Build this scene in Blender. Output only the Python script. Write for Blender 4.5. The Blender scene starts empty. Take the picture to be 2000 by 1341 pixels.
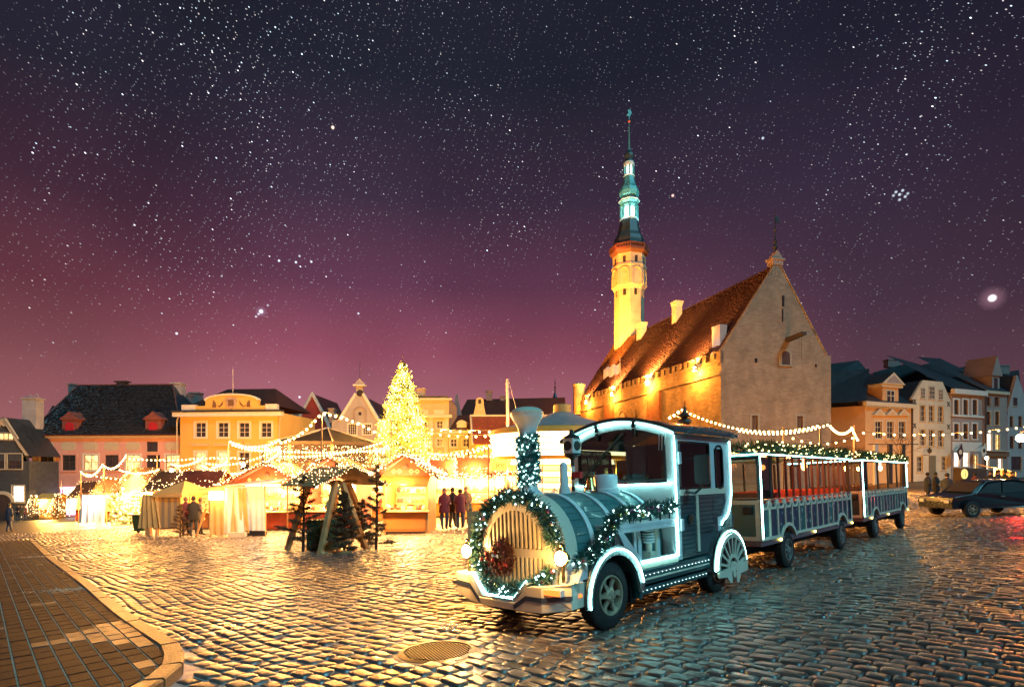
import bpy, bmesh, math, random
import numpy as np
from mathutils import Vector, Matrix, Quaternion
R = random.Random(7)
SC = bpy.context.scene
COL = SC.collection
PI = math.pi
F = 1100.0            # focal length in pixels of a 2000 px wide picture
EYE = 920.0           # row of the true horizon

# ---------------------------------------------------------------- camera
cam_d = bpy.data.cameras.new('camera'); cam = bpy.data.objects.new('camera', cam_d); COL.objects.link(cam)
cam_d.sensor_width = 36; cam_d.lens = 36 * F / 2000; cam_d.shift_y = (EYE - 670.5) / 2000
cam.location = (0, 0, 0); cam.rotation_euler = (PI / 2, 0, 0); cam_d.clip_end = 2000; cam_d.clip_start = .05
SC.camera = cam

# ---------------------------------------------------------------- night sky
world = bpy.data.worlds.new('World'); SC.world = world; world.use_nodes = True
def build_sky():
    nt = world.node_tree; N = nt.nodes; L = nt.links
    for n in list(N): N.remove(n)
    out = N.new('ShaderNodeOutputWorld'); bg = N.new('ShaderNodeBackground'); L.new(bg.outputs[0], out.inputs[0])
    tc = N.new('ShaderNodeTexCoord'); sp = N.new('ShaderNodeSeparateXYZ'); L.new(tc.outputs['Generated'], sp.inputs[0])
    def M(op, a, b=None, c=None, clamp=False):
        n = N.new('ShaderNodeMath'); n.operation = op; n.use_clamp = clamp
        for i, s in enumerate((a, b, c)):
            if s is None: continue
            if isinstance(s, (int, float)): n.inputs[i].default_value = s
            else: L.new(s, n.inputs[i])
        return n.outputs[0]
    az = M('ARCTAN2', sp.outputs[0], sp.outputs[1]); el = M('ARCSINE', sp.outputs[2])
    def ramp(stops):
        r = N.new('ShaderNodeValToRGB'); L.new(M('ABSOLUTE', el), r.inputs[0])
        e = r.color_ramp.elements
        e[0].position = stops[0][0]; e[0].color = (*stops[0][1], 1)
        e[1].position = stops[-1][0]; e[1].color = (*stops[-1][1], 1)
        for p, c in stops[1:-1]:
            k = e.new(p); k.color = (*c, 1)
        return r.outputs[0]
    mid = ramp([(0, (.52, .23, .23)), (.10, (.43, .155, .19)), (.20, (.29, .075, .12)), (.31, (.115, .038, .074)), (.44, (.042, .024, .047)), (.60, (.014, .015, .027)), (1, (.010, .012, .022))])
    rgt = ramp([(0, (.12, .055, .072)), (.14, (.095, .042, .062)), (.25, (.055, .028, .049)), (.42, (.032, .021, .042)), (.60, (.014, .014, .028)), (1, (.010, .012, .022))])
    lft = ramp([(0, (.36, .14, .14)), (.14, (.26, .085, .10)), (.26, (.13, .036, .054)), (.38, (.055, .022, .040)), (.52, (.018, .016, .029)), (1, (.010, .012, .022))])
    def mix(f, a, b):
        m = N.new('ShaderNodeMix'); m.data_type = 'RGBA'; L.new(f, m.inputs[0]); L.new(a, m.inputs[6]); L.new(b, m.inputs[7]); return m.outputs[2]
    def step(v, a, b):
        m = N.new('ShaderNodeMapRange'); m.interpolation_type = 'SMOOTHSTEP'; m.clamp = True
        L.new(v, m.inputs[0]); m.inputs[1].default_value = a; m.inputs[2].default_value = b; return m.outputs[0]
    aaz = M('ABSOLUTE', az)
    c = mix(step(az, .08, .60), mid, rgt)
    c = mix(step(az, -.30, -.72), c, lft)
    # faint unevenness of thin cloud
    nz = N.new('ShaderNodeTexNoise'); nz.inputs['Scale'].default_value = 2.2; nz.inputs['Detail'].default_value = 3; L.new(tc.outputs['Generated'], nz.inputs['Vector'])
    nf = step(nz.outputs[0], .3, .7); k = M('MULTIPLY_ADD', nf, .35, .82)
    vm = N.new('ShaderNodeVectorMath'); vm.operation = 'SCALE'; L.new(c, vm.inputs[0]); L.new(k, vm.inputs['Scale']); c = vm.outputs[0]
    # stars: short trails
    ang = math.radians(28)
    sx = M('SUBTRACT', M('MULTIPLY', az, math.cos(ang)), M('MULTIPLY', el, math.sin(ang)))
    sy = M('ADD', M('MULTIPLY', az, math.sin(ang)), M('MULTIPLY', el, math.cos(ang)))
    # trails run down to the right: the long axis is (cos, -sin)
    def stars(scale, rad, power, gain):
        cb = N.new('ShaderNodeCombineXYZ'); L.new(M('MULTIPLY', sx, scale * .45), cb.inputs[0]); L.new(M('MULTIPLY', sy, scale), cb.inputs[1])
        vo = N.new('ShaderNodeTexVoronoi'); vo.voronoi_dimensions = '2D'; vo.inputs['Scale'].default_value = 1; L.new(cb.outputs[0], vo.inputs['Vector'])
        rr = N.new('ShaderNodeSeparateXYZ'); L.new(vo.outputs['Color'], rr.inputs[0])
        core = step(vo.outputs['Distance'], rad, rad * .25)
        b = M('MULTIPLY', M('POWER', rr.outputs[0], power), gain)
        s = M('MULTIPLY', core, b)
        tint = N.new('ShaderNodeMix'); tint.data_type = 'RGBA'; L.new(rr.outputs[1], tint.inputs[0])
        tint.inputs[6].default_value = (.62, .86, 1, 1); tint.inputs[7].default_value = (1, .86, .82, 1)
        v = N.new('ShaderNodeVectorMath'); v.operation = 'SCALE'; L.new(tint.outputs[2], v.inputs[0]); L.new(s, v.inputs['Scale'])
        return v.outputs[0]
    dens = M('ADD', M('MULTIPLY', step(el, .06, .62), .9), M('MULTIPLY', step(az, .1, -.6), M('MULTIPLY', step(el, .12, .5), .9)))
    def addv(a, b):
        v = N.new('ShaderNodeVectorMath'); v.operation = 'ADD'; L.new(a, v.inputs[0]); L.new(b, v.inputs[1]); return v.outputs[0]
    st = addv(addv(stars(52, .040, 8, 7.0), stars(120, .072, 6, 3.0)), stars(250, .14, 4, 1.0))
    nq = N.new('ShaderNodeTexNoise'); nq.inputs['Scale'].default_value = 7; nq.inputs['Detail'].default_value = 4; L.new(tc.outputs['Generated'], nq.inputs['Vector'])
    patch = M('MULTIPLY_ADD', step(nq.outputs[0], .36, .66), 1.5, .30)
    v = N.new('ShaderNodeVectorMath'); v.operation = 'SCALE'; L.new(st, v.inputs[0]); L.new(M('MULTIPLY', patch, M('MULTIPLY_ADD', dens, .62, .05)), v.inputs['Scale'])
    c = addv(c, v.outputs[0])
    # single bright stars (direction, size, colour)
    def bright(u, v_, r, col, gain):
        nonlocal c
        d = Vector(((u - 1000) / F, 1, (EYE - v_) / F)).normalized()
        dt = N.new('ShaderNodeVectorMath'); dt.operation = 'DISTANCE'; L.new(tc.outputs['Generated'], dt.inputs[0]); dt.inputs[1].default_value = d
        f = M('MULTIPLY', step(dt.outputs['Value'], r, r * .2), gain)
        cc = N.new('ShaderNodeVectorMath'); cc.operation = 'SCALE'; cc.inputs[0].default_value = col; L.new(f, cc.inputs['Scale'])
        c = addv(c, cc.outputs[0])
    bright(1938, 582, .0058, (1, .9, .95), 2.2); bright(1938, 582, .018, (1, .5, .65), .14)
    bright(650, 249, .0030, (1, .75, .55), 2); bright(1314, 382, .0028, (1, .6, .5), 1.6)
    bright(510, 608, .0040, (.8, .85, 1), 2); bright(510, 608, .010, (.6, .6, .9), .15)
    for u, v_, g_ in ((545, 509, 1.5), (578, 512, 1.4), (608, 511, 1.3), (585, 500, .8), (500, 618, .8), (505, 613, .9), (523, 596, .6), (585, 775, 1.6), (345, 651, 1.5),
                      (1750, 375, .9), (1757, 380, 1.1), (1763, 372, .9), (1768, 384, .9), (1757, 390, .8), (1745, 382, .7), (1773, 378, .7), (1415, 690, 1.1), (1490, 270, 1.0), (700, 612, 1)):
        bright(u, v_, .0024, (.75, .88, 1), g_)
    L.new(c, bg.inputs[0]); bg.inputs[1].default_value = .80
build_sky()

# cool fill light added behind the camera for train and paving
sun_d = bpy.data.lights.new('cool_fill', 'SUN'); sun = bpy.data.objects.new('cool_fill', sun_d); COL.objects.link(sun)
sun_d.energy = 1.35; sun_d.angle = math.radians(12); sun_d.color = (.22, .80, 1.0)
sun.rotation_euler = Vector((-.62, .66, -.85)).to_track_quat('-Z', 'Y').to_euler()

SC.view_settings.view_transform = 'Standard'; SC.view_settings.look = 'None'; SC.view_settings.gamma = 1; SC.view_settings.exposure = .38
SC.view_settings.use_curve_mapping = False
try:
    SC.cycles.use_denoising = True; SC.cycles.denoiser = 'OPENIMAGEDENOISE'
    SC.cycles.max_bounces = 6; SC.cycles.diffuse_bounces = 2; SC.cycles.glossy_bounces = 3; SC.cycles.transmission_bounces = 4; SC.cycles.transparent_max_bounces = 12
    SC.cycles.sample_clamp_indirect = 8; SC.cycles.sample_clamp_direct = 0; SC.cycles.use_light_tree = True
    SC.cycles.caustics_reflective = False; SC.cycles.caustics_refractive = False
except Exception: pass

# ---------------------------------------------------------------- helpers
def g(x, y):
    """height of the sloping square"""
    x_ = np.clip(x, -75, 85); y_ = np.clip(y, -20, 110)
    return -1.6 + .0325 * x_ - .0336 * y_ + 1.1 * np.clip((y_ - 35) / 40, 0, 1) * np.clip(x_ / 45, 0, 1)
def at(u, v, Y): return Vector(((u - 1000) / F * Y, Y, (EYE - v) / F * Y))
def gp(u, Y, dz=0):
    x = (u - 1000) / F * Y
    return Vector((x, Y, float(g(x, Y)) + dz))
def gv(u, v):
    """ground point seen at pixel (u, v)"""
    r = ((u - 1000) / F, 1, (EYE - v) / F); t = 5.0
    for _ in range(60):
        z = float(g(r[0] * t, t)); t = t + (z - r[2] * t) / min(r[2] + .0336 - .0325 * r[0], -.01) * .7
        t = min(max(t, 1), 150)
    return Vector((r[0] * t, t, float(g(r[0] * t, t))))

def tag(o, label=None, cat=None, group=None, kind=None):
    if label: o['label'] = label
    if cat: o['category'] = cat
    if group: o['group'] = group
    if kind: o['kind'] = kind
    return o
def empty(name, loc=(0, 0, 0), rz=0, parent=None):
    o = bpy.data.objects.new(name, None); o.location = loc; o.rotation_euler = (0, 0, rz); o.empty_display_size = .2
    COL.objects.link(o)
    if parent: o.parent = parent
    return o
def copy_tree(o, parent=None):
    c = o.copy(); COL.objects.link(c); c.parent = parent
    for ch in o.children: copy_tree(ch, c)
    return c
def inst(name, me, parent=None, loc=(0, 0, 0), rot=None, scale=None):
    o = bpy.data.objects.new(name, me); COL.objects.link(o); o.location = loc
    if rot is not None: o.rotation_euler = rot
    if scale is not None: o.scale = scale if hasattr(scale, '__len__') else (scale,) * 3
    if parent: o.parent = parent
    return o

MATS = {}
def mat(name, col, rough=.6, metal=0., var=.18, scale=3., bump=0., bscale=20., spec=.5, coat=0., dirt=None):
    """painted / mineral material: colour broken up by noise, optional relief"""
    if name in MATS: return MATS[name]
    m = bpy.data.materials.new(name); m.use_nodes = True; nt = m.node_tree; N = nt.nodes; L = nt.links
    b = N['Principled BSDF']; b.inputs['Roughness'].default_value = rough; b.inputs['Metallic'].default_value = metal
    b.inputs['Specular IOR Level'].default_value = spec; b.inputs['Coat Weight'].default_value = coat
    geo = N.new('ShaderNodeTexCoord')
    nz = N.new('ShaderNodeTexNoise'); nz.inputs['Scale'].default_value = scale; nz.inputs['Detail'].default_value = 5; nz.inputs['Roughness'].default_value = .6
    L.new(geo.outputs['Object'], nz.inputs['Vector'])
    mx = N.new('ShaderNodeMix'); mx.data_type = 'RGBA'
    lo = dirt if dirt else tuple(c * (1 - var) for c in col)
    mx.inputs[6].default_value = (*lo, 1); mx.inputs[7].default_value = (*[min(1, c * (1 + var)) for c in col], 1)
    mr = N.new('ShaderNodeMapRange'); mr.inputs[1].default_value = .3; mr.inputs[2].default_value = .7 if not dirt else .55
    L.new(nz.outputs[0], mr.inputs[0]); L.new(mr.outputs[0], mx.inputs[0]); L.new(mx.outputs[2], b.inputs['Base Color'])
    rr = N.new('ShaderNodeMapRange'); rr.inputs[3].default_value = max(0, rough - .1); rr.inputs[4].default_value = min(1, rough + .12)
    L.new(nz.outputs[0], rr.inputs[0]); L.new(rr.outputs[0], b.inputs['Roughness'])
    if bump:
        n2 = N.new('ShaderNodeTexNoise'); n2.inputs['Scale'].default_value = bscale; n2.inputs['Detail'].default_value = 6; L.new(geo.outputs['Object'], n2.inputs['Vector'])
        bp = N.new('ShaderNodeBump'); bp.inputs['Strength'].default_value = bump; bp.inputs['Distance'].default_value = .03
        L.new(n2.outputs[0], bp.inputs['Height']); L.new(bp.outputs[0], b.inputs['Normal'])
    MATS[name] = m; return m
def emit(name, col, strength, sample=False, var=0.):
    if name in MATS: return MATS[name]
    m = bpy.data.materials.new(name); m.use_nodes = True; nt = m.node_tree; N = nt.nodes; L = nt.links
    N.remove(N['Principled BSDF']); e = N.new('ShaderNodeEmission'); e.inputs[0].default_value = (*col, 1); e.inputs[1].default_value = strength
    if var:
        geo = N.new('ShaderNodeTexCoord'); nz = N.new('ShaderNodeTexNoise'); nz.inputs['Scale'].default_value = 2.5; nz.inputs['Detail'].default_value = 4
        L.new(geo.outputs['Object'], nz.inputs['Vector'])
        mr = N.new('ShaderNodeMapRange'); mr.inputs[1].default_value = .3; mr.inputs[2].default_value = .7; mr.inputs[3].default_value = strength * (1 - var); mr.inputs[4].default_value = strength * (1 + var)
        L.new(nz.outputs[0], mr.inputs[0]); L.new(mr.outputs[0], e.inputs[1])
    L.new(e.outputs[0], N['Material Output'].inputs[0])
    if not sample: m.cycles.emission_sampling = 'NONE'
    MATS[name] = m; return m
def brickmat(name, c1, c2, mortar, w=.5, h=.25, rough=.85, bump=.6, plane='XZ', noise=.35):
    """weathered masonry: courses of blocks in object space"""
    if name in MATS: return MATS[name]
    m = bpy.data.materials.new(name); m.use_nodes = True; nt = m.node_tree; N = nt.nodes; L = nt.links
    b = N['Principled BSDF']; b.inputs['Roughness'].default_value = rough
    tc = N.new('ShaderNodeTexCoord'); sp = N.new('ShaderNodeSeparateXYZ'); L.new(tc.outputs['Object'], sp.inputs[0])
    ad = N.new('ShaderNodeMath'); ad.operation = 'ADD'; L.new(sp.outputs[0], ad.inputs[0]); L.new(sp.outputs[1], ad.inputs[1])
    cb = N.new('ShaderNodeCombineXYZ'); L.new(ad.outputs[0], cb.inputs[0]); L.new(sp.outputs[2], cb.inputs[1])
    nzz = N.new('ShaderNodeTexNoise'); nzz.inputs['Scale'].default_value = 1.3; nzz.inputs['Detail'].default_value = 4; L.new(tc.outputs['Object'], nzz.inputs['Vector'])
    mm = N.new('ShaderNodeVectorMath'); mm.operation = 'MULTIPLY_ADD'; L.new(nzz.outputs[1], mm.inputs[0]); mm.inputs[1].default_value = (.25, .25, 0); L.new(cb.outputs[0], mm.inputs[2])
    br = N.new('ShaderNodeTexBrick'); L.new(mm.outputs[0], br.inputs['Vector']); br.inputs['Scale'].default_value = 1
    br.inputs['Brick Width'].default_value = w; br.inputs['Row Height'].default_value = h; br.inputs['Mortar Size'].default_value = h * .07; br.inputs['Mortar Smooth'].default_value = .6
    br.inputs['Color1'].default_value = (*c1, 1); br.inputs['Color2'].default_value = (*c2, 1); br.inputs['Mortar'].default_value = (*mortar, 1)
    n2 = N.new('ShaderNodeTexNoise'); n2.inputs['Scale'].default_value = .55; n2.inputs['Detail'].default_value = 8; n2.inputs['Roughness'].default_value = .65; L.new(tc.outputs['Object'], n2.inputs['Vector'])
    mr = N.new('ShaderNodeMapRange'); mr.inputs[1].default_value = .3; mr.inputs[2].default_value = .7; mr.inputs[3].default_value = 1 - noise; mr.inputs[4].default_value = 1 + noise; L.new(n2.outputs[0], mr.inputs[0])
    sc = N.new('ShaderNodeVectorMath'); sc.operation = 'SCALE'; L.new(br.outputs[0], sc.inputs[0]); L.new(mr.outputs[0], sc.inputs['Scale']); L.new(sc.outputs[0], b.inputs['Base Color'])
    n3 = N.new('ShaderNodeTexNoise'); n3.inputs['Scale'].default_value = 6; n3.inputs['Detail'].default_value = 8; L.new(tc.outputs['Object'], n3.inputs['Vector'])
    h_ = N.new('ShaderNodeMath'); h_.operation = 'SUBTRACT'; L.new(n3.outputs[0], h_.inputs[0]); L.new(br.outputs[1], h_.inputs[1])
    bp = N.new('ShaderNodeBump'); bp.inputs['Strength'].default_value = bump; bp.inputs['Distance'].default_value = .06; L.new(h_.outputs[0], bp.inputs['Height']); L.new(bp.outputs[0], b.inputs['Normal'])
    MATS[name] = m; return m
def glassmat(name, tint=(.6, .65, .65), refl=.25, rough=.02):
    if name in MATS: return MATS[name]
    m = bpy.data.materials.new(name); m.use_nodes = True; nt = m.node_tree; N = nt.nodes; L = nt.links
    N.remove(N['Principled BSDF'])
    t = N.new('ShaderNodeBsdfTransparent'); t.inputs[0].default_value = (*tint, 1); gl = N.new('ShaderNodeBsdfGlossy'); gl.inputs['Roughness'].default_value = rough
    gl.inputs[0].default_value = (.9, .95, .95, 1)
    fr = N.new('ShaderNodeFresnel'); fr.inputs[0].default_value = 1.5
    ad = N.new('ShaderNodeMath'); ad.operation = 'MULTIPLY_ADD'; L.new(fr.outputs[0], ad.inputs[0]); ad.inputs[1].default_value = .9; ad.inputs[2].default_value = refl * .3
    mx = N.new('ShaderNodeMixShader'); L.new(ad.outputs[0], mx.inputs[0]); L.new(t.outputs[0], mx.inputs[1]); L.new(gl.outputs[0], mx.inputs[2]); L.new(mx.outputs[0], N['Material Output'].inputs[0])
    MATS[name] = m; return m

class MB:
    """collects shapes; build() links them as one mesh object"""
    def __init__(s): s.v = []; s.f = []; s.m = []; s.mi = 0
    def add(s, vs, fs):
        n = len(s.v); s.v += [tuple(p) for p in vs]
        for f in fs: s.f.append(tuple(n + i for i in f)); s.m.append(s.mi)
        return s
    def box(s, x0, x1, y0, y1, z0, z1):
        v = [(x0, y0, z0), (x1, y0, z0), (x1, y1, z0), (x0, y1, z0), (x0, y0, z1), (x1, y0, z1), (x1, y1, z1), (x0, y1, z1)]
        return s.add(v, [(0, 3, 2, 1), (4, 5, 6, 7), (0, 1, 5, 4), (1, 2, 6, 5), (2, 3, 7, 6), (3, 0, 4, 7)])
    def hexa(s, v): return s.add(v, [(0, 3, 2, 1), (4, 5, 6, 7), (0, 1, 5, 4), (1, 2, 6, 5), (2, 3, 7, 6), (3, 0, 4, 7)])
    def quad(s, *v): return s.add(v, [tuple(range(len(v)))])
    def prism(s, pts, a, b, axis='y'):
        """polygon pts (two coordinates) swept along axis from a to b"""
        n = len(pts)
        def P(p, t): return (t, p[0], p[1]) if axis == 'x' else (p[0], t, p[1]) if axis == 'y' else (p[0], p[1], t)
        v = [P(p, a) for p in pts] + [P(p, b) for p in pts]
        f = [tuple(range(n - 1, -1, -1)), tuple(range(n, 2 * n))] + [(i, (i + 1) % n, n + (i + 1) % n, n + i) for i in range(n)]
        return s.add(v, f)
    def band(s, outer, inner, a, b, axis='y', closed=False):
        """ring between two outlines of equal length swept from a to b"""
        n = len(outer)
        def P(p, t): return (t, p[0], p[1]) if axis == 'x' else (p[0], t, p[1]) if axis == 'y' else (p[0], p[1], t)
        v = []
        for o, i in zip(outer, inner): v += [P(o, a), P(i, a), P(i, b), P(o, b)]
        f = []
        for k in range(n if closed else n - 1):
            p = 4 * k; q = 4 * ((k + 1) % n)
            f += [(p, q, q + 1, p + 1), (p + 1, q + 1, q + 2, p + 2), (p + 2, q + 2, q + 3, p + 3), (p + 3, q + 3, q, p)]
        if not closed: f += [(0, 1, 2, 3), (4 * n - 1, 4 * n - 2, 4 * n - 3, 4 * n - 4)]
        return s.add(v, f)
    def tube(s, pts, r, n=6, r2=None, cap=True):
        pts = [Vector(p) for p in pts]; k = len(pts); rs = r if hasattr(r, '__len__') else [r + (0 if r2 is None else (r2 - r) * i / max(1, k - 1)) for i in range(k)]
        vs = []; fs = []; up = None
        for i, p in enumerate(pts):
            d = (pts[min(i + 1, k - 1)] - pts[max(i - 1, 0)]); d = d.normalized() if d.length > 1e-9 else Vector((0, 0, 1))
            if up is None: up = Vector((0, 0, 1)) if abs(d.z) < .9 else Vector((1, 0, 0))
            a = d.cross(up); a = a.normalized() if a.length > 1e-6 else Vector((1, 0, 0)); b = a.cross(d).normalized(); up = b
            for j in range(n):
                t = 2 * PI * j / n; vs.append(p + (a * math.cos(t) + b * math.sin(t)) * rs[i])
        for i in range(k - 1):
            for j in range(n): fs.append((i * n + j, i * n + (j + 1) % n, (i + 1) * n + (j + 1) % n, (i + 1) * n + j))
        if cap: fs += [tuple(range(n - 1, -1, -1)), tuple((k - 1) * n + j for j in range(n))]
        return s.add(vs, fs)
    def lathe(s, prof, n=16, o=(0, 0, 0), axis='z', a0=0, cap=True):
        vs = []; fs = []
        for r, z in prof:
            for j in range(n):
                t = 2 * PI * (j + a0) / n; c, q = r * math.cos(t), r * math.sin(t)
                p = (c, q, z) if axis == 'z' else (z, c, q) if axis == 'x' else (c, z, q)
                vs.append((p[0] + o[0], p[1] + o[1], p[2] + o[2]))
        k = len(prof)
        for i in range(k - 1):
            for j in range(n): fs.append((i * n + j, i * n + (j + 1) % n, (i + 1) * n + (j + 1) % n, (i + 1) * n + j))
        if cap and prof[0][0] > 1e-6: fs.append(tuple(range(n - 1, -1, -1)))
        if cap and prof[-1][0] > 1e-6: fs.append(tuple((k - 1) * n + j for j in range(n)))
        return s.add(vs, fs)
    def ball(s, c, r, n=8, m=5, sz=1.):
        pr = [(max(1e-7, r * math.sin(PI * i / m)), -r * sz * math.cos(PI * i / m)) for i in range(m + 1)]
        pr[0] = (1e-7, pr[0][1]); pr[-1] = (1e-7, pr[-1][1])
        return s.lathe(pr, n, c)
    def octa(s, c, r):
        x, y, z = c
        return s.add([(x + r, y, z), (x - r, y, z), (x, y + r, z), (x, y - r, z), (x, y, z + r), (x, y, z - r)],
                     [(0, 2, 4), (2, 1, 4), (1, 3, 4), (3, 0, 4), (2, 0, 5), (1, 2, 5), (3, 1, 5), (0, 3, 5)])
    def mesh(s, name, mats, smooth=False):
        me = bpy.data.meshes.new(name); me.from_pydata(s.v, [], s.f)
        mats = mats if isinstance(mats, (list, tuple)) else [mats]
        for m in mats: me.materials.append(m)
        if len(mats) > 1: me.polygons.foreach_set('material_index', s.m)
        bm = bmesh.new(); bm.from_mesh(me); bmesh.ops.remove_doubles(bm, verts=bm.verts, dist=1e-6); bmesh.ops.recalc_face_normals(bm, faces=bm.faces); bm.to_mesh(me); bm.free()
        if smooth:
            me.polygons.foreach_set('use_smooth', [True] * len(me.polygons))
            try: me.set_sharp_from_angle(angle=math.radians(38))
            except Exception: pass
        me.update(); return me
    def build(s, name, mats, parent=None, smooth=False, loc=None, rot=None, bevel=0):
        o = bpy.data.objects.new(name, s.mesh(name, mats, smooth)); COL.objects.link(o)
        if parent: o.parent = parent
        if loc: o.location = loc
        if rot: o.rotation_euler = rot
        if bevel:
            b = o.modifiers.new('edge', 'BEVEL'); b.width = bevel; b.segments = 2; b.limit_method = 'ANGLE'; b.angle_limit = math.radians(40)
        return o

def np_mesh(name, V, Fq, mats, smooth=False, midx=None):
    """fast mesh from numpy arrays: V (n,3), Fq (m,4 or 3)"""
    me = bpy.data.meshes.new(name); k = Fq.shape[1]
    me.vertices.add(len(V)); me.vertices.foreach_set('co', np.ascontiguousarray(V, dtype=np.float32).ravel())
    me.loops.add(Fq.size); me.loops.foreach_set('vertex_index', Fq.astype(np.int32).ravel())
    me.polygons.add(len(Fq)); me.polygons.foreach_set('loop_start', np.arange(0, Fq.size, k, dtype=np.int32))
    try: me.polygons.foreach_set('loop_total', np.full(len(Fq), k, dtype=np.int32))
    except Exception: pass
    for m in (mats if isinstance(mats, (list, tuple)) else [mats]): me.materials.append(m)
    if midx is not None: me.polygons.foreach_set('material_index', midx.astype(np.int32))
    me.update(calc_edges=True); me.validate()
    if smooth: me.polygons.foreach_set('use_smooth', np.ones(len(me.polygons), dtype=bool))
    return me
WARM = 9.8
def lamp(loc, energy, col=(1, .62, .25), radius=.1, parent=None, kind='POINT', name='lamp_light', target=None, spot=60, blend=.5):
    if col[2] < .75 and col[0] > .9:
        energy *= WARM
        if col[2] > .1: col = (1, col[1] * .64, col[2] * .28)
    d = bpy.data.lights.new(name, kind); d.energy = energy; d.color = col; d.shadow_soft_size = radius
    o = bpy.data.objects.new(name, d); COL.objects.link(o); o.location = loc
    if parent: o.parent = parent
    if kind == 'SPOT':
        d.spot_size = math.radians(spot); d.spot_blend = blend
        o.rotation_euler = (Vector(target) - Vector(loc)).to_track_quat('-Z', 'Y').to_euler()
    return o
def text(s, size, m, parent, loc, rot, name='lettering', extrude=.004, align='CENTER'):
    c = bpy.data.curves.new(name, 'FONT'); c.body = s; c.size = size; c.extrude = extrude; c.align_x = align; c.align_y = 'CENTER'
    o = bpy.data.objects.new(name, c); COL.objects.link(o); c.materials.append(m); o.location = loc; o.rotation_euler = rot
    me = bpy.data.meshes.new_from_object(o.evaluated_get(bpy.context.evaluated_depsgraph_get())); bpy.data.objects.remove(o)
    o = bpy.data.objects.new(name, me); COL.objects.link(o); o.location = loc; o.rotation_euler = rot
    if not me.materials: me.materials.append(m)
    if parent: o.parent = parent
    o['kind'] = 'stuff'
    return o
def needles(mb, pts, n, spread, ln, w=.012, rnd=R):
    """tufts of needle blades round a path"""
    for _ in range(n):
        p = Vector(rnd.choice(pts)) if not callable(pts) else pts()
        d = Vector((rnd.gauss(0, 1), rnd.gauss(0, 1), rnd.gauss(0, 1))).normalized()
        p = p + d * spread * rnd.random() ** .6
        d2 = (d + Vector((rnd.gauss(0, .5), rnd.gauss(0, .5), rnd.gauss(0, .5)))).normalized()
        s = d2.cross(Vector((rnd.gauss(0, 1), rnd.gauss(0, 1), rnd.gauss(0, 1)))).normalized() * w
        q = p + d2 * ln * rnd.uniform(.6, 1.3)
        mb.add([p - s, p + s, q + s * .3, q - s * .3], [(0, 1, 2, 3)])
# ================================================================ palette
def wetstone():
    m = bpy.data.materials.new('wet_cobble'); m.use_nodes = True; nt = m.node_tree; N = nt.nodes; L = nt.links
    b = N['Principled BSDF']; geo = N.new('ShaderNodeNewGeometry')
    n1 = N.new('ShaderNodeTexNoise'); n1.inputs['Scale'].default_value = 30; n1.inputs['Detail'].default_value = 6; L.new(geo.outputs['Position'], n1.inputs['Vector'])
    n2 = N.new('ShaderNodeTexNoise'); n2.inputs['Scale'].default_value = 4.2; n2.inputs['Detail'].default_value = 3; L.new(geo.outputs['Position'], n2.inputs['Vector'])
    rp = N.new('ShaderNodeValToRGB'); e = rp.color_ramp.elements; e[0].position = .3; e[0].color = (.07, .064, .062, 1); e[1].position = .72; e[1].color = (.25, .225, .205, 1)
    k = e.new(.5); k.color = (.15, .135, .125, 1)
    L.new(n2.outputs[0], rp.inputs[0])
    mx = N.new('ShaderNodeMix'); mx.data_type = 'RGBA'; mx.blend_type = 'MULTIPLY'; mx.inputs[0].default_value = .5; L.new(rp.outputs[0], mx.inputs[6]); L.new(n1.outputs[0], mx.inputs[7])
    oi = N.new('ShaderNodeObjectInfo'); ad = N.new('ShaderNodeMath'); ad.operation = 'ADD'; L.new(geo.outputs['Random Per Island'], ad.inputs[0]); L.new(oi.outputs['Random'], ad.inputs[1])
    fr = N.new('ShaderNodeMath'); fr.operation = 'FRACT'; L.new(ad.outputs[0], fr.inputs[0])
    va = N.new('ShaderNodeValToRGB'); ve = va.color_ramp.elements; ve[0].color = (.55, .52, .52, 1); ve[1].color = (1.3, 1.25, 1.2, 1); vk = ve.new(.45); vk.color = (1.0, .93, .88, 1); vk = ve.new(.8); vk.color = (1.15, .95, .85, 1)
    L.new(fr.outputs[0], va.inputs[0]); m4 = N.new('ShaderNodeVectorMath'); m4.operation = 'MULTIPLY'; L.new(mx.outputs[2], m4.inputs[0]); L.new(va.outputs[0], m4.inputs[1])
    L.new(m4.outputs[0], b.inputs['Base Color'])
    n3 = N.new('ShaderNodeTexNoise'); n3.inputs['Scale'].default_value = .9; n3.inputs['Detail'].default_value = 4; L.new(geo.outputs['Position'], n3.inputs['Vector'])
    rr = N.new('ShaderNodeMapRange'); rr.inputs[1].default_value = .3; rr.inputs[2].default_value = .72; rr.inputs[3].default_value = .26; rr.inputs[4].default_value = .50; L.new(n3.outputs[0], rr.inputs[0])
    L.new(rr.outputs[0], b.inputs['Roughness']); b.inputs['Specular IOR Level'].default_value = 1.0
    bp = N.new('ShaderNodeBump'); bp.inputs['Strength'].default_value = .22; bp.inputs['Distance'].default_value = .012
    L.new(n1.outputs[0], bp.inputs['Height']); L.new(bp.outputs[0], b.inputs['Normal'])
    return m
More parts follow.
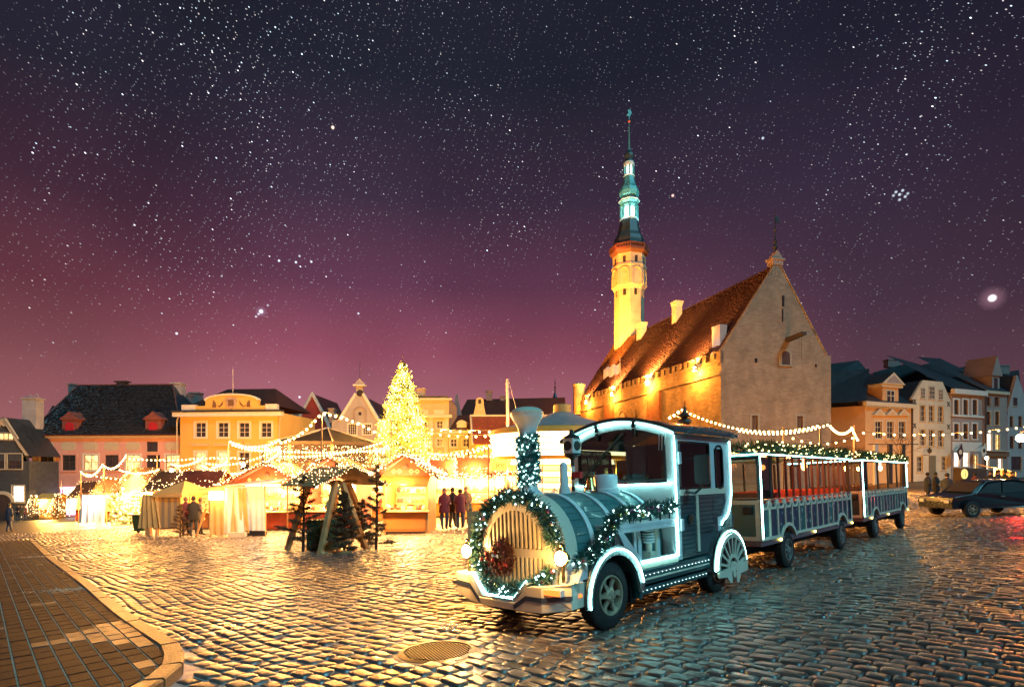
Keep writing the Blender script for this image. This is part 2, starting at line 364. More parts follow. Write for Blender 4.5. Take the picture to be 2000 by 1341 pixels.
def groundmat():
    """joint filler and far paving: dark wet grit, ice and grit left in the joints of the western part"""
    m = bpy.data.materials.new('joint_filler'); m.use_nodes = True; nt = m.node_tree; N = nt.nodes; L = nt.links
    b = N['Principled BSDF']; geo = N.new('ShaderNodeNewGeometry'); sp = N.new('ShaderNodeSeparateXYZ'); L.new(geo.outputs['Position'], sp.inputs[0])
    n2 = N.new('ShaderNodeTexNoise'); n2.inputs['Scale'].default_value = .9; n2.inputs['Detail'].default_value = 6; L.new(geo.outputs['Position'], n2.inputs['Vector'])
    mr = N.new('ShaderNodeMapRange'); mr.inputs[1].default_value = 1.4; mr.inputs[2].default_value = -1.6; L.new(sp.outputs[0], mr.inputs[0])
    md = N.new('ShaderNodeMapRange'); md.inputs[1].default_value = 14; md.inputs[2].default_value = 6; L.new(sp.outputs[1], md.inputs[0])
    ml = N.new('ShaderNodeMath'); ml.operation = 'MULTIPLY'; L.new(mr.outputs[0], ml.inputs[0]); L.new(md.outputs[0], ml.inputs[1])
    m2 = N.new('ShaderNodeMapRange'); m2.inputs[1].default_value = .28; m2.inputs[2].default_value = .5; L.new(n2.outputs[0], m2.inputs[0])
    m3 = N.new('ShaderNodeMath'); m3.operation = 'MULTIPLY'; L.new(ml.outputs[0], m3.inputs[0]); L.new(m2.outputs[0], m3.inputs[1])
    mx = N.new('ShaderNodeMix'); mx.data_type = 'RGBA'; mx.inputs[6].default_value = (.03, .027, .026, 1); mx.inputs[7].default_value = (.70, .50, .44, 1)
    L.new(m3.outputs[0], mx.inputs[0]); L.new(mx.outputs[2], b.inputs['Base Color']); b.inputs['Roughness'].default_value = .45
    n1 = N.new('ShaderNodeTexNoise'); n1.inputs['Scale'].default_value = 5; n1.inputs['Detail'].default_value = 8; L.new(geo.outputs['Position'], n1.inputs['Vector'])
    bp = N.new('ShaderNodeBump'); bp.inputs['Strength'].default_value = .8; bp.inputs['Distance'].default_value = .03; L.new(n1.outputs[0], bp.inputs['Height']); L.new(bp.outputs[0], b.inputs['Normal'])
    return m
WET = wetstone(); FILL = groundmat()

# ================================================================ ground
xs = np.concatenate([np.linspace(-420, -80, 8), np.linspace(-70, 84, 60), np.linspace(100, 420, 8)]); ys = np.concatenate([np.linspace(-60, 0, 6), np.linspace(2, 112, 56), np.linspace(130, 900, 8)])
XX, YY = np.meshgrid(xs, ys); ZZ = g(XX, YY) - .018
V = np.stack([XX, YY, ZZ], -1).reshape(-1, 3); nx = len(xs)
idx = np.arange(len(ys) * nx).reshape(len(ys), nx); Fq = np.stack([idx[:-1, :-1], idx[:-1, 1:], idx[1:, 1:], idx[1:, :-1]], -1).reshape(-1, 4)
SQUARE = bpy.data.objects.new('town_square', np_mesh('town_square', V, Fq, FILL, True)); COL.objects.link(SQUARE)
tag(SQUARE, 'wet cobbled market square sloping down to the stalls', kind='structure')

KERB = [(-21.5, 25.2), (-13.2, 16.1), (-8.6, 11.25), (-5.2, 7.55), (-3.62, 5.95), (-3.22, 5.40), (-3.07, 5.0), (-3.02, 4.5), (-3.1, 3.6), (-3.3, 2.6)]
MAN = (-.755, 5.73)
rng = np.random.default_rng(5)
def kerb_x(y):
    P = sorted(KERB, key=lambda p: p[1]); return np.interp(y, [p[1] for p in P], [p[0] for p in P])

def cobbles():
    A = np.array([-.738, .675]); Nn = np.array([.675, .738])
    recs = []
    s = 1.2; row = 0
    while s < 66:
        pitch = rng.uniform(.145, .180) * (1 if s < 27 else 1.0)
        t = -52 + rng.uniform(0, .3); out = []
        tl = []
        while t < 44:
            l = rng.uniform(.17, .30); tl.append((t, l)); t += l
        T = np.array(tl); tc = T[:, 0] + T[:, 1] / 2
        sc = s + pitch / 2 + .10 * np.sin(tc * .55 + s * .05) + .05 * np.sin(tc * 1.7 + s * .3)
        P = tc[:, None] * A + sc[:, None] * Nn
        u = 1000 + F * P[:, 0] / np.maximum(P[:, 1], .1)
        ok = (P[:, 1] > 3.3) & (P[:, 1] < 48) & (u > -80) & (u < 2080) & (P[:, 0] > kerb_x(P[:, 1]) + .17) & (np.hypot(P[:, 0] - MAN[0], P[:, 1] - MAN[1]) > .42)
        ok |= (P[:, 1] >= 25.2) & (P[:, 1] < 48) & (u > -80) & (u < 2080)
        for k in np.nonzero(ok)[0]: recs.append((P[k, 0], P[k, 1], T[k, 1] - .018, pitch - .019, .055 * math.cos(tc[k] * .55) + .085 * math.cos(tc[k] * 1.7)))
        s += pitch; row += 1
    Rr = np.array(recs); Rr = Rr[np.argsort(Rr[:, 1])]
    return Rr, A, Nn
CB, CA, CN = cobbles()
def stone_verts(rec, nu, nv):
    """numpy: domed stones, nu x nv top grid with skirt. rec (n,5) -> V (n,K,3)"""
    n = len(rec)
    gu = np.sign(np.linspace(-1, 1, nu)) * abs(np.linspace(-1, 1, nu)) ** .62; gw = np.sign(np.linspace(-1, 1, nv)) * abs(np.linspace(-1, 1, nv)) ** .62; U, W = np.meshgrid(gu, gw, indexing='ij'); U = U.ravel(); W = W.ravel()
    # rounded outline
    Us = U * (1 - .10 * (abs(W) > .99)); Ws = W * (1 - .14 * (abs(U) > .99))
    dome = (1 - .22 * U ** 2 - .78 * abs(U) ** 7) * (1 - .25 * W ** 2 - .75 * abs(W) ** 7)
    L_ = rec[:, 2:3] / 2; W_ = rec[:, 3:4] / 2
    ju = rng.normal(0, .05, (n, len(U))); jw = rng.normal(0, .06, (n, len(U)))
    a = (Us[None] + ju * .6) * L_; b = (Ws[None] + jw * .6) * W_
    sk = rec[:, 4:5] + rng.normal(0, .03, (n, 1))
    hgt = rng.normal(0, .006, (n, 1)); ta = rng.normal(0, .018, (n, 1)); tb = rng.normal(0, .030, (n, 1))
    z = -.007 + .008 * dome[None] + hgt + a * ta + b * tb + rng.normal(0, .0022, (n, len(U)))
    b2 = b + a * sk
    x = rec[:, 0:1] + a * CA[0] + b2 * CN[0]; y = rec[:, 1:2] + a * CA[1] + b2 * CN[1]
    z = z + g(x, y)
    # skirt ring
    ring = [i * nv for i in range(nu)] + [(nu - 1) * nv + j for j in range(1, nv)] + [i * nv + nv - 1 for i in range(nu - 2, -1, -1)] + [j for j in range(nv - 2, 0, -1)]
    sx = x[:, ring]; sy = y[:, ring]; sz = g(sx, sy) - .06
    V = np.concatenate([np.stack([x, y, z], -1), np.stack([sx, sy, sz], -1)], 1)
    fs = []
    for i in range(nu - 1):
        for j in range(nv - 1): fs.append((i * nv + j, (i + 1) * nv + j, (i + 1) * nv + j + 1, i * nv + j + 1))
    K = nu * nv; m = len(ring)
    for k in range(m): fs.append((ring[k], K + k, K + (k + 1) % m, ring[(k + 1) % m]))
    return V, np.array(fs)
u_ = 1000 + F * CB[:, 0] / CB[:, 1]; v_ = EYE - F * (g(CB[:, 0], CB[:, 1])) / CB[:, 1]
vis = (u_ > 5) & (u_ < 1995) & (v_ < 1336)
singles = np.nonzero(vis)[0][:299]
Vs, fs = stone_verts(CB[singles], 6, 5)
for k in range(len(singles)):
    c = Vs[k].mean(0); me = np_mesh('cobblestone', Vs[k] - c, fs, WET, True)
    o = bpy.data.objects.new('cobblestone', me); COL.objects.link(o); o.location = c; o.parent = SQUARE
mask = np.ones(len(CB), bool); mask[singles] = False
def bulk(rec, nu, nv, name):
    V, f = stone_verts(rec, nu, nv); n, K, _ = V.shape
    Fq = (f[None] + (np.arange(n) * K)[:, None, None]).reshape(-1, 4)
    return V.reshape(-1, 3), Fq
near = mask & (CB[:, 1] < 12); mid = mask & (CB[:, 1] >= 12) & (CB[:, 1] < 22); far = mask & (CB[:, 1] >= 22)
Va, Fa = bulk(CB[near], 5, 4, ''); Vb, Fb = bulk(CB[mid], 4, 4, ''); Vc, Fc = bulk(CB[far], 3, 3, '')
V = np.concatenate([Va, Vb, Vc]); Fq = np.concatenate([Fa, Fb + len(Va), Fc + len(Va) + len(Vb)])
o = bpy.data.objects.new('cobblestone_field', np_mesh('cobblestone_field', V, Fq, WET, True)); COL.objects.link(o); o.parent = SQUARE; tag(o, kind='stuff')
print('cobbles', len(CB), 'faces', len(Fq))

# ---------------------------------------------------------------- pavement of concrete slabs, kerb
def slabmat():
    m = mat('paver_concrete', (.015, .007, .008), .72, var=.3, scale=6, bump=.4, bscale=60, spec=.25)
    return m
PAVER = slabmat()
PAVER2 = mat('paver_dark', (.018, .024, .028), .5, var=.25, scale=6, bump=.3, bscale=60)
GRIT = mat('joint_sand', (.55, .44, .36), .8, var=.4, scale=9)
pv = MB(); pts = [(x - .12, y) for x, y in KERB]
for i in range(len(pts) - 1):
    (xa, ya), (xb, yb) = pts[i], pts[i + 1]
    pv.add([(xa, ya, float(g(xa, ya)) + .084), (xb, yb, float(g(xb, yb)) + .084), (xb - 45, yb - 5, float(g(xb - 45, yb - 5)) + .084), (xa - 45, ya - 5, float(g(xa - 45, ya - 5)) + .084)], [(0, 1, 2, 3)])
PAVE = pv.build('pavement', GRIT, None); tag(PAVE, 'raised pavement of narrow brown slabs beside the kerb', kind='structure')
kd = np.array([-.687, .726]); kn = np.array([-.726, -.687])
recs = []
for i in range(0, 90):
    for j in range(-10, 130):
        off = .0 + (.02 * ((i * 37) % 7 - 3) / 3)
        p = np.array([-3.05, 5.2]) + kn * (i * .160 - 1.2) + kd * (j * .30 + off)
        if not 3.2 < p[1] < 25: continue
        u = 1000 + F * p[0] / p[1]
        cr = [(p + kd * a + kn * b) for a, b in ((-.146, -.076), (.146, -.076), (.146, .076), (-.146, .076))]
        if u < -120 or max(c[0] - kerb_x(c[1]) for c in cr) > -.10: 
            # trim slabs that meet the kerb
            if u < -120 or min(c[0] - kerb_x(c[1]) for c in cr) > -.14: continue
            cr = [np.array([min(c[0], float(kerb_x(c[1])) - .115), c[1]]) for c in cr]
        recs.append((p, cr))
recs.sort(key=lambda r: r[0][1])
bulkmb = MB(); cnt = 0
for p, cr in recs:
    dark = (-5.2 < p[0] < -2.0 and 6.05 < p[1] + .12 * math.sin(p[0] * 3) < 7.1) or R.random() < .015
    top = R.uniform(-.0025, .0025); cx, cy = p; b = [(float(cx + (c[0] - cx) * .96), float(cy + (c[1] - cy) * .96), float(g(c[0], c[1])) + .08) for c in cr]
    t = [(float(cx + (c[0] - cx) * .94), float(cy + (c[1] - cy) * .94), float(g(c[0], c[1])) + .094 + top) for c in cr]
    bb = [(q[0], q[1], q[2] + .0085) for q in b]
    u = 1000 + F * p[0] / p[1]; v = EYE - F * float(g(*p)) / p[1]
    mb = MB() if (cnt < 299 and 0 < u and v < 1345) else bulkmb
    mb.mi = 1 if dark else 0
    mb.add(b + bb + t, [(0, 1, 5, 4), (1, 2, 6, 5), (2, 3, 7, 6), (3, 0, 4, 7), (4, 5, 9, 8), (5, 6, 10, 9), (6, 7, 11, 10), (7, 4, 8, 11), (8, 9, 10, 11)])
    if mb is not bulkmb:
        cnt += 1; mb.build('paver', [PAVER, PAVER2], PAVE)
tag(bulkmb.build('paver_field', [PAVER, PAVER2], PAVE), kind='stuff')
# kerb stones follow the line
KS = mat('kerb_granite', (.15, .09, .05), .45, var=.35, scale=7, bump=.5, bscale=50)
KROOT = empty('kerb', (0, 0, 0)); tag(KROOT, 'granite kerb curving round the corner of the raised pavement', kind='structure')
def along(path, step):
    out = []; P = [Vector((p[0], p[1], 0)) for p in path]
    seg = [(P[i + 1] - P[i]).length for i in range(len(P) - 1)]; tot = sum(seg); n = max(1, round(tot / step))
    for k in range(n + 1):
        d = tot * k / n
        for i, s in enumerate(seg):
            if d <= s or i == len(seg) - 1: out.append(P[i].lerp(P[i + 1], min(1, d / s))); break
            d -= s
    return out
def kerbstones(path, step):
    Q = along(path, step)
    for i in range(len(Q) - 1):
        a, b = Q[i], Q[i + 1]; d = (b - a).normalized(); n = Vector((d.y, -d.x, 0)); n = n if n.x > 0 else -n
        a = a + d * .006; b = b - d * .006; o_ = a.copy(); w = .092; h = .105 + R.uniform(-.006, .006)
        vs = []
        for z0, ww in ((-.08, w), (h - .02, w), (h, w - .018)):
            for q in (a - n * ww, b - n * ww, b + n * ww, a + n * ww): vs.append((q.x - o_.x, q.y - o_.y, float(g(q.x, q.y)) + z0 - float(g(o_.x, o_.y))))
        m = MB(); m.add(vs, [(0, 1, 5, 4), (1, 2, 6, 5), (2, 3, 7, 6), (3, 0, 4, 7), (4, 5, 9, 8), (5, 6, 10, 9), (6, 7, 11, 10), (7, 4, 8, 11), (8, 9, 10, 11)])
        m.build('kerb_stone', KS, KROOT, loc=(o_.x, o_.y, float(g(o_.x, o_.y))))
kerbstones(KERB[:5], .85); kerbstones(KERB[4:], .42)
# grit spilled on the pavement
SAND = mat('spilled_sand', (.55, .42, .30), .9, var=.3, scale=20)
sb = MB()
for cu, cv, n in ((145, 1160, 260), (85, 1092, 200), (45, 1050, 120), (150, 1100, 80)):
    c = gv(cu, cv)
    for _ in range(n):
        x = c.x + R.gauss(0, .35) ; y = c.y + R.gauss(0, .13) + (x - c.x) * .25; r = R.uniform(.006, .022)
        if x < float(kerb_x(y)) - .15 : sb.add([(x - r, y - r, float(g(x, y)) + .098), (x + r, y - r * .6, float(g(x, y)) + .098), (x + r * .2, y + r, float(g(x, y)) + .099), (x, y, float(g(x, y)) + .105)], [(0, 1, 3), (1, 2, 3), (2, 0, 3)])
tag(sb.build('sand', SAND), 'pale grit scattered in patches on the brown pavement slabs', kind='stuff')

# ---------------------------------------------------------------- manhole cover
IRON = mat('cast_iron', (.045, .035, .032), .38, .8, var=.3, scale=14)
mz = float(g(*MAN)); mh = empty('manhole_cover', (MAN[0], MAN[1], mz)); tag(mh, 'round cast iron manhole cover with a square grid, set in the cobbles before the train', 'manhole cover')
tilt = (math.atan(-.0336), -math.atan(.0325), 0)
m = MB(); m.lathe([(.40, -.06), (.40, -.008), (.345, .0), (.34, -.012), (.33, -.012)], 48); m.build('rim', IRON, mh, True, rot=tilt)
m = MB(); m.lathe([(.335, -.05), (.335, -.012), (.0001, -.012)], 48); m.build('lid', IRON, mh, True, rot=tilt)
m = MB(); st = .034
for i in range(-10, 11):
    for j in range(-10, 11):
        x, y = i * st + (j % 2) * st / 2, j * st
        if math.hypot(x, y) < .315:
            m.add([(x - .013, y - .011, -.012), (x + .013, y - .011, -.012), (x + .013, y + .011, -.012), (x - .013, y + .011, -.012), (x - .009, y - .007, -.001), (x + .009, y - .007, -.001), (x + .009, y + .007, -.001), (x - .009, y + .007, -.001)],
                  [(4, 5, 6, 7), (0, 1, 5, 4), (1, 2, 6, 5), (2, 3, 7, 6), (3, 0, 4, 7)])
tag(m.build('stud', IRON, mh, rot=tilt), kind='stuff')
m = MB(); m.lathe([(.445, -.06), (.445, -.014), (.40, -.012), (.40, -.06)], 40); m.build('collar', mat('collar_concrete', (.2, .17, .15), .5, bump=.4), mh, True, rot=tilt)
# ================================================================ road train
TB = Vector((.70, .714)); TL = Vector((-.714, .70))          # backwards, away from the camera
nrm = Vector((-.0325, .0336, 1)).normalized()
ex3 = Vector((TB.x, TB.y, .0325 * TB.x - .0336 * TB.y)).normalized(); ey3 = nrm.cross(ex3).normalized()
TROT = Matrix((ex3, ey3, nrm)).transposed().to_euler()
def train_pt(t, y=0):
    x = .511 + TB.x * t + TL.x * y; yy = 6.95 + TB.y * t + TL.y * y
    return Vector((x, yy, float(g(x, yy))))
TEAL = mat('teal_paint', (.016, .135, .148), .38, var=.22, scale=4, spec=.6, coat=.2)
DTEAL = mat('dark_teal_paint', (.012, .070, .080), .36, var=.25, scale=4, spec=.6, coat=.2)
NAVY = mat('navy_paint', (.035, .055, .095), .4, var=.25, scale=4)
WHITE = mat('white_paint', (.66, .70, .72), .35, var=.08, scale=5, coat=.2)
CREAM = mat('cream_paint', (.76, .68, .54), .4, var=.08, scale=5, coat=.15)
BLACK = mat('black_rubber', (.012, .012, .014), .5, var=.3, scale=9)
DARK = mat('dark_steel', (.022, .026, .028), .45, .3, var=.3, scale=9)
TYRE = mat('tyre_rubber', (.022, .020, .020), .75, var=.3, scale=14, bump=.3, bscale=40)
CHROME = mat('rim_metal', (.46, .37, .27), .35, .35, var=.25, scale=9)
BRASS = mat('brass', (.55, .36, .13), .25, 1, var=.2, scale=9)
CHECK = mat('checker_plate', (.16, .19, .20), .35, .7, var=.2, scale=30, bump=.8, bscale=45)
GLASS = glassmat('cab_glass', (.34, .42, .43), .0)
LED = emit('led_strip', (.40, 1.0, .95), 18, True)
LEDW = emit('led_strip_warm', (.95, .90, 1.0), 7, True)
HEAD = emit('headlight_glow', (1, .86, .62), 90, True)
HEAD2 = emit('headlight_glow_dim', (1, .80, .48), 42, True)
AMBER = emit('amber_lens', (1, .20, .03), 2.0, True)
YLW = emit('marker_lens', (1, .82, .2), 8)
GREEN = mat('garland_needles', (.018, .085, .070), .6, var=.5, scale=30)
GREENY = mat('garland_needles_warm', (.045, .085, .022), .6, var=.5, scale=30)
TWL = emit('garland_light_cool', (.60, 1, .95), 12)
TWY = emit('garland_light_warm', (1, .72, .28), 9)
BSIL = mat('bauble_silver', (.7, .72, .7), .12, .9, var=.1); BGOLD = mat('bauble_gold', (.72, .62, .22), .18, .9, var=.1); BPUR = mat('bauble_plum', (.25, .10, .16), .2, .6, var=.1)
RED = mat('red_paint', (.42, .02, .03), .4, var=.2, scale=5)
REDIN = mat('red_cushion', (.30, .03, .035), .6, var=.2, scale=5)

def arcp(c, r, a0, a1, n, sq=1.):
    return [(c[0] + r * math.cos(math.radians(a0 + (a1 - a0) * i / n)), c[1] + r * sq * math.sin(math.radians(a0 + (a1 - a0) * i / n))) for i in range(n + 1)]
def garland(name, label, path, rad, n, root, lights=20, baubles=8, ln=.06, w=.007, gm=None, lm=None, lr=.012, top=True):
    """hanging garland: needles + lights + baubles; top-level thing whose parts are the three"""
    P = [Vector(p) for p in path]
    seg = [(P[i + 1] - P[i]).length for i in range(len(P) - 1)]; tot = sum(seg)
    def pick(t=None):
        d = (R.random() if t is None else t) * tot
        for i, s_ in enumerate(seg):
            if d <= s_ or i == len(seg) - 1: return P[i].lerp(P[i + 1], min(1, d / s_))
            d -= s_
    cen = P[len(P) // 2].copy()
    e = bpy.data.objects.new(name, None); COL.objects.link(e); e.matrix_world = root @ Matrix.Translation(cen)
    tag(e, label, 'garland')
    m = MB()
    def pp():
        t = R.random(); q = pick(t); k = .65 + .35 * math.sin(t * tot * 19) ; return q - cen
    needles(m, pp, n, rad, ln, w)
    m.tube([p - cen for p in P], .012, 5)
    tag(m.build('sprig', gm or GREEN, e), kind='stuff')
    m = MB()
    for i in range(lights):
        q = pick() - cen + Vector((R.gauss(0, 1), R.gauss(0, 1), R.gauss(0, 1))).normalized() * rad * R.uniform(.8, 1.15)
        m.ball(q, lr * R.uniform(.7, 1.3), 6, 4)
    if lights: tag(m.build('fairy_light', lm or TWL, e), kind='stuff')
    for i in range(baubles):
        q = pick((i + .5) / baubles) - cen + Vector((R.gauss(0, .5), -1 + R.gauss(0, .3), R.gauss(0, .6))).normalized() * rad * .9
        mb = MB(); mb.ball((0, 0, 0), R.uniform(.022, .034), 12, 8); mb.build('bauble', R.choice([BSIL, BSIL, BGOLD, BPUR]), e, True, loc=q)
    return e
def wheel(parent, x, y, r, w=.2, rim=CHROME, zc=None, holes=True):
    zc = r if zc is None else zc
    e = empty('wheel', (x, y, zc), 0, parent)
    m = MB(); pr = [(r * .60, -w * .42), (r * .66, -w * .5), (r * .86, -w * .5), (r * .97, -w * .36), (r, -w * .12), (r, w * .12), (r * .97, w * .36), (r * .86, w * .5), (r * .6, w * .5)]
    m.lathe(pr, 40, (0, 0, 0), 'y', cap=False)
    for k in range(40):      # tread blocks
        a = 2 * PI * k / 40; c, s_ = math.cos(a), math.sin(a); c2, s2 = math.cos(a + .09), math.sin(a + .09)
        for y0, y1 in ((-w * .36, -w * .08), (w * .04, w * .34)):
            m.add([(c * r * .985, y0, s_ * r * .985), (c2 * r * .985, y0, s2 * r * .985), (c2 * r * .985, y1, s2 * r * .985), (c * r * .985, y1, s_ * r * .985),
                   (c * r * 1.012, y0, s_ * r * 1.012), (c2 * r * 1.012, y0, s2 * r * 1.012), (c2 * r * 1.012, y1, s2 * r * 1.012), (c * r * 1.012, y1, s_ * r * 1.012)], [(4, 5, 6, 7), (0, 1, 5, 4), (1, 2, 6, 5), (2, 3, 7, 6), (3, 0, 4, 7)])
    m.build('tyre', TYRE, e, True)
    m = MB(); q = r * .60
    m.lathe([(q * 1.02, -w * .44), (q * 1.0, -w * .50), (q * .93, -w * .50), (q * .90, -w * .30), (q * .88, w * .2)], 40, (0, 0, 0), 'y', cap=False)
    m.lathe([(q * .34, -w * .16), (q * .34, -w * .46), (q * .26, -w * .52), (.0001, -w * .53)], 24, (0, 0, 0), 'y')
    if holes:
        for k in range(6):   # six broad spokes
            a = 2 * PI * k / 6; c, s_ = math.cos(a), math.sin(a); t = Vector((-s_, 0, c)); d = Vector((c, 0, s_))
            vs = []
            for rr, ww, yy in ((q * .28, q * .13, -w * .42), (q * .62, q * .09, -w * .34), (q * .95, q * .17, -w * .40)):
                for sg in (-1, 1): p = d * rr + t * ww * sg; vs += [(p.x, yy, p.z), (p.x, yy + .03, p.z)]
            m.add(vs, [(0, 2, 6, 4), (4, 6, 10, 8), (1, 5, 7, 3), (5, 9, 11, 7), (0, 4, 5, 1), (4, 8, 9, 5), (2, 3, 7, 6), (6, 7, 11, 10)])
        for k in range(6):
            a = 2 * PI * (k + .5) / 6; m.ball((math.cos(a) * q * .24, -w * .54, math.sin(a) * q * .24), .012, 6, 4)
    m.build('rim', rim, e, True)
    m = MB(); m.lathe([(q * .9, w * .0), (.0001, w * .0)], 24, (0, 0, 0), 'y'); m.build('brake_drum', mat('drum_black', (.004, .004, .004), .9), e)
    return e

# ---------------------------------------------------------------- locomotive
LOCO = empty('locomotive', train_pt(0)); LOCO.rotation_euler = TROT
tag(LOCO, 'teal and white road locomotive with a garlanded chimney pulling the tourist train', 'locomotive')
LMW = Matrix.LocRotScale(train_pt(0), TROT, None)
S = -.875            # camera side plane
m = MB(); m.box(-.45, 3.25, -.55, .55, .26, .5); m.box(2.2, 3.3, -.80, .80, .30, .60); m.box(-.68, .1, -.5, .5, .22, .42); m.build('chassis', BLACK, LOCO)
# bumper: stations across the nose (s from the camera side)
ST = [(0, -.72, .335, .60), (.30, -.85, .285, .565), (.50, -.86, .28, .55), (.70, -.865, .275, .36), (1.05, -.865, .275, .36), (1.27, -.86, .275, .36), (1.45, -.85, .30, .61), (1.75, -.80, .36, .62)]
def loftx(st, th, mb):
    for a, b in zip(st[:-1], st[1:]):
        v = []
        for s_, x, z0, z1 in (a, b): v.append([(x, S + s_, z0), (x + th, S + s_, z0), (x + th, S + s_, z1), (x, S + s_, z1)])
        mb.hexa([v[0][0], v[0][1], v[1][1], v[1][0], v[0][3], v[0][2], v[1][2], v[1][3]])
m = MB(); loftx(ST, .14, m); m.box(-.72, -.42, S, S + .05, .335, .60); m.box(-.72, -.45, -S - .05, -S, .36, .62); m.build('bumper', CREAM, LOCO, bevel=.008)
m = MB()
loftx([(0, -.727, .435, .482), (.30, -.857, .40, .45), (.52, -.867, .40, .452)], .03, m)
loftx([(.52, -.867, .40, .452), (.70, -.872, .285, .335)], .03, m)
loftx([(1.27, -.867, .30, .35), (1.44, -.857, .46, .51), (1.74, -.808, .47, .52)], .03, m)
m.build('bumper_stripe', NAVY, LOCO)
m = MB()   # lit white shelf of the V notch
m.hexa([(-.84, S + .52, .565), (-.50, S + .50, .565), (-.50, S + .72, .37), (-.84, S + .72, .365), (-.84, S + .545, .59), (-.50, S + .52, .59), (-.50, S + .74, .395), (-.84, S + .74, .39)])
m.hexa([(-.84, S + 1.26, .37), (-.50, S + 1.26, .37), (-.50, S + 1.46, .60), (-.84, S + 1.46, .60), (-.84, S + 1.24, .395), (-.50, S + 1.24, .395), (-.50, S + 1.435, .63), (-.84, S + 1.435, .63)])
m.box(-.84, -.50, S + .74, S + 1.25, .362, .385); m.build('notch_shelf', WHITE, LOCO)
m = MB()
for pts_ in ([(-.80, S + .56, .60), (-.80, S + .75, .40)], [(-.80, S + .78, .397), (-.80, S + 1.22, .397)], [(-.80, S + 1.235, .41), (-.80, S + 1.42, .635)]): m.tube(pts_, .009, 6)
m.build('led_strip', LED, LOCO)
m = MB(); m.box(-.81, -.70, S + .07, S + .30, .475, .545); m.build('indicator_frame', WHITE, LOCO)
for k in range(3):
    m = MB(); m.box(-.84, -.81, S + .085 + k * .07, S + .150 + k * .07, .485, .535); m.build('indicator_lens', AMBER, LOCO)
m = MB(); m.box(-.60, -.55, S - .012, S, .45, .48); m.build('side_marker', AMBER, LOCO)
# boiler (arch section) of planks
BR, BZ, BL = .66, .88, .56
segs = 22
outline = [(-BR, BL)] + [(-BR * math.cos(PI * i / segs), BZ + BR * math.sin(PI * i / segs)) for i in range(segs + 1)] + [(BR, BL)]
m = MB(); inn = [(y * .975, BL + (z - BL) * .975) for y, z in outline]
m.prism(inn, -.48, 1.56, 'x'); m.build('boiler', DARK, LOCO, True)
for i in range(len(outline) - 1):
    (y0, z0), (y1, z1) = outline[i], outline[i + 1]
    n_ = Vector((0, (z1 - z0), -(y1 - y0))).normalized() * -1; gap = .035
    a = (y0 + (y1 - y0) * gap, z0 + (z1 - z0) * gap); b = (y1 - (y1 - y0) * gap, z1 - (z1 - z0) * gap)
    ia = (a[0] * .968, BL + (a[1] - BL) * .968); ib = (b[0] * .968, BL + (b[1] - BL) * .968)
    mb = MB(); mb.hexa([(-.47, a[0], a[1]), (1.55, a[0], a[1]), (1.55, b[0], b[1]), (-.47, b[0], b[1]), (-.47, ia[0], ia[1]), (1.55, ia[0], ia[1]), (1.55, ib[0], ib[1]), (-.47, ib[0], ib[1])])
    mb.build('plank', TEAL, LOCO)
def scale_o(k): return [(y * k, BL + (z - BL) * k) for y, z in outline]
for x0, x1, k in ((-.06, .02, 1.018), (.42, .50, 1.018), (.92, 1.0, 1.018), (1.38, 1.46, 1.018)):
    m = MB(); m.band(scale_o(k), scale_o(.99), x0, x1, 'x'); m.build('boiler_band', WHITE, LOCO, True)
m = MB(); m.band(scale_o(1.03), scale_o(.93), -.54, -.34, 'x'); m.build('nose_ring', CREAM, LOCO, True)
m = MB(); m.band(scale_o(.93), scale_o(.86), -.57, -.46, 'x'); m.build('inner_ring', CHECK, LOCO, True)
m = MB(); m.band(scale_o(.87), scale_o(.76), -.60, -.50, 'x'); m.build('nose_face', WHITE, LOCO, True)
# grille
gr = empty('grille', (-.60, 0, 0), 0, LOCO)
GR = .50
def half(y, r=GR): return BZ + math.sqrt(max(0, r * r - y * y))
gout = [(-.56, .44)] + [(-.56 * math.cos(PI * i / 24), .90 + .56 * math.sin(PI * i / 24)) for i in range(25)] + [(.56, .44)]
ginn = [(-.455, .49)] + [(-.455 * math.cos(PI * i / 24), .91 + .455 * math.sin(PI * i / 24)) for i in range(25)] + [(.455, .49)]
m = MB(); m.band(gout, ginn, -.04, .03, 'x'); m.box(-.04, .03, -.455, .455, .44, .50); m.box(-.045, .03, -.455, .455, .83, .93); m.build('grille_frame', CREAM, gr, True)
m = MB(); m.prism(ginn, .09, .11, 'x'); m.build('grille_back', BLACK, gr)
for k in range(14):
    y = -.43 + .86 * k / 13; zt = .91 + math.sqrt(max(0, .46 ** 2 - y * y))
    mb = MB(); mb.box(-.032, .02, y - .0115, y + .0115, .48, .84); mb.box(-.032, .02, y - .0115, y + .0115, .92, zt + .01); mb.build('grille_bar', CREAM, gr)
# headlights
for s_, mm, xx in ((.13, HEAD2, -.70), (1.62, HEAD, -.72)):
    h = empty('headlight', (xx, S + s_, .865), 0, LOCO)
    m = MB(); m.lathe([(.045, .09), (.085, .03), (.095, -.02), (.082, -.022)], 20, (0, 0, 0), 'x'); m.tube([(.02, 0, -.08), (.02, 0, -.26)], .02, 8); m.lathe([(.05, 0), (.035, .03), (.04, .05), (.001, .07)], 10, (0, 0, .09)); m.build('housing', BRASS, h, True)
    m = MB(); m.lathe([(.082, -.018), (.06, -.035), (.0001, -.045)], 20, (0, 0, 0), 'x'); m.build('lens', mm, h, True)
lamp(LMW @ Vector((-.90, S + 1.62, .865)), 7, (1, .82, .55), .05); lamp(LMW @ Vector((-.90, S + .10, .865)), 2.5, (1, .78, .42), .05)
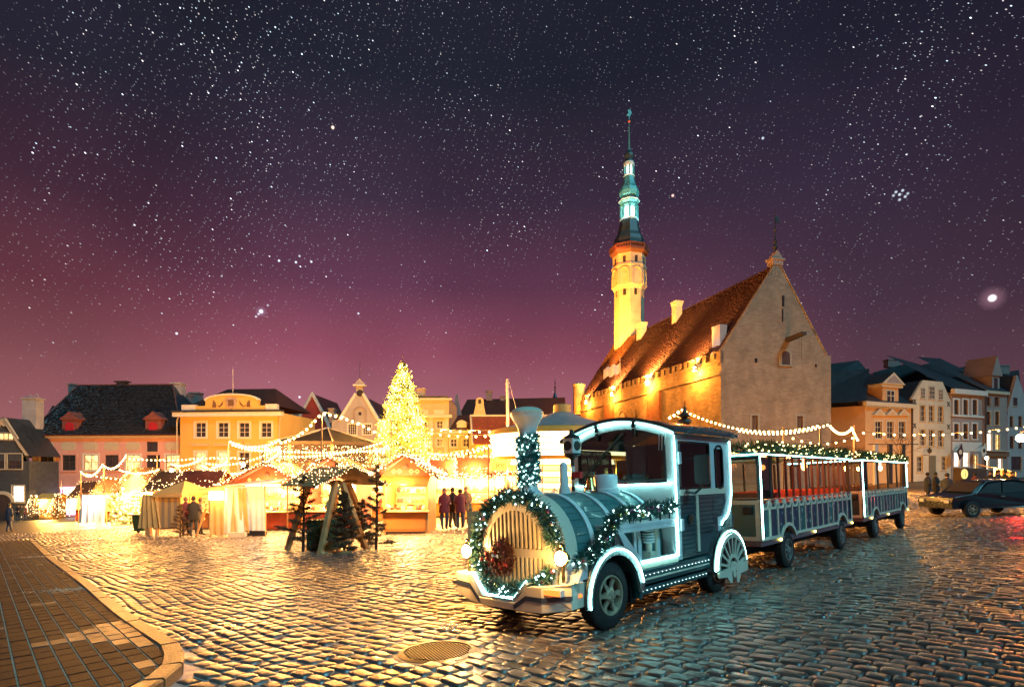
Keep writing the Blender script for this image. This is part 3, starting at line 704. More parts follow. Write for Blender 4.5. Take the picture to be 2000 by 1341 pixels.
# chimney
m = MB(); m.lathe([(.20, 1.50), (.16, 1.56), (.115, 1.60), (.105, 1.62), (.105, 2.27), (.115, 2.33), (.14, 2.39), (.178, 2.45), (.195, 2.49), (.19, 2.52)], 32, (-.36, 0, 0)); m.build('chimney', WHITE, LOCO, True)
m = MB(); m.lathe([(.198, 2.50), (.20, 2.52), (.175, 2.555), (.14, 2.575), (.10, 2.585), (.0001, 2.588)], 32, (-.36, 0, 0)); m.build('chimney_rim', CREAM, LOCO, True)
m = MB(); m.lathe([(.085, 1.50), (.075, 1.58), (.058, 1.64), (.05, 1.90), (.03, 1.935), (.0001, 1.94)], 20, (.30, 0, 0)); m.build('whistle', WHITE, LOCO, True)
m = MB(); m.lathe([(.19, 1.50), (.19, 1.57), (.165, 1.58), (.165, 1.755), (.15, 1.775), (.0001, 1.78)], 28, (1.22, 0, 0)); m.build('steam_dome', WHITE, LOCO, True)
# bell in a yoke
m = MB(); m.tube([(.86, -.10, 1.54), (.86, -.10, 1.70), (.86, -.05, 1.80), (.86, .05, 1.80), (.86, .10, 1.70), (.86, .10, 1.54)], .010, 6); m.tube([(.86, 0, 1.80), (.80, 0, 2.02), (.92, 0, 2.08), (.98, 0, 1.95)], .007, 6); m.build('bell_yoke', BLACK, LOCO)
m = MB(); m.lathe([(.085, 1.565), (.078, 1.59), (.055, 1.63), (.045, 1.70), (.028, 1.735), (.0001, 1.74)], 20, (.86, 0, 0)); m.build('bell', BRASS, LOCO, True)
# signal lantern on a striped post
LX, LY = 1.02, .42
ln_ = empty('signal_lantern', (LX, LY, 0), 0, LOCO)
m = MB(); m.lathe([(.06, 1.34), (.06, 1.42), (.075, 1.44), (.06, 1.50), (.03, 1.53)], 12)
for k in range(5):
    z = 1.53 + k * .095; m.mi = k % 2; m.tube([(0, 0, z), (0, 0, z + .095)], .028, 10)
m.build('striped_post', [BLACK, WHITE], ln_)
m = MB(); m.lathe([(.03, 2.0), (.05, 2.03), (.12, 2.07), (.12, 2.09)], 16); m.build('lantern_foot', DARK, ln_, True); m = MB(); m.lathe([(.12, 2.31), (.12, 2.33), (.04, 2.37), (.03, 2.43), (.0001, 2.44)], 16); m.build('lantern_cap', DARK, ln_, True)
m = MB(); m.box(-.09, .09, -.09, .09, 2.09, 2.31); m.build('lantern_box', WHITE, ln_, bevel=.01)
lensm = emit('lantern_lens', (1, .80, .52), .9)
for ax, c in (('x', (-.092, 0, 2.20)), ('y', (0, -.092, 2.20))):
    m = MB(); m.lathe([(.068, 0), (.068, -.012), (.058, -.014)] , 20, c, ax); m.build('lens_ring', BLACK, ln_)
    m = MB(); m.lathe([(.058, -.006), (.0001, -.012)], 20, c, ax); m.build('lens', lensm, ln_)
m = MB(); m.box(-.035, .035, -.15, -.02, 1.74, 1.83); m.build('post_box', RED, ln_)
# front mudguard, wheel
def arch(name, c, r0, r1, a0, a1, y0, y1, mt, parent=LOCO, sq=1., n=24):
    o_ = arcp(c, r1, a0, a1, n, sq); i_ = arcp(c, r0, a0, a1, n, sq); mb = MB(); mb.band(o_, i_, y0, y1, 'y'); return mb.build(name, mt, parent, True)
arch('mudguard', (.06, .36), .49, .55, -12, 186, S - .03, -.52, DTEAL)
arch('mudguard_lip', (.06, .36), .47, .575, -2, 186, S - .05, S - .015, CHECK)
m = MB(); m.tube([(p[0], S - .062, p[1]) for p in arcp((.06, .36), .535, 10, 186, 28)], .009, 6); m.build('led_strip', LED, LOCO)
arch('mudguard', (.06, .36), .49, .55, -12, 186, .52, -S + .03, DTEAL)
for q_ in ((-.50, -.36, S, -.56, .30, .62), (.50, .60, -.80, -.5, .2, .6), (.50, .60, .5, .80, .2, .6)): m = MB(); m.box(*q_); m.build('mud_flap', BLACK, LOCO)
for x in (0.02, 2.78):
    for y, yr in ((S + .12, 0), (-S - .12, 1)):
        w_ = wheel(LOCO, x, y, .375 if x < 1 else .36, .22)
        if yr: w_.rotation_euler = (0, 0, PI)
# wing panel between nose and mudguard
m = MB(); m.hexa([(-.60, S + .02, .56), (-.42, S, .56), (-.42, -.62, .56), (-.62, -.62, .56), (-.56, S + .03, .64), (-.40, S + .01, .86), (-.38, -.60, .9), (-.58, -.62, .70)]); m.build('wing_panel', WHITE, LOCO, bevel=.01)
# side casing: white frame, recess, boiler showing, shelf
casing = [(.40, .66), (1.56, .62), (1.56, 1.16), (.15, 1.12), (.12, 1.04), (.32, .98), (.56, .74)]
fr_o = [(.52, .70), (1.575, .62), (1.575, 1.15), (.20, 1.10), (.12, 1.03), (.20, .93)]
m = MB(); m.box(.10, 1.56, S + .005, -.50, 1.10, 1.155); m.build('shelf', WHITE, LOCO, bevel=.01)
m = MB(); m.box(.50, 1.575, S, -.48, .58, .665); m.build('foot_ledge', CREAM, LOCO, bevel=.01)
fo = [(.60, .66), (1.57, .66), (1.57, 1.10), (.16, 1.10), (.30, .90)]; fi = [(.68, .70), (1.50, .70), (1.50, 1.055), (.30, 1.055), (.40, .96)]
m = MB(); m.band(fo, fi, S, S + .05, 'y', closed=True); m.build('casing_frame', WHITE, LOCO, bevel=.006)
m = MB(); m.box(.28, 1.56, -.62, -.60, .62, 1.10); m.build('recess_wall', DTEAL, LOCO)
for k in range(6):
    m = MB(); m.box(.30, .82, -.66, -.625, .70 + k * .063, .757 + k * .063); m.build('side_plank', TEAL, LOCO)
for x_ in (.80, 1.32): m = MB(); m.box(x_, x_ + .06, -.69, -.62, .67, 1.10); m.build('recess_post', WHITE if x_ < 1 else CREAM, LOCO, bevel=.006)
for k in range(6):
    m = MB(); m.lathe([(.07, -.012), (.085, 0), (.07, .012)], 18, (1.09, -.72, .88 + k * .036)); m.build('spring_coil', WHITE, LOCO, True)
m = MB(); m.box(1.03, 1.15, -.78, -.64, .67, .76); m.lathe([(.04, .76), (.04, .86)], 12, (1.09, -.72, 0)); m.build('spring_base', CREAM, LOCO)
m = MB()
for k in range(6): m.tube([(.28 + k * .24, S + .06, 1.155), (.28 + k * .24, S + .06, 1.235)], .012, 6)
m.tube([(.15, S + .06, 1.235), (1.56, S + .06, 1.235)], .008, 6); m.build('rail', BLACK, LOCO)
# running board with dot lights
m = MB(); m.box(.58, 2.55, S - .02, -.45, .53, .578); m.box(.62, 2.52, S - .01, -.80, .40, .53); m.box(.62, 2.50, S + .03, -.75, .27, .36); m.build('running_board', DTEAL, LOCO, bevel=.006)
m = MB(); m.box(.62, 2.40, S - .03, S - .012, .455, .475); m.build('board_stripe', CREAM, LOCO)
m = MB()
for k in range(18): m.ball((.70 + k * .1, S - .022, .515), .006, 6, 4); m.ball((.70 + k * .1, S + .025, .318), .006, 6, 4)
tag(m.build('dot_light', emit('dot_light', (.6, 1, 1), 4), LOCO), kind='stuff')
# ------------- cab
CX0, CX1, ZB, ZR = 1.577, 3.30, .60, 2.30
def roofz(y, z0=ZR, h=.25): return z0 + h * math.cos(y / .90 * PI / 2) ** .8 if abs(y) < .9 else z0
cab = MB()
cab.box(CX0, CX0 + .05, S, -S, .60, 1.62)                                   # front bulkhead
cab.box(CX0, CX0 + .05, S, S + .13, 1.62, 2.30); cab.box(CX0, CX0 + .05, -S - .13, -S, 1.62, 2.30)
ys = [S + i * .0875 for i in range(21)]
for a, b in zip(ys[:-1], ys[1:]):
    cab.hexa([(CX0, a, 2.20), (CX0 + .05, a, 2.20), (CX0 + .05, b, 2.20), (CX0, b, 2.20), (CX0, a, roofz(a)), (CX0 + .05, a, roofz(a)), (CX0 + .05, b, roofz(b)), (CX0, b, roofz(b))]) if abs(a + b) / 2 > .74 else cab.hexa([(CX0, a, roofz(a) - .13), (CX0 + .05, a, roofz(a) - .13), (CX0 + .05, b, roofz(b) - .13), (CX0, b, roofz(b) - .13), (CX0, a, roofz(a)), (CX0 + .05, a, roofz(a)), (CX0 + .05, b, roofz(b)), (CX0, b, roofz(b))])
# camera side: pillars, header, rear pillar with curved lower edge
cab.box(CX0 + .05, 1.68, S, S + .04, .60, 2.30); cab.box(1.68, 3.30, S, S + .04, 2.20, 2.30); cab.box(2.62, 2.72, S, S + .04, 1.52, 2.20)
cab.box(2.72, 2.76, S, S + .04, 1.52, 2.2); cab.box(3.06, 3.12, S, S + .04, 1.52, 2.20); cab.box(2.76, 3.06, S, S + .04, 2.12, 2.2)
m = MB(); m.box(2.14, 2.20, S - .005, S + .04, .66, 1.445); m.build('door_post', CREAM, LOCO); m = MB(); m.box(1.68, 3.12, S - .003, S + .04, 1.45, 1.535); m.build('door_rail', CREAM, LOCO)
cab.box(1.68, 3.12, -S - .04, -S, .6, 1.5); cab.box(1.6, 3.3, -S - .04, -S, 2.2, 2.3); cab.box(3.1, 3.3, -S - .04, -S, 1.5, 2.2); cab.box(1.6, 1.7, -S - .04, -S, 1.5, 2.2)
curve = [(3.12, 2.30), (3.30, 2.30), (3.30, 1.62)] + [(2.98 + .32 * math.cos(math.radians(a_)), 1.55 + .50 * math.sin(math.radians(a_))) for a_ in range(0, -91, -15)] + [(2.90, .99), (2.90, .90), (2.80, .90), (2.80, 1.10), (2.98, 1.12), (3.10, 1.30), (3.12, 1.55)]
cab.prism(curve, S, S + .04, 'y')
cab.box(3.24, 3.30, S, S + .30, .9, 2.3); cab.box(3.24, 3.30, -S - .30, -S, .9, 2.3); cab.box(3.24, 3.30, S, -S, .6, 1.3)
cab.build('cab_frame', WHITE, LOCO)
m = MB()
for k in range(13):
    z = .67 + k * .0605
    for x0, x1 in ((1.69, 2.135), (2.205, 2.66)):
        if k < 4 and x0 > 2: continue
        mb = MB(); mb.box(x0, x1, S + .008, S + .03, z, z + .053); mb.build('door_plank', DTEAL, LOCO)
for k in range(7):
    z = 1.03 + k * .0605; x1 = 2.84 + min(.24, .06 + k * .045)
    mb = MB(); mb.box(2.67, x1, S + .008, S + .03, z, z + .053); mb.build('door_plank', DTEAL, LOCO)
m = MB(); m.box(1.68, 3.12, S + .034, S + .038, .60, 1.47); m.build('side_lining', CHECK, LOCO)
# windows
def rrect(x0, x1, z0, z1, r, n=5):
    return arcp((x1 - r, z1 - r), r, 0, 90, n) + arcp((x0 + r, z1 - r), r, 90, 180, n) + arcp((x0 + r, z0 + r), r, 180, 270, n) + arcp((x1 - r, z0 + r), r, 270, 360, n)
def sidewin(name, x0, x1, z0, z1, r=.04, y=S):
    m = MB(); m.band(rrect(x0, x1, z0, z1, r), rrect(x0 + .025, x1 - .025, z0 + .025, z1 - .025, max(.01, r - .02)), y - .012, y + .03, 'y', closed=True); f = m.build(name, BLACK, LOCO)
    m = MB(); m.prism(rrect(x0 + .02, x1 - .02, z0 + .02, z1 - .02, max(.01, r - .02)), y + .008, y + .014, 'y'); m.build('pane', GLASS, f); return f
sidewin('window', 1.70, 2.60, 1.54, 2.19); sidewin('window', 2.78, 3.05, 1.52, 2.18, .12)
w_ = sidewin('window', 1.70, 2.60, 1.54, 2.19); w_.location = (0, -2 * S - .03, 0)
# windscreen
wo = [(-.74, 1.66)] + [(y, roofz(y) - .13) for y in [-.74, -.6, -.45, -.3, -.15, 0, .15, .3, .45, .6, .74]] + [(.74, 1.66)]
wi = [(y * .955, 1.69 + (z - 1.66) * .93) for y, z in wo]
m = MB(); m.band(wo, wi, CX0 - .015, CX0 + .03, 'x', closed=True); ws = m.build('windscreen', BLACK, LOCO)
m = MB(); m.prism(wi, CX0 + .004, CX0 + .010, 'x'); m.build('pane', GLASS, ws)
m = MB(); m.tube([(CX0 - .03, -.10, 2.36), (CX0 - .035, .50, 1.88)], .010, 6); m.tube([(CX0 - .02, .1, 2.18), (CX0 - .02, .62, 1.75)], .007, 6); m.build('wiper', BLACK, LOCO)
# roof
m = MB(); yy = [-.97 + i * 1.94 / 24 for i in range(25)]
ro = [(y, roofz(y * .9, 2.32, .26)) for y in yy]; ri = [(y, z - .05) for y, z in ro]
m.band(ro, ri, CX0 - .16, 3.42, 'x'); m.build('roof', DTEAL, LOCO, True)
m = MB(); needles(m, [Vector((CX0 + .2 + i * .08, -.93 + (i % 3) * .02, 2.34)) for i in range(22)], 260, .05, .05, .008); m.build('roof_trim', mat('foil_trim', (.3, .45, .45), .3, .5), LOCO)
m = MB(); m.tube([(CX0 - .03, y, roofz(y) - .035) for y in ys], .007, 6); m.tube([(CX0 - .02, S - .012, .67), (CX0 - .02, S - .012, 2.26)], .008, 6)
m.tube([(.66, S - .02, .675), (CX0 - .03, S - .02, .675)], .008, 6); m.tube([(CX0 - .035, S + .05, 1.625), (CX0 - .035, .80, 1.625)], .007, 6)
m.tube([(3.305, S - .01, 2.25), (3.305, S - .01, 1.62)] + [(2.985 + .32 * math.cos(math.radians(a_)), S - .01, 1.55 + .50 * math.sin(math.radians(a_))) for a_ in range(0, -91, -15)] + [(2.905, S - .01, .98)], .005, 6)
m.build('led_strip', LED, LOCO)
for yb, n_ in ((.70, 3), (-.72, 3)):
    for k in range(n_):
        mb = MB(); y = yb + (k - 1) * .045; L_ = R.uniform(.15, .24); mb.tube([(CX0 - .03, y, 2.30), (CX0 - .035, y + .012, 2.30 - L_)], .013, 6, .003); mb.build('icicle', WHITE, LOCO)
for y in (.36, -.28):
    mb = MB(); mb.box(CX0 - .05, CX0 - .01, y - .028, y + .028, roofz(y) - .10, roofz(y) - .01); mb.box(CX0 - .05, CX0 - .02, y - .022, y + .022, roofz(y) - .22, roofz(y) - .11); mb.build('roof_clip', DARK, LOCO, bevel=.008)
for x in (1.70,):
    for z in (1.88, .98):
        mb = MB(); mb.box(1.64, 1.71, S - .03, S - .005, z, z + .16); mb.build('hinge', WHITE, LOCO, bevel=.005)
m = MB(); m.lathe([(.07, S - .002), (.07, S - .014), (.06, S - .018), (.0001, S - .016)], 24, (1.93, 0, 1.12), 'y'); em_ = m.build('emblem', DARK, LOCO, True)
m = MB(); m.lathe([(.056, S - .019), (.050, S - .021)], 20, (1.93, 0, 1.12), 'y')
for k in range(7):
    a = 2 * PI * k / 7; m.box(1.93 + .028 * math.cos(a) - .01, 1.93 + .035 * math.cos(a) + .012, S - .024, S - .018, 1.12 + .035 * math.sin(a) - .012, 1.12 + .035 * math.sin(a) + .012)
m.build('relief', mat('dull_brass', (.10, .08, .05), .5, .6), em_)
# mirror
m = MB(); m.tube([(1.80, S - .02, 1.50), (1.80, S - .16, 1.48), (1.86, S - .22, 1.55), (1.86, S - .22, 1.86)], .018, 8); mi_ = m.build('mirror_arm', BLACK, LOCO)
m = MB(); m.prism(rrect(-.10, .10, 1.60, 2.00, .045), 0, .06, 'x'); m.build('mirror', BLACK, LOCO, bevel=.012, loc=(1.84, S - .24, 0), rot=(0, 0, .15))
# cab interior
for q_ in ((3.26, 3.29, S + .25, -S - .25, 1.30, 1.55), (3.26, 3.29, S + .25, -S - .25, 2.12, 2.30)): m = MB(); m.box(*q_); m.build('rear_panel', DTEAL, LOCO)
m = MB(); m.box(3.265, 3.275, S + .26, -S - .26, 1.55, 2.12); m.build('rear_pane', glassmat('tinted_glass', (.10, .15, .16), .0), LOCO)
m = MB(); m.box(2.35, 2.85, -.70, .70, .62, 1.20); m.box(2.75, 2.90, -.70, .70, 1.15, 1.62); m.build('seat', REDIN, LOCO, bevel=.04)
m = MB(); m.box(1.66, 1.95, -.80, .80, 1.35, 1.56); m.build('dashboard', BLACK, LOCO, bevel=.03)
m = MB(); m.lathe([(.19, -.012), (.205, 0), (.19, .012)], 24); m.build('steering_wheel', BLACK, LOCO, loc=(2.12, -.36, 1.60), rot=(0, math.radians(-60), 0))
m = MB(); m.box(1.70, 1.82, .05, .20, 1.565, 1.70); m.build('dash_box', RED, LOCO)
m = MB()
for _ in range(14): m.ball((1.72 + R.uniform(0, .12), R.uniform(-.45, .5), 1.58), R.uniform(.03, .055), 8, 5)
tag(m.build('dash_snow', WHITE, LOCO, True), kind='stuff')
# rear wheel fan
FC = (3.04, .34)
arch('rear_mudguard', FC, .55, .60, -2, 180, S - .05, -.45, CHECK)
arch('rear_mudguard_side', FC, .50, .60, -2, 180, S - .07, S - .03, DARK)
m = MB(); m.tube([(p[0], S - .078, p[1]) for p in arcp(FC, .545, 2, 180, 28)], .011, 6); m.build('led_strip', LED, LOCO)
fan = empty('spoke_fan', (FC[0], S - .075, FC[1]), 0, LOCO)
m = MB(); m.band(arcp((0, 0), .50, 0, 180, 24), arcp((0, 0), .44, 0, 180, 24), -.03, 0, 'y'); m.band(arcp((0, 0), .20, 0, 180, 16), arcp((0, 0), .145, 0, 180, 16), -.032, 0, 'y'); m.build('fan_rim', CREAM, fan)
for k in range(9):
    a = math.radians(12 + 156 * k / 8); c, s_ = math.cos(a), math.sin(a); t = (-s_, c)
    mb = MB(); mb.prism([(c * .19 + t[0] * .014, s_ * .19 + t[1] * .014), (c * .45 + t[0] * .019, s_ * .45 + t[1] * .019), (c * .45 - t[0] * .019, s_ * .45 - t[1] * .019), (c * .19 - t[0] * .014, s_ * .19 - t[1] * .014)], -.028, -.004, 'y'); mb.build('fan_spoke', CREAM, fan)
m = MB(); m.prism([(-.50, -.02), (.52, .06), (.52, -.10), (.24, -.12), (.17, -.24), (.09, -.24), (.09, -.05), (-.07, -.05), (-.07, -.22), (-.13, -.22), (-.24, -.12), (-.50, -.10)], -.033, -.002, 'y'); m.band(arcp((0.01, -.05), .14, 0, 180, 12), arcp((.01, -.05), .085, 0, 180, 12), -.036, 0, 'y'); m.build('fan_plate', CREAM, fan)
m = MB(); m.lathe([(.055, -.04), (.055, -.02), (.05, 0)], 20, (.01, 0, -.10), 'y'); m.build('hub', CREAM, fan, True)
m = MB(); m.prism(arcp((0, 0), .49, 0, 180, 20), .0, .02, 'y'); m.build('fan_back', BLACK, fan)
m = MB(); m.box(3.32, 3.62, -.06, .06, .38, .44); m.tube([(3.6, 0, .41), (4.2, 0, .41)], .03, 8); m.build('tow_bar', BLACK, LOCO)
m = MB(); m.box(3.33, 3.58, S + .16, S + .34, .74, 1.02); m.build('junction_box', mat('junction_paint', (.3, .55, .52), .4), LOCO, bevel=.02)
m = MB(); m.tube([(3.50, S + .2, 1.0), (3.66, S + .15, 1.08), (3.75, S + .2, .9), (3.7, S + .3, .6), (3.5, S + .4, .5)], .022, 7); m.build('cable', BLACK, LOCO)

garland('nose_garland', 'thick garland with cool lights and baubles ringed round the locomotive grille', [(-.66, .63 * math.cos(math.radians(a_)), .88 + .66 * math.sin(math.radians(a_)) + .02 * math.sin(a_)) for a_ in range(-20, 176, 8)], .075, 4600, LMW, 62, 15, .07, .006, lr=.009)
garland('chin_garland', 'drooping lit garland hanging in the V notch under the grille', [(-.66, -.57, .70), (-.72, -.42, .58), (-.78, -.20, .50), (-.80, .05, .47), (-.78, .28, .50), (-.72, .44, .60), (-.67, .56, .80)], .07, 2600, LMW, 40, 12, .065, .006, lr=.010)
garland('shelf_garland', 'lit garland with gold and silver baubles along the side rail of the locomotive', [(.10, S + .02, 1.25), (.3, S + .02, 1.30), (.6, S + .02, 1.27), (.9, S + .02, 1.32), (1.2, S + .02, 1.30), (1.56, S + .02, 1.34)], .075, 2600, LMW, 38, 12, .06, .006, lr=.010)
garland('wing_garland', 'garland hanging down beside the front mudguard to the right headlight', [(.12, S + .02, 1.22), (0, S + .0, 1.12), (-.12, S + .0, 1.02), (-.20, S + .02, .90), (-.40, S + .06, .84), (-.5, S + .06, .76)], .075, 2300, LMW, 26, 8, .06, .006, lr=.010)
garland('chimney_garland', 'garland densely wound with cool white lights round the chimney shaft', [(-.36 + .105 * math.cos(k * .5), .105 * math.sin(k * .5), 1.63 + k * .0082) for k in range(76)], .04, 9500, LMW, 240, 0, .04, .006, mat('garland_teal_lit', (.05, .22, .20), .6, var=.5, scale=30), lr=.008)  # glow of the lights is put into the brighter teal needle colour
# wreath in the grille
wr = bpy.data.objects.new('wreath', None); COL.objects.link(wr); wr.matrix_world = LMW @ Matrix.Translation((-.70, .17, .82)); tag(wr, 'red and russet wreath hanging on the grille of the locomotive', 'wreath')
m = MB(); needles(m, [Vector((0, .13 * math.cos(a), .15 * math.sin(a))) for a in np.linspace(0, 2 * PI, 24)], 1500, .075, .05, .006); tag(m.build('wreath_twigs', mat('russet_tinsel', (.12, .03, .02), .5, var=.5, scale=30), wr), kind='stuff')
m = MB()
for k in range(12): m.ball((-.05, R.gauss(0, .10), R.gauss(0, .11)), R.uniform(.016, .028), 8, 5)
tag(m.build('berry', RED, wr, True), kind='stuff')
for k_, sg in ((0, -1), (1, 1)):
    mb = MB(); mb.add([(-.09, 0, .02), (-.10, sg * .05, .05), (-.10, sg * .05, -.0), (-.12, sg * .025, .03)], [(0, 1, 3), (1, 2, 3), (2, 0, 3), (0, 2, 1)]); mb.build('bow_loop', WHITE, wr)

# ---------------------------------------------------------------- wagons
WL = 5.70
BENCH = mat('bench_wood', (.30, .16, .07), .5, var=.2, scale=5)
WG = glassmat('wagon_glass', (.8, .84, .84), .3)
def snowflake(mb, x, z, r, y):
    for k in range(3):
        a = PI * k / 3 + .2; c, s_ = math.cos(a) * r, math.sin(a) * r; t = (-math.sin(a) * r * .16, math.cos(a) * r * .16)
        mb.add([(x - c + t[0], y, z - s_ + t[1]), (x + c + t[0], y, z + s_ + t[1]), (x + c - t[0], y, z + s_ - t[1]), (x - c - t[0], y, z - s_ - t[1])], [(0, 1, 2, 3)])
def wagon(t0, label, warm):
    root = empty('train_wagon', train_pt(t0)); root.rotation_euler = TROT; tag(root, label, 'wagon', 'wagons of the tourist train')
    MW = Matrix.LocRotScale(train_pt(t0), TROT, None)
    m = MB(); m.box(.02, WL - .02, S + .02, -S - .02, .50, .60); m.build('skirt', mat('skirt_paint', (.16, .11, .13), .4, var=.2), root)
    m = MB(); m.box(.3, WL - .3, -.5, .5, .32, .5); m.box(1.0, 1.7, -.7, .7, .3, .42); m.box(4.5, 5.2, -.7, .7, .3, .42); m.box(.3, .7, -.2, .2, .35, .5); m.build('chassis', BLACK, root)
    m = MB(); m.box(.05, WL - .05, S + .05, -S - .05, .60, .66); m.build('wagon_floor', BLACK, root)
    wx = (1.32, 4.86)
    # far side low wall
    m = MB(); m.box(.03, WL - .03, -S - .05, -S - .01, .6, 1.26); m.build('far_wall', DTEAL, root)
    # camera side: narrow dark panels between cream Y-shaped posts
    n = 15; st = (WL - .10) / n; sg = [.05 + i * st for i in range(n + 1)]
    def cut(x):      # top of the wheel arch at x
        z = .60
        for w in wx:
            d = abs(x - w)
            if d < .42: z = max(z, .36 + math.sqrt(.42 ** 2 - d * d) + .03)
        return z
    for i in range(n):
        x0, x1 = sg[i], sg[i + 1]; mb = MB(); k = 4
        for j in range(k):
            a, b = x0 + (x1 - x0) * j / k, x0 + (x1 - x0) * (j + 1) / k
            if min(cut(a), cut(b)) > 1.24: continue
            mb.hexa([(a, S + .015, cut(a)), (b, S + .015, cut(b)), (b, S + .04, cut(b)), (a, S + .04, cut(a)), (a, S + .015, 1.22), (b, S + .015, 1.22), (b, S + .04, 1.22), (a, S + .04, 1.22)])
        mb.build('side_panel', NAVY if i % 5 else TEAL, root)
        # V notch above each panel
        mid_ = (x0 + x1) / 2; mb = MB()
        mb.prism([(x0, 1.28), (x0, 1.21), (x0 + .07, 1.13), (x0 + .11, 1.155), (x0 + .05, 1.28)], S - .006, S + .035, 'y'); mb.prism([(x1, 1.28), (x1, 1.21), (x1 - .07, 1.13), (x1 - .11, 1.155), (x1 - .05, 1.28)], S - .006, S + .035, 'y')
        mb.prism([(x0 + .09, 1.155), (x0 + .07, 1.115), (x1 - .07, 1.115), (x1 - .09, 1.155)], S - .008, S + .033, 'y')
        mb.build('notch_trim', CREAM, root)
    for i in range(n + 1):
        x = sg[i]; zb = cut(x); mb = MB(); w = .024 if 0 < i < n else .05
        mb.box(x - w, x + w, S - .010, S + .03, max(.60, zb), 1.16 if 0 < i < n else 1.28); mb.build('side_post', CREAM, root)
    m = MB(); m.box(.05, wx[0] - .42, S - .012, S + .03, .595, .645); m.box(wx[0] + .42, wx[1] - .42, S - .012, S + .03, .595, .645); m.box(wx[1] + .42, WL - .05, S - .012, S + .03, .595, .645); m.build('bottom_rail', CREAM, root)
    for w in wx: arch('wheel_arch', (w, .36), .42, .48, 28, 152, S - .014, S + .10, CREAM, root)
    m = MB(); m.box(.02, WL - .02, S - .005, S + .05, 1.20, 1.215); m.box(.02, WL - .02, S + .005, S + .06, 1.272, 1.30); m.build('sill', mat('sill_metal', (.35, .32, .30), .35, .6), root)
    m = MB(); 
    for _ in range(46): 
        x = R.uniform(.8, WL - .2); z = R.uniform(.75, 1.12)
        if z > cut(x) + .06: snowflake(m, x, z, R.uniform(.015, .045), S + .0135)
    tag(m.build('snowflake', WHITE, root), kind='stuff')
    # window posts, open side with slim posts
    ns = 13 if warm else 4
    for i in range(ns + 1):
        x = .62 + (WL - .68) * i / ns; mb = MB(); mb.box(x - (.014 if warm else .03), x + (.014 if warm else .03), S + .01, S + .05, 1.30, 2.04); mb.build('window_post', DARK if not warm else mat('post_maroon', (.10, .03, .03), .4), root)
    for i in range(6):
        x = .62 + (WL - .68) * i / 5; mb = MB(); mb.box(x - .022, x + .022, -S - .05, -S - .01, 1.26, 2.04); mb.build('window_post', DARK, root)
    for q_ in ((.05, .11, S, S + .06, 1.28, 2.05), (.05, .11, -S - .06, -S, .6, 2.05), (WL - .11, WL - .05, S, S + .06, .6, 2.05), (WL - .11, WL - .05, -S - .06, -S, .6, 2.05), (.58, .66, S + .01, S + .05, 1.28, 2.05), (.05, .09, -.02, .02, 1.32, 2.0)): m = MB(); m.box(*q_); m.build('pillar', BLACK, root)
    for q_ in ((.04, .08, S, -S, 2.0, 2.07), (.04, .08, S, -S, 1.26, 1.32)): m = MB(); m.box(*q_); m.build('window_rail', BLACK, root)
    m = MB(); m.box(.06, .065, S + .06, -S - .06, 1.32, 2.0); m.build('front_pane', WG, root)
    m = MB(); m.box(.12, .58, S + .025, S + .03, 1.31, 2.02); m.build('side_pane', WG, root)
    # front face: teal panel in a cream frame
    m = MB(); m.box(.02, .06, S, -S, .60, 1.28); m.build('front_panel', TEAL if warm else NAVY, root)
    m = MB(); m.band([(S, .60), (-S, .60), (-S, 1.28), (-S - .25, 1.28), (-S - .36, 1.20), (S + .66, 1.20), (S + .52, 1.29), (S, 1.29)] if 0 else [(S, .60), (-S, .60), (-S, 1.29), (S, 1.29)], [(S + .09, .67), (-S - .09, .67), (-S - .09, 1.22), (S + .09, 1.22)], .0, .03, 'x', closed=True); m.build('front_frame', CREAM, root)
    m = MB(); m.box(-.03, .02, S + .13, S + .30, 1.05, 1.19); m.build('handle_box', BLACK, root, bevel=.02)
    text('JAZZY', .10, mat('tint_letters', (.30, .5, .5), .4), root, (.012, S + .75, 1.14), (PI / 2, 0, -PI / 2), 'lettering', .002) if warm else None
    # roof
    m = MB(); yy = [-.93 + i * 1.86 / 14 for i in range(15)]; ro = [(y, 2.10 + .10 * math.cos(y / .93 * PI / 2)) for y in yy]; ri = [(y, z - .04) for y, z in ro]
    m.band(ro, ri, -.05, WL + .05, 'x'); m.box(-.04, WL + .04, S - .04, S + .02, 2.04, 2.11); m.box(-.04, .04, S, -S, 2.04, 2.11); m.build('roof', DTEAL, root, True)
    m = MB(); m.tube([(-.055, -S, 2.075), (-.055, S - .05, 2.075)], .010, 6); m.tube([(-.04, S - .052, 2.075), (WL + .04, S - .052, 2.075)], .010, 6); m.tube([(.03, S - .02, .64), (.03, S - .02, 2.06)], .010, 6)
    if not warm: m.tube([(WL - .03, S - .02, 1.28), (WL - .03, S - .02, 2.06)], .010, 6)
    m.build('led_strip', LEDW if 0 else LED, root)
    for x in wx:
        for y, yr in ((S + .10, 0), (-S - .10, 1)):
            w_ = wheel(root, x, y, .33, .18, mat('steel_rim', (.30, .27, .26), .4, .35), holes=True)
            if yr: w_.rotation_euler = (0, 0, PI)
    for x in (.9, 2.85, WL - .02) if warm else (.85, 2.85, WL - .02):
        mb = MB(); mb.box(x - .03, x + .03, S - .012, S + .01, .535, .575); mb.build('marker_light', YLW, root)
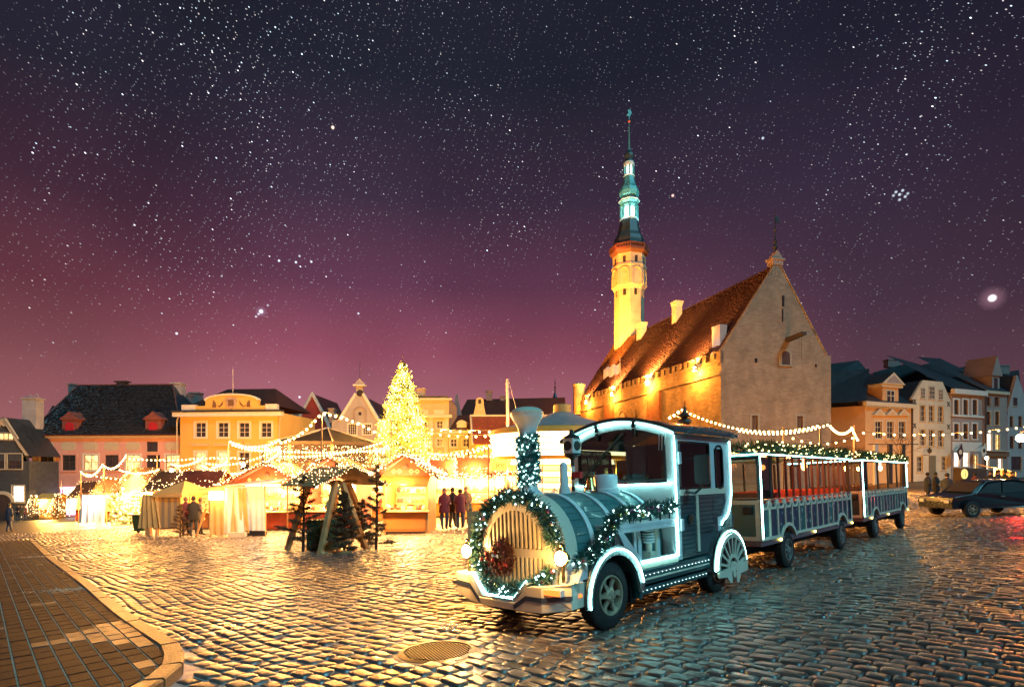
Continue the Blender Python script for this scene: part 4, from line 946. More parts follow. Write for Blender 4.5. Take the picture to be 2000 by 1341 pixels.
    for i in range(6):       # benches
        x = .75 + i * .82; b = empty('bench', (x, 0, .66), 0, root)
        mb = MB(); mb.box(0, .42, -.74, .74, .36, .42); mb.build('bench_seat', REDIN if warm else BENCH, b, bevel=.01)
        mb = MB(); mb.hexa([(.40, -.74, .40), (.44, -.74, .40), (.44, .74, .40), (.40, .74, .40), (.45, -.74, .74), (.49, -.74, .74), (.49, .74, .74), (.45, .74, .74)]); mb.build('backrest', REDIN if warm else BENCH, b)
        mb = MB(); mb.box(.05, .09, -.7, .7, 0, .36); mb.box(.36, .40, -.7, .7, 0, .36); mb.build('bench_leg', BLACK, b)
    m = MB(); m.tube([(2.85, S + .15, 2.0), (2.85, S + .15, 2.06)], .03, 8); m.ball((2.85, S + .15, 1.90), .06, 10, 7, 1.5); m.build('cabin_lamp', emit('cabin_lamp', (1, .35, .12), 7, True) if warm else emit('cabin_lamp_dim', (1, .7, .4), 3, True), root)
    for x in (1.3, 2.85, 4.4): lamp(MW @ Vector((x, .1, 1.92)), 6 if warm else 2, (1, .38, .16) if warm else (1, .7, .4), .06)
    return root, MW
w1, MW1 = wagon(4.45, 'first open-sided wagon, lit red inside, coupled to the locomotive', True)
w2, MW2 = wagon(11.25, 'last wagon of the train with slatted benches and a dim interior', False)
# tint the hitch wires
for MWx, lab, gm in ((MW1, 'dense garland with warm lights along the roof edge of the first wagon', 1), (MW2, 'dense garland with warm lights along the roof edge of the last wagon', 2)):
    garland('roof_garland', lab, [(-.02, .6, 2.20), (0, -.2, 2.20), (.02, S + .02, 2.20), (1, S, 2.22), (2, S, 2.19), (3, S, 2.22), (4, S, 2.19), (5, S, 2.22), (WL, S, 2.18)], .105, 4200, MWx, 150, 0, .085, .009, GREENY, TWY, .013)
m_ = MB(); m_.tube([(-.75, 0, .41), (.1, 0, .41)], .03, 8); m_.build('tow_bar', BLACK, w2)
# ================================================================ buildings
PINK = mat('pink_render', (.62, .32, .27), .85, var=.12, scale=.6, bump=.15, bscale=8)
OCHRE = mat('ochre_render', (.62, .38, .10), .85, var=.08, scale=.6, bump=.12, bscale=8)
CREAMW = mat('cream_render', (.42, .31, .16), .85, var=.08, scale=.6, bump=.12, bscale=8)
ORANGEW = mat('orange_render', (.50, .29, .14), .85, var=.10, scale=.6, bump=.12, bscale=8)
PALE = mat('pale_render', (.55, .46, .34), .85, var=.12, scale=.6, bump=.12, bscale=8)
GREYW = mat('grey_render', (.28, .22, .20), .85, var=.12, scale=.6, bump=.12, bscale=8)
GREYP = mat('grey_pink_render', (.33, .24, .21), .85, var=.12, scale=.6, bump=.12, bscale=8)
SLATEW = mat('slate_wall', (.055, .058, .066), .8, var=.3, scale=2, bump=.5, bscale=9)
TRIM = mat('stucco_trim', (.50, .42, .31), .8, var=.08, scale=2)
TRIMW = mat('white_trim', (.62, .57, .52), .8, var=.08, scale=2)
STUCCOW = mat('white_render', (.33, .30, .30), .85, var=.12, scale=.6, bump=.12)
SASH = mat('sash_dark', (.06, .04, .035), .5); SASHW = mat('sash_white', (.55, .50, .42), .5)
REDW = mat('red_render', (.36, .05, .035), .8, var=.15, scale=1, bump=.1)
TILED = mat('dark_tile', (.032, .034, .042), .38, var=.5, scale=3, spec=.6)
TILEB = mat('brown_tile', (.075, .028, .020), .5, var=.5, scale=3, spec=.5)
TILER = mat('red_tile', (.22, .055, .035), .55, var=.4, scale=3)
SHEET = mat('sheet_metal', (.045, .05, .058), .4, .3, var=.3, scale=1.5)
STONE = brickmat('limestone_wall', (.33, .25, .175), (.27, .20, .14), (.20, .155, .11), .55, .20, .9, .45, noise=.28)
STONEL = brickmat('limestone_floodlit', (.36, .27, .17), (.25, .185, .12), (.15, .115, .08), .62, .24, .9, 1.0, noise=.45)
TOWERM = brickmat('tower_render', (.50, .40, .26), (.44, .35, .23), (.36, .29, .20), .9, .35, .85, .35, noise=.15)
CHIM = mat('chimney_render', (.40, .36, .34), .85, var=.15, scale=1, bump=.2)
PANE = mat('window_glass', (.035, .032, .035), .08, var=.4, scale=1.5, spec=.8)
LITP = emit('lit_pane', (1, .62, .22), 1.5, var=.6)
LITW = emit('lit_pane_white', (1, .80, .62), 2.6, var=.4)
LITC = emit('curtain_glow', (1, .55, .20), .75, var=.5)
WOOD = mat('door_wood', (.14, .085, .05), .6, var=.2, scale=2)

def on_plane(o, ex, ey, u, v, d=0.):
    """local (x, z) where the sight line through (u, v) meets the facade plane"""
    r = Vector(((u - 1000) / F, 1, (EYE - v) / F)); t = (o + ey * d).dot(ey) / r.dot(ey); p = r * t - o
    return p.dot(ex), p.z
class Bld:
    def __init__(s, name, label, A, B, cat='building', group=None, base=None):
        A = Vector((A[0], A[1], 0)); B = Vector((B[0], B[1], 0)); s.W = (B - A).length; s.ex = (B - A).normalized(); s.ey = Vector((-s.ex.y, s.ex.x, 0))
        z = min(float(g(A.x, A.y)), float(g(B.x, B.y))) - .3 if base is None else base
        s.o = Vector((A.x, A.y, z)); s.rz = math.atan2(s.ex.y, s.ex.x)
        s.root = empty(name, s.o, s.rz); tag(s.root, label, cat, group); s.open = []
    def px(s, u, v, d=0.): return on_plane(s.o, s.ex, s.ey, u, v, d)
    def z(s, v, u=None, d=0.):
        return s.px(u if u is not None else 1000 + F * s.o.x / s.o.y, v, d)[1]
    def world(s, x, y, z): return s.o + s.ex * x + s.ey * y + Vector((0, 0, z))
    def win(s, u0, v0, u1, v1, **k):
        x0, z1 = s.px(u0, v0); x1, z0 = s.px(u1, v1); s.window(x0, x1, z0, z1, **k)
    def window(s, x0, x1, z0, z1, pane=None, sash=None, trim=None, nx=2, bars=(.62,), tw=.12, hole=True, sill=True, depth=.16, cur=None):
        if hole: s.open.append((x0, x1, z0, z1)); y = depth
        else: y = -.01
        m = MB()
        if trim:
            for a in ((x0 - tw, x0, z0 - tw, z1 + tw), (x1, x1 + tw, z0 - tw, z1 + tw), (x0, x1, z1, z1 + tw), (x0, x1, z0 - tw, z0)): m.box(a[0], a[1], -.05, .0, a[2], a[3])
        if sill: m.box(x0 - tw - .04, x1 + tw + .04, -.12, -.051, z0 - tw * .8, z0 - tw * .8 + .07)
        m.mi = 1; w = .055; yy = y - .05
        m.box(x0, x0 + w, yy, y, z0, z1); m.box(x1 - w, x1, yy, y, z0, z1); m.box(x0 + w, x1 - w, yy, y, z1 - w, z1); m.box(x0 + w, x1 - w, yy, y, z0, z0 + w)
        for i in range(1, nx): x = x0 + (x1 - x0) * i / nx; m.box(x - w * .5, x + w * .5, yy - .006, y, z0 + w, z1 - w)
        for b in bars: z = z0 + (z1 - z0) * b; m.box(x0 + w, x1 - w, yy + .004, y, z - .025, z + .025)
        f = m.build('window', [trim or TRIM, sash or SASHW], s.root)
        p = MB(); p.box(x0 + .01, x1 - .01, y - .02, y - .012, z0 + .01, z1 - .01); p.build('pane', pane or PANE, f)
        if cur:
            for sg in (0, 1):
                c = MB(); xa = x0 + .05 if sg == 0 else x1 - .05; xm = (x0 + x1) / 2
                c.add([(xa, y + .05, z1 - .05), (xm, y + .05, z1 - .05), (xa + (xm - xa) * .25, y + .05, z0 + .05), (xa, y + .05, z0 + .05)], [(0, 1, 2, 3)]); c.build('curtain', cur, f)
        return f
    def facade(s, m, z0, z1, x0=0., x1=None, th=.35, name='wall', depth=.17):
        x1 = s.W if x1 is None else x1
        op = [o for o in s.open if o[0] < x1 and o[1] > x0 and o[2] < z1 and o[3] > z0]; s.open = [o for o in s.open if o not in op]
        X = sorted({x0, x1, *[a for o in op for a in (o[0], o[1])]}); Z = sorted({z0, z1, *[a for o in op for a in (o[2], o[3])]})
        mb = MB()
        for i in range(len(X) - 1):
            for j in range(len(Z) - 1):
                cx, cz = (X[i] + X[i + 1]) / 2, (Z[j] + Z[j + 1]) / 2
                if any(o[0] < cx < o[1] and o[2] < cz < o[3] for o in op): continue
                mb.quad((X[i], 0, Z[j]), (X[i + 1], 0, Z[j]), (X[i + 1], 0, Z[j + 1]), (X[i], 0, Z[j + 1]))
        for a, b, c, d in op:
            mb.add([(a, 0, c), (b, 0, c), (b, 0, d), (a, 0, d), (a, depth, c), (b, depth, c), (b, depth, d), (a, depth, d)], [(0, 1, 5, 4), (1, 2, 6, 5), (2, 3, 7, 6), (3, 0, 4, 7), (4, 5, 6, 7)])
        me = bpy.data.meshes.new(name); me.from_pydata(mb.v, [], mb.f); me.materials.append(m); o = bpy.data.objects.new(name, me); COL.objects.link(o); o.parent = s.root
        return o
    def box(s, name, m, x0, x1, y0, y1, z0, z1, bevel=0): q = MB(); q.box(x0, x1, y0, y1, z0, z1); return q.build(name, m, s.root, bevel=bevel)
    def sides(s, m, D, z0, z1, x0=0., x1=None):
        x1 = s.W if x1 is None else x1; q = MB()
        q.box(x0, x0 + .3, .36, D, z0, z1); q.build('side_wall', m, s.root); q = MB(); q.box(x1 - .3, x1, .36, D, z0, z1); q.build('side_wall', m, s.root); q = MB(); q.box(x0 + .31, x1 - .31, D - .3, D, z0, z1); q.build('back_wall', m, s.root)
        for xx in (x0, x1): q = MB(); q.quad((xx, 0, z0), (xx, .36, z0), (xx, .36, z1), (xx, 0, z1)); q.build('wall_return', m, s.root)
def tiles(name, a, b, c, d, nu, nv, m, parent, lift=.05, jit=.02, clip=None):
    """roof plane as courses of single tiles. a,b = eave left/right; d,c = ridge left/right (local)"""
    a, b, c, d = map(Vector, (a, b, c, d)); n = (b - a).cross(d - a).normalized(); vs = []; fs = []
    if n.z < 0: n = -n
    for j in range(nv):
        t0, t1 = j / nv, (j + 1.12) / nv
        for i in range(nu):
            o_ = .5 * (j % 2) / nu; s0, s1 = max(0, (i + .03) / nu - o_), min(1, (i + .97) / nu - o_)
            if s1 <= s0: continue
            def P(s_, t): return (a.lerp(b, s_)).lerp(d.lerp(c, s_), t)
            l = lift + R.uniform(-jit, jit) * .5; tl = R.uniform(-jit, jit)
            k = len(vs); q0, q1, q2, q3 = P(s0, t0), P(s1, t0), P(s1, min(t1, 1.0)), P(s0, min(t1, 1.0)); mid0 = P((s0 + s1) / 2, t0)
            vs += [q0 + n * (l + tl), mid0 + n * (l + .03), q1 + n * (l - tl), q2 + n * .01, P((s0 + s1) / 2, min(t1, 1)) + n * .03, q3 + n * .01, q0, q1]
            fs += [(k, k + 1, k + 4, k + 5), (k + 1, k + 2, k + 3, k + 4), (k + 6, k + 7, k + 2, k + 1), (k + 6, k + 1, k, k)]
    fs = [f if f[2] != f[3] else (f[0], f[1], f[2]) for f in fs]
    me = bpy.data.meshes.new(name); me.from_pydata([tuple(v) for v in vs], [], fs); me.materials.append(m); o = bpy.data.objects.new(name, me); COL.objects.link(o); o.parent = parent; o['kind'] = 'stuff'; return o

# ---------------- pink house
def PT(u, Y): return ((u - 1000) / F * Y, Y)
b = Bld('pink_house', 'long pink two storey house with a steep dark tiled roof and two red dormers', PT(63, 70.5), PT(355, 69.5)); H = b
ze = b.z(850); D = 10.
for i, u in enumerate((78, 121, 164, 205, 247, 286, 324)):
    lit = i in (2, 4, 6)
    b.win(u, 888, u + 27, 918, trim=PINK if i % 2 else TRIMW, sash=SASH, pane=LITP if lit else PANE, bars=(.55,), tw=.22, cur=LITC if not lit else None)
    if i != 5:
        x0, z1 = b.px(u - 1, 863); x1, z0 = b.px(u + 27, 879); c = .25; m = MB()
        m.prism([(x0 + c, z0), (x1 - c, z0), (x1 - c, z0 + c * .6), (x1, z0 + c * .6), (x1, z1 - c * .6), (x1 - c, z1 - c * .6), (x1 - c, z1), (x0 + c, z1), (x0 + c, z1 - c * .6), (x0, z1 - c * .6), (x0, z0 + c * .6), (x0 + c, z0 + c * .6)], -.04, 0, 'y'); m.build('stucco_panel', TRIM, b.root)
b.win(286, 862, 308, 882, sash=SASH, nx=1, bars=(), tw=.05); b.win(68, 938, 95, 962, trim=TRIMW, sash=SASH, pane=emit('shop_glow', (.95, .75, 1), 1.8, var=.5), bars=())
x0, z1 = b.px(121, 952); x1, z0 = b.px(147, 1003); b.window(x0, x1, z0, z1, trim=emit('door_led', (1, .5, .95), 3), sash=SASH, pane=LITW, bars=(.55,), tw=.10, sill=False)
b.facade(PINK, 0, ze - .35); b.sides(PINK, D, 0, ze)
b.box('cornice', TRIM, -.2, b.W + .2, -.35, .0, ze - .35, ze); b.box('gutter', mat('gutter_red', (.10, .02, .02), .5), -.25, b.W + .25, -.50, -.351, ze - .08, ze + .06)
m = MB()
for k in range(15): w = .55 if k % 2 else .42; m.box(-.02, w, -.03, -.001, .3 + k * .62, .3 + k * .62 + .56)
m.build('quoin', TRIM, b.root)
zr = (EYE - 752) / F * 75.2 - b.o.z; xl = ((146 - 1000) / F * 75.2 - b.o.x); xr = ((338 - 1000) / F * 75.2 - b.o.x)
tiles('roof_tile', (-.3, -.45, ze + .03), (b.W + .3, -.45, ze + .03), (xr, D / 2, zr), (xl, D / 2, zr), 84, 34, TILED, b.root, .10, .06)
m = MB(); m.quad((-.3, -.4, ze), (b.W + .3, -.4, ze), (xr, D / 2, zr - .02), (xl, D / 2, zr - .02)); m.quad((-.3, D, ze), (b.W + .3, D, ze), (xr, D / 2, zr - .02), (xl, D / 2, zr - .02)); m.quad((-.3, -.4, ze), (xl, D / 2, zr - .02), (-.3, D, ze)); m.quad((b.W + .3, -.4, ze), (xr, D / 2, zr - .02), (b.W + .3, D, ze)); m.build('roof', TILED, b.root)
m = MB(); m.tube([(-.3, -.45, ze + .06), (xl, D / 2, zr + .04), (xr, D / 2, zr + .04), (b.W + .3, -.45, ze + .06)], .09, 6); m.build('ridge', mat('ridge_tile', (.16, .06, .05), .6), b.root)
for u in (136, 299):
    x, z0 = b.px(u, 846, .0); e = empty('dormer', (x, .0, z0), 0, b.root)
    m = MB(); m.box(-1.0, 1.0, 0, 2.2, 0, 1.7); m.prism([(-1.25, 1.7), (1.25, 1.7), (1.1, 1.95), (.5, 2.3), (0, 2.75), (-.5, 2.3), (-1.1, 1.95)], -.15, 2.6, 'y'); m.build('dormer_case', mat('dormer_paint', (.20, .06, .05), .7), e)
    m = MB(); m.prism([(-.55, .25)] + [(.55 * math.cos(a), 1.1 + .3 * math.sin(a)) for a in np.linspace(0, PI, 8)[::-1]] + [(.55, .25)], -.05, 0, 'y'); m.build('shutter', RED, e)
    m = MB(); m.box(-1.15, 1.15, -.2, 0, -.12, .0); m.build('dormer_sill', TRIM, e)
x, z = b.px(240, 750, 5); m = MB(); m.box(x - .6, x + .6, 4.6, 5.3, zr - .2, zr + .35); m.box(x - .9, x + .9, 4.5, 5.4, zr + .35, zr + .5); m.build('vent', TILED, b.root)
def chimney(u0, u1, v0, v1, Y, label, mt=CHIM, pots=0, D=1.2, root=None, name='chimney'):
    """free standing description of a stack; child when root is given"""
    x0, x1 = (u0 - 1000) / F * Y, (u1 - 1000) / F * Y; z0, z1 = (EYE - v1) / F * Y, (EYE - v0) / F * Y
    m = MB(); w = x1 - x0; m.box(0, w, 0, D, 0, z1 - z0 - .25); m.box(-.1, w + .1, -.1, D + .1, z1 - z0 - .25, z1 - z0 - .05); m.box(.05, w - .05, .05, D - .05, z1 - z0 - .05, z1 - z0)
    for k in range(pots):
        cx = w * (k + .5) / pots; m.tube([(cx + .28 * math.cos(a), D / 2, z1 - z0 + .05 + .3 * math.sin(a)) for a in np.linspace(0, PI, 7)], .05, 5)
    o = m.build(name, mt, None, loc=(x0, Y, z0))
    if root is not None:
        o.parent = root.root; rz = root.rz; p = Vector((x0, Y, z0)) - root.o; o.location = (p.dot(root.ex), p.dot(root.ey), p.z); o.rotation_euler = (0, 0, -rz)
    else: tag(o, label, 'chimney')
    return o
chimney(333, 353, 746, 820, 75, '', root=b); chimney(354, 368, 768, 812, 77, '', root=b, mt=GREYW); chimney(369, 388, 765, 812, 79, '', root=b, mt=GREYW); chimney(133, 143, 748, 775, 78, '', root=b, mt=GREYW)

# ---------------- dark gabled house far left
b = Bld('gabled_house', 'dark slate-walled gabled house with cream window frames at the far left edge', PT(-75, 66), PT(57, 66)); W = b.W
ze = b.z(900)
for u0, u1 in ((-35, -5), (-2, 9), (15, 43)): b.win(u0, 886, u1, 915, trim=TRIM, sash=SASH, bars=(.3, .55, .78), nx=4)
b.win(-8, 847, 27, 857, trim=TRIM, pane=LITP, nx=3, bars=()) if 0 else None
b.win(24, 948, 47, 980, trim=TRIM, pane=LITW, sash=SASH, nx=4, bars=(.25, .5, .75))
b.facade(SLATEW, 0, ze); b.sides(SLATEW, 9, 0, ze)
ax, az_ = b.px(8, 818); xr_, zr_ = b.px(54, 884); xl_ = 2 * ax - xr_
m = MB(); m.prism([(xl_, ze), (xr_, ze), (xr_ - .4, ze + .6), (ax, az_), (xl_ + .4, ze + .6)], 0, .3, 'y'); m.build('gable', SLATEW, b.root)
m = MB(); m.band([(xr_ + .3, zr_ - .3), (xr_ - .5, zr_ + .9), (ax + .3, az_ + .1), (ax - .3, az_ + .1), (xl_ + .5, zr_ + .9), (xl_ - .3, zr_ - .3)], [(xr_ - .05, zr_ - .3), (xr_ - .8, zr_ + .7), (ax + .15, az_ - .35), (ax - .15, az_ - .35), (xl_ + .8, zr_ + .7), (xl_ + .05, zr_ - .3)], -.25, .0, 'y'); m.build('barge_board', TRIM, b.root)
x0, z1 = b.px(-20, 846); x1, z0 = b.px(27, 858); b.window(x0, x1, z0, z1, pane=LITP, sash=SASH, nx=5, bars=(), trim=TRIM, hole=False)
x0, z0 = b.px(10, 825); m = MB(); m.lathe([(.45, -.14), (.40, -.18), (.25, -.16), (.0001, -.16)], 20, (x0, 0, z0), 'y'); m.build('roundel', TRIM, b.root)
m = MB(); m.quad((xr_ + .5, -.3, zr_ - .4), (ax, -.3, az_ + .2), (ax, 11, az_ + .2), (xr_ + .5, 11, zr_ - .4)); m.quad((xl_ - .5, -.3, zr_ - .4), (ax, -.3, az_ + .2), (ax, 11, az_ + .2), (xl_ - .5, 11, zr_ - .4)); m.quad((xl_ - 3, 9, zr_), (xr_ + 3.0, 9, zr_ - .5), (xr_ + 1, 14, az_ + 2.6), (xl_ - 3, 14, az_ + 3.2)); m.build('roof', SHEET, b.root)
x, z = b.px(5, 985); m = MB(); m.prism([(x - 1.1, 0), (x - 1.1, z + .2)] + [(x + 1.1 * math.cos(a), z + .2 + 1.0 * math.sin(a)) for a in np.linspace(PI, 0, 10)] + [(x + 1.1, z + .2), (x + 1.1, 0)], -.06, .0, 'y'); m.build('arched_door', SASH, b.root)
m = MB(); m.band([(x + 1.5 * math.cos(a), z + .2 + 1.4 * math.sin(a)) for a in np.linspace(PI, 0, 12)], [(x + 1.12 * math.cos(a), z + .2 + 1.02 * math.sin(a)) for a in np.linspace(PI, 0, 12)], -.12, 0, 'y'); m.build('door_arch', TRIM, b.root)
chimney(43, 70, 775, 838, 69.5, '', root=b, pots=2)

# ---------------- yellow house with a crest
b = Bld('yellow_house', 'ochre yellow house with a curved attic pediment bearing a coat of arms', PT(352, 68.5), PT(545, 67.5))
zc = b.z(806)
for u in (378, 422, 463, 506): b.win(u + 4, 825, u + 24, 853, trim=TRIMW, sash=SASHW, bars=(.35, .66), tw=.24)
for i, u in enumerate((378, 422, 463, 506)):
    b.win(u + 4, 883, u + 24, 918, trim=TRIMW, sash=SASHW, pane=LITP if i in (0, 1) else PANE, bars=(.35, .66), tw=.24)
    x0, z1 = b.px(u - 3, 867); x1, z0 = b.px(u + 30, 870); b.box('lintel_cornice', TRIM, x0, x1, -.25, 0, z0, z1)
b.facade(OCHRE, 0, zc - .5); b.sides(OCHRE, 10, 0, zc)
b.box('cornice', TRIMW, -.6, b.W + .6, -.6, .0, zc - .5, zc); b.box('cornice_lead', SHEET, -.7, b.W + .7, -.7, 0, zc + .003, zc + .22)
zt = b.z(793); zt2 = b.z(782); x0 = b.px(402, 780)[0]; x1 = b.px(505, 780)[0]; xm = (x0 + x1) / 2
m = MB(); m.prism([(.4, zc + .2), (b.W - .3, zc + .2), (b.W - .3, zt), (x1, zt), (x1, zt2)] + [(xm + (x1 - xm) * math.cos(a) * .98, zt2 + .62 * math.sin(a)) for a in np.linspace(.05, PI - .05, 11)] + [(x0, zt2), (x0, zt), (.4, zt)], -.1, .4, 'y'); m.build('attic', OCHRE, b.root)
m = MB(); to = [(x1 + .1, zt2)] + [(xm + (x1 - xm + .1) * math.cos(a), zt2 + .78 * math.sin(a)) for a in np.linspace(.05, PI - .05, 11)] + [(x0 - .1, zt2)]; ti = [(x1 - .1, zt2 - .1)] + [(xm + (x1 - xm - .1) * math.cos(a), zt2 - .05 + .62 * math.sin(a)) for a in np.linspace(.05, PI - .05, 11)] + [(x0 + .1, zt2 - .1)]
m.band(to, ti, -.25, .42, 'y'); m.box(.3, 2.0, -.2, .42, zc + .21, zt + .15); m.box(b.W - 1.6, b.W - .2, -.2, .42, zc + .21, zt + .15); m.build('attic_moulding', TRIMW, b.root)
cx, cz = b.px(453, 787); m = MB(); m.prism([(cx - .75, cz + .6), (cx, cz + .8), (cx + .75, cz + .6), (cx + .65, cz - .3), (cx, cz - .8), (cx - .65, cz - .3)], -.2, -.1, 'y'); cr = m.build('crest', mat('crest_stone', (.40, .28, .20), .7), b.root)
m = MB(); m.box(cx - .35, cx + .35, -.24, -.2, cz - .35, cz + .4)
for sg in (-1, 1): m.prism([(cx + sg * 1.0, cz + .3), (cx + sg * 1.5, cz - .35), (cx + sg * 1.9, cz - .2), (cx + sg * 1.5, cz - .5), (cx + sg * 1.1, cz - .2)], -.16, -.1, 'y'); m.prism([(cx + sg * 1.9, cz - .5), (cx + sg * 2.4, cz - .5), (cx + sg * 2.3, cz + .4), (cx + sg * 2.0, cz + .1)], -.16, -.1, 'y')
m.build('crest_relief', mat('crest_bronze', (.16, .09, .05), .5), cr)
m = MB(); zz = b.z(768); m.add([(.4, .5, zt), (b.W - .4, .5, zt), (b.W - 3, 5, zz + 1.2), (3, 5, zz + 1.2), (.4, 10, zt), (b.W - .4, 10, zt)], [(0, 1, 2, 3), (4, 3, 2, 5), (0, 3, 4), (1, 5, 2)]); m.build('roof', TILEB, b.root)
chimney(505, 517, 774, 795, 74, '', root=b, mt=GREYW); chimney(526, 538, 768, 800, 76, '', root=b, mt=GREYW)
m = MB(); m.tube([(cx, .2, zt2 + .5), (cx, .2, zt2 + 3.8)], .03, 5); m.build('flag_staff', TRIMW, b.root)
m = MB(); m.tube([(-.05, -.12, zc - .3), (-.35, -.12, zc - .9), (-.35, -.12, ze)], .07, 6); m.build('downpipe', TRIM, b.root); m = MB(); m.tube([(b.W + .5, -.5, zc - .1), (b.W + .1, -.12, zc - 1.6), (b.W - .05, -.1, 0)], .07, 6); m.build('downpipe', TRIM, b.root)

# ---------------- roofscape behind the market
b = Bld('red_gabled_house', 'narrow red gabled house with white scrolls behind the round pavilion', PT(572, 84), PT(648, 84))
z0 = b.z(846); za = b.z(768, d=0)
m = MB(); w = b.W; m.prism([(0, 0), (w, 0), (w, z0), (w * .90, z0 + 1.4), (w * .82, z0 + 2.6), (w * .5 + .15, za), (w * .5 - .15, za), (w * .18, z0 + 2.6), (w * .10, z0 + 1.4), (0, z0)], 0, .4, 'y'); m.build('gable', REDW, b.root)
m = MB()
for sg in (0, 1):
    X = (lambda q: q) if sg == 0 else (lambda q: w - q)
    m.band([(X(-.1), z0), (X(w * .06), z0 + 1.3), (X(w * .15), z0 + 2.6), (X(w * .5), za + .3)], [(X(.15), z0), (X(w * .12), z0 + 1.2), (X(w * .21), z0 + 2.4), (X(w * .5), za - .4)], -.2, .3, 'y')
    m.lathe([(.55, -.2), (.55, .2)], 16, (X(w * .14), 0, z0 + .4), 'y')
m.build('scroll', TRIMW, b.root)
m = MB(); m.quad((0, .4, z0), (w * .5, .4, za), (w * .5, 12, za), (0, 12, z0)); m.quad((w, .4, z0), (w * .5, .4, za), (w * .5, 12, za), (w, 12, z0)); m.build('roof', TILEB, b.root)
b.sides(REDW, 10, 0, z0)
chimney(550, 566, 806, 862, 92, 'grey chimney stack left of the red gable', GREYW); chimney(570, 583, 792, 862, 93, 'taller grey chimney stack touching the red gable', GREYW)
b = Bld('low_roofed_house', 'low house with a brown roof between the yellow house and the red gable', PT(546, 80), PT(585, 80)); zt = b.z(850); b.facade(PALE, 0, zt); m = MB(); m.add([(-.3, -.3, zt), (b.W + .3, -.3, zt), (b.W + .3, 5, zt + 2.2), (-.3, 5, zt + 2.2), (-.3, 10, zt), (b.W + .3, 10, zt)], [(0, 1, 2, 3), (4, 5, 2, 3), (0, 3, 4), (1, 5, 2)]); m.build('roof', TILEB, b.root)

b = Bld('white_gabled_house', 'tall white gabled house with a pointed finial beside the Christmas tree', PT(648, 74), PT(752, 74), 'building'); w = b.W
z0 = b.z(820); ax, za = b.px(702, 767); 
for u0 in (680, 709): b.win(u0, 828, u0 + 16, 848, trim=TRIMW, sash=SASHW, nx=4, bars=(.25, .5, .75), tw=.15)
b.facade(STUCCOW, 0, z0); b.sides(STUCCOW, 12, 0, z0)
xl = b.px(664, 820)[0]; xr = b.px(738, 820)[0]
m = MB(); m.prism([(0, z0), (w, z0), (xr, z0 + .1), (ax + .45, za), (ax + .45, za + .9), (ax + .75, za + 1.1), (ax, za + 1.9), (ax - .75, za + 1.1), (ax - .45, za + .9), (ax - .45, za), (xl, z0 + .1)], 0, .4, 'y'); m.build('gable', STUCCOW, b.root)
m = MB(); m.band([(xr + .3, z0), (ax + .6, za)], [(xr - .1, z0 - .1), (ax + .35, za - .2)], -.15, .5, 'y'); m.band([(xl - .3, z0), (ax - .6, za)], [(xl + .1, z0 - .1), (ax - .35, za - .2)], -.15, .5, 'y'); m.box(ax - .8, ax + .8, -.3, .6, za + .9, za + 1.1); m.build('coping', TRIMW, b.root)
x, z = b.px(703, 806); m = MB(); m.band([(x + .9 * math.cos(a), z + .2 + .7 * math.sin(a)) if 0 <= a <= PI else 0 for a in np.linspace(0, PI, 12)], [(x + .62 * math.cos(a), z + .2 + .45 * math.sin(a)) for a in np.linspace(0, PI, 12)], -.12, 0, 'y'); m.box(x - .9, x - .62, -.12, 0, z - 1.2, z + .2); m.box(x + .62, x + .9, -.12, 0, z - 1.2, z + .2); m.build('niche_frame', GREYW, b.root)
m = MB(); m.box(x - .18, x + .18, -.03, 0, z - .3, z + .1); m.build('loophole', PANE, b.root); m = MB(); m.lathe([(.45, -.05), (.0001, -.06)], 14, (x, 0, z + 2.6), 'y'); m.build('loophole', PANE, b.root)
m = MB(); m.quad((xl - 1.2, .4, z0 - .2), (ax, .4, za - .1), (ax - 2, 12, za - .1), (xl - 3.2, 12, z0 - .2)); m.quad((xr + .4, .4, z0), (ax, .4, za - .1), (ax, 12, za - .1), (xr + .4, 12, z0)); m.build('roof', TILEB, b.root)
m = MB(); m.tube([(ax, .2, za + 1.9), (ax, .2, za + 4.2)], .03, 5); m.build('rod', SHEET, b.root)
chimney(642, 652, 796, 825, 78, 'small chimney left of the white gable', GREYW)

b = Bld('cream_house', 'tall cream house with pilasters right of the Christmas tree', PT(790, 72), PT(877, 72)); zc = b.z(812); zt = b.z(793)
for v0, v1 in ((822, 836), (857, 871), (888, 915)):
    for u0 in (822, 853): b.win(u0, v0, u0 + 12, v1, trim=TRIM, sash=SASHW, nx=2, bars=(.55,), pane=PANE, tw=.18)
b.facade(CREAMW, 0, zt + 1); b.sides(CREAMW, 10, 0, zt + 1); b.box('cornice', TRIM, -.3, b.W + .4, -.45, 0, zc - .25, zc + .15); b.box('parapet_cap', TRIM, -.3, b.W + .4, -.3, 0, zt + .75, zt + 1.02); b.box('string_course', TRIM, -.2, b.W + .2, -.25, 0, b.z(848), b.z(845))
for u in (812, 842, 872):
    x = b.px(u, 850)[0]; b.box('pilaster', TRIM, x - .25, x + .25, -.14, -.001, 0, zc - .26)
for u0 in (816, 848): x, z = b.px(u0, 809); x1, z1 = b.px(u0 + 20, 800); b.box('attic_panel', TRIM, x, x1, -.10, -.001, z, z1)
b.box('roof', SHEET, .2, b.W - .2, .5, 9.5, zt + 1, zt + 1.4)
chimney(813, 829, 757, 792, 78, '', root=b, mt=mat('chimney_warm', (.55, .42, .28), .8))
b = Bld('cream_annex', 'lower cream wing with two rows of windows below a brown roof', PT(877, 71.5), PT(934, 71)); zc = b.z(847)
for v0, v1 in ((857, 872), (890, 915)):
    for u0 in (880, 904): b.win(u0, v0, u0 + 12, v1, trim=TRIM, sash=SASHW, nx=2, bars=(.55,), pane=PANE, tw=.18)
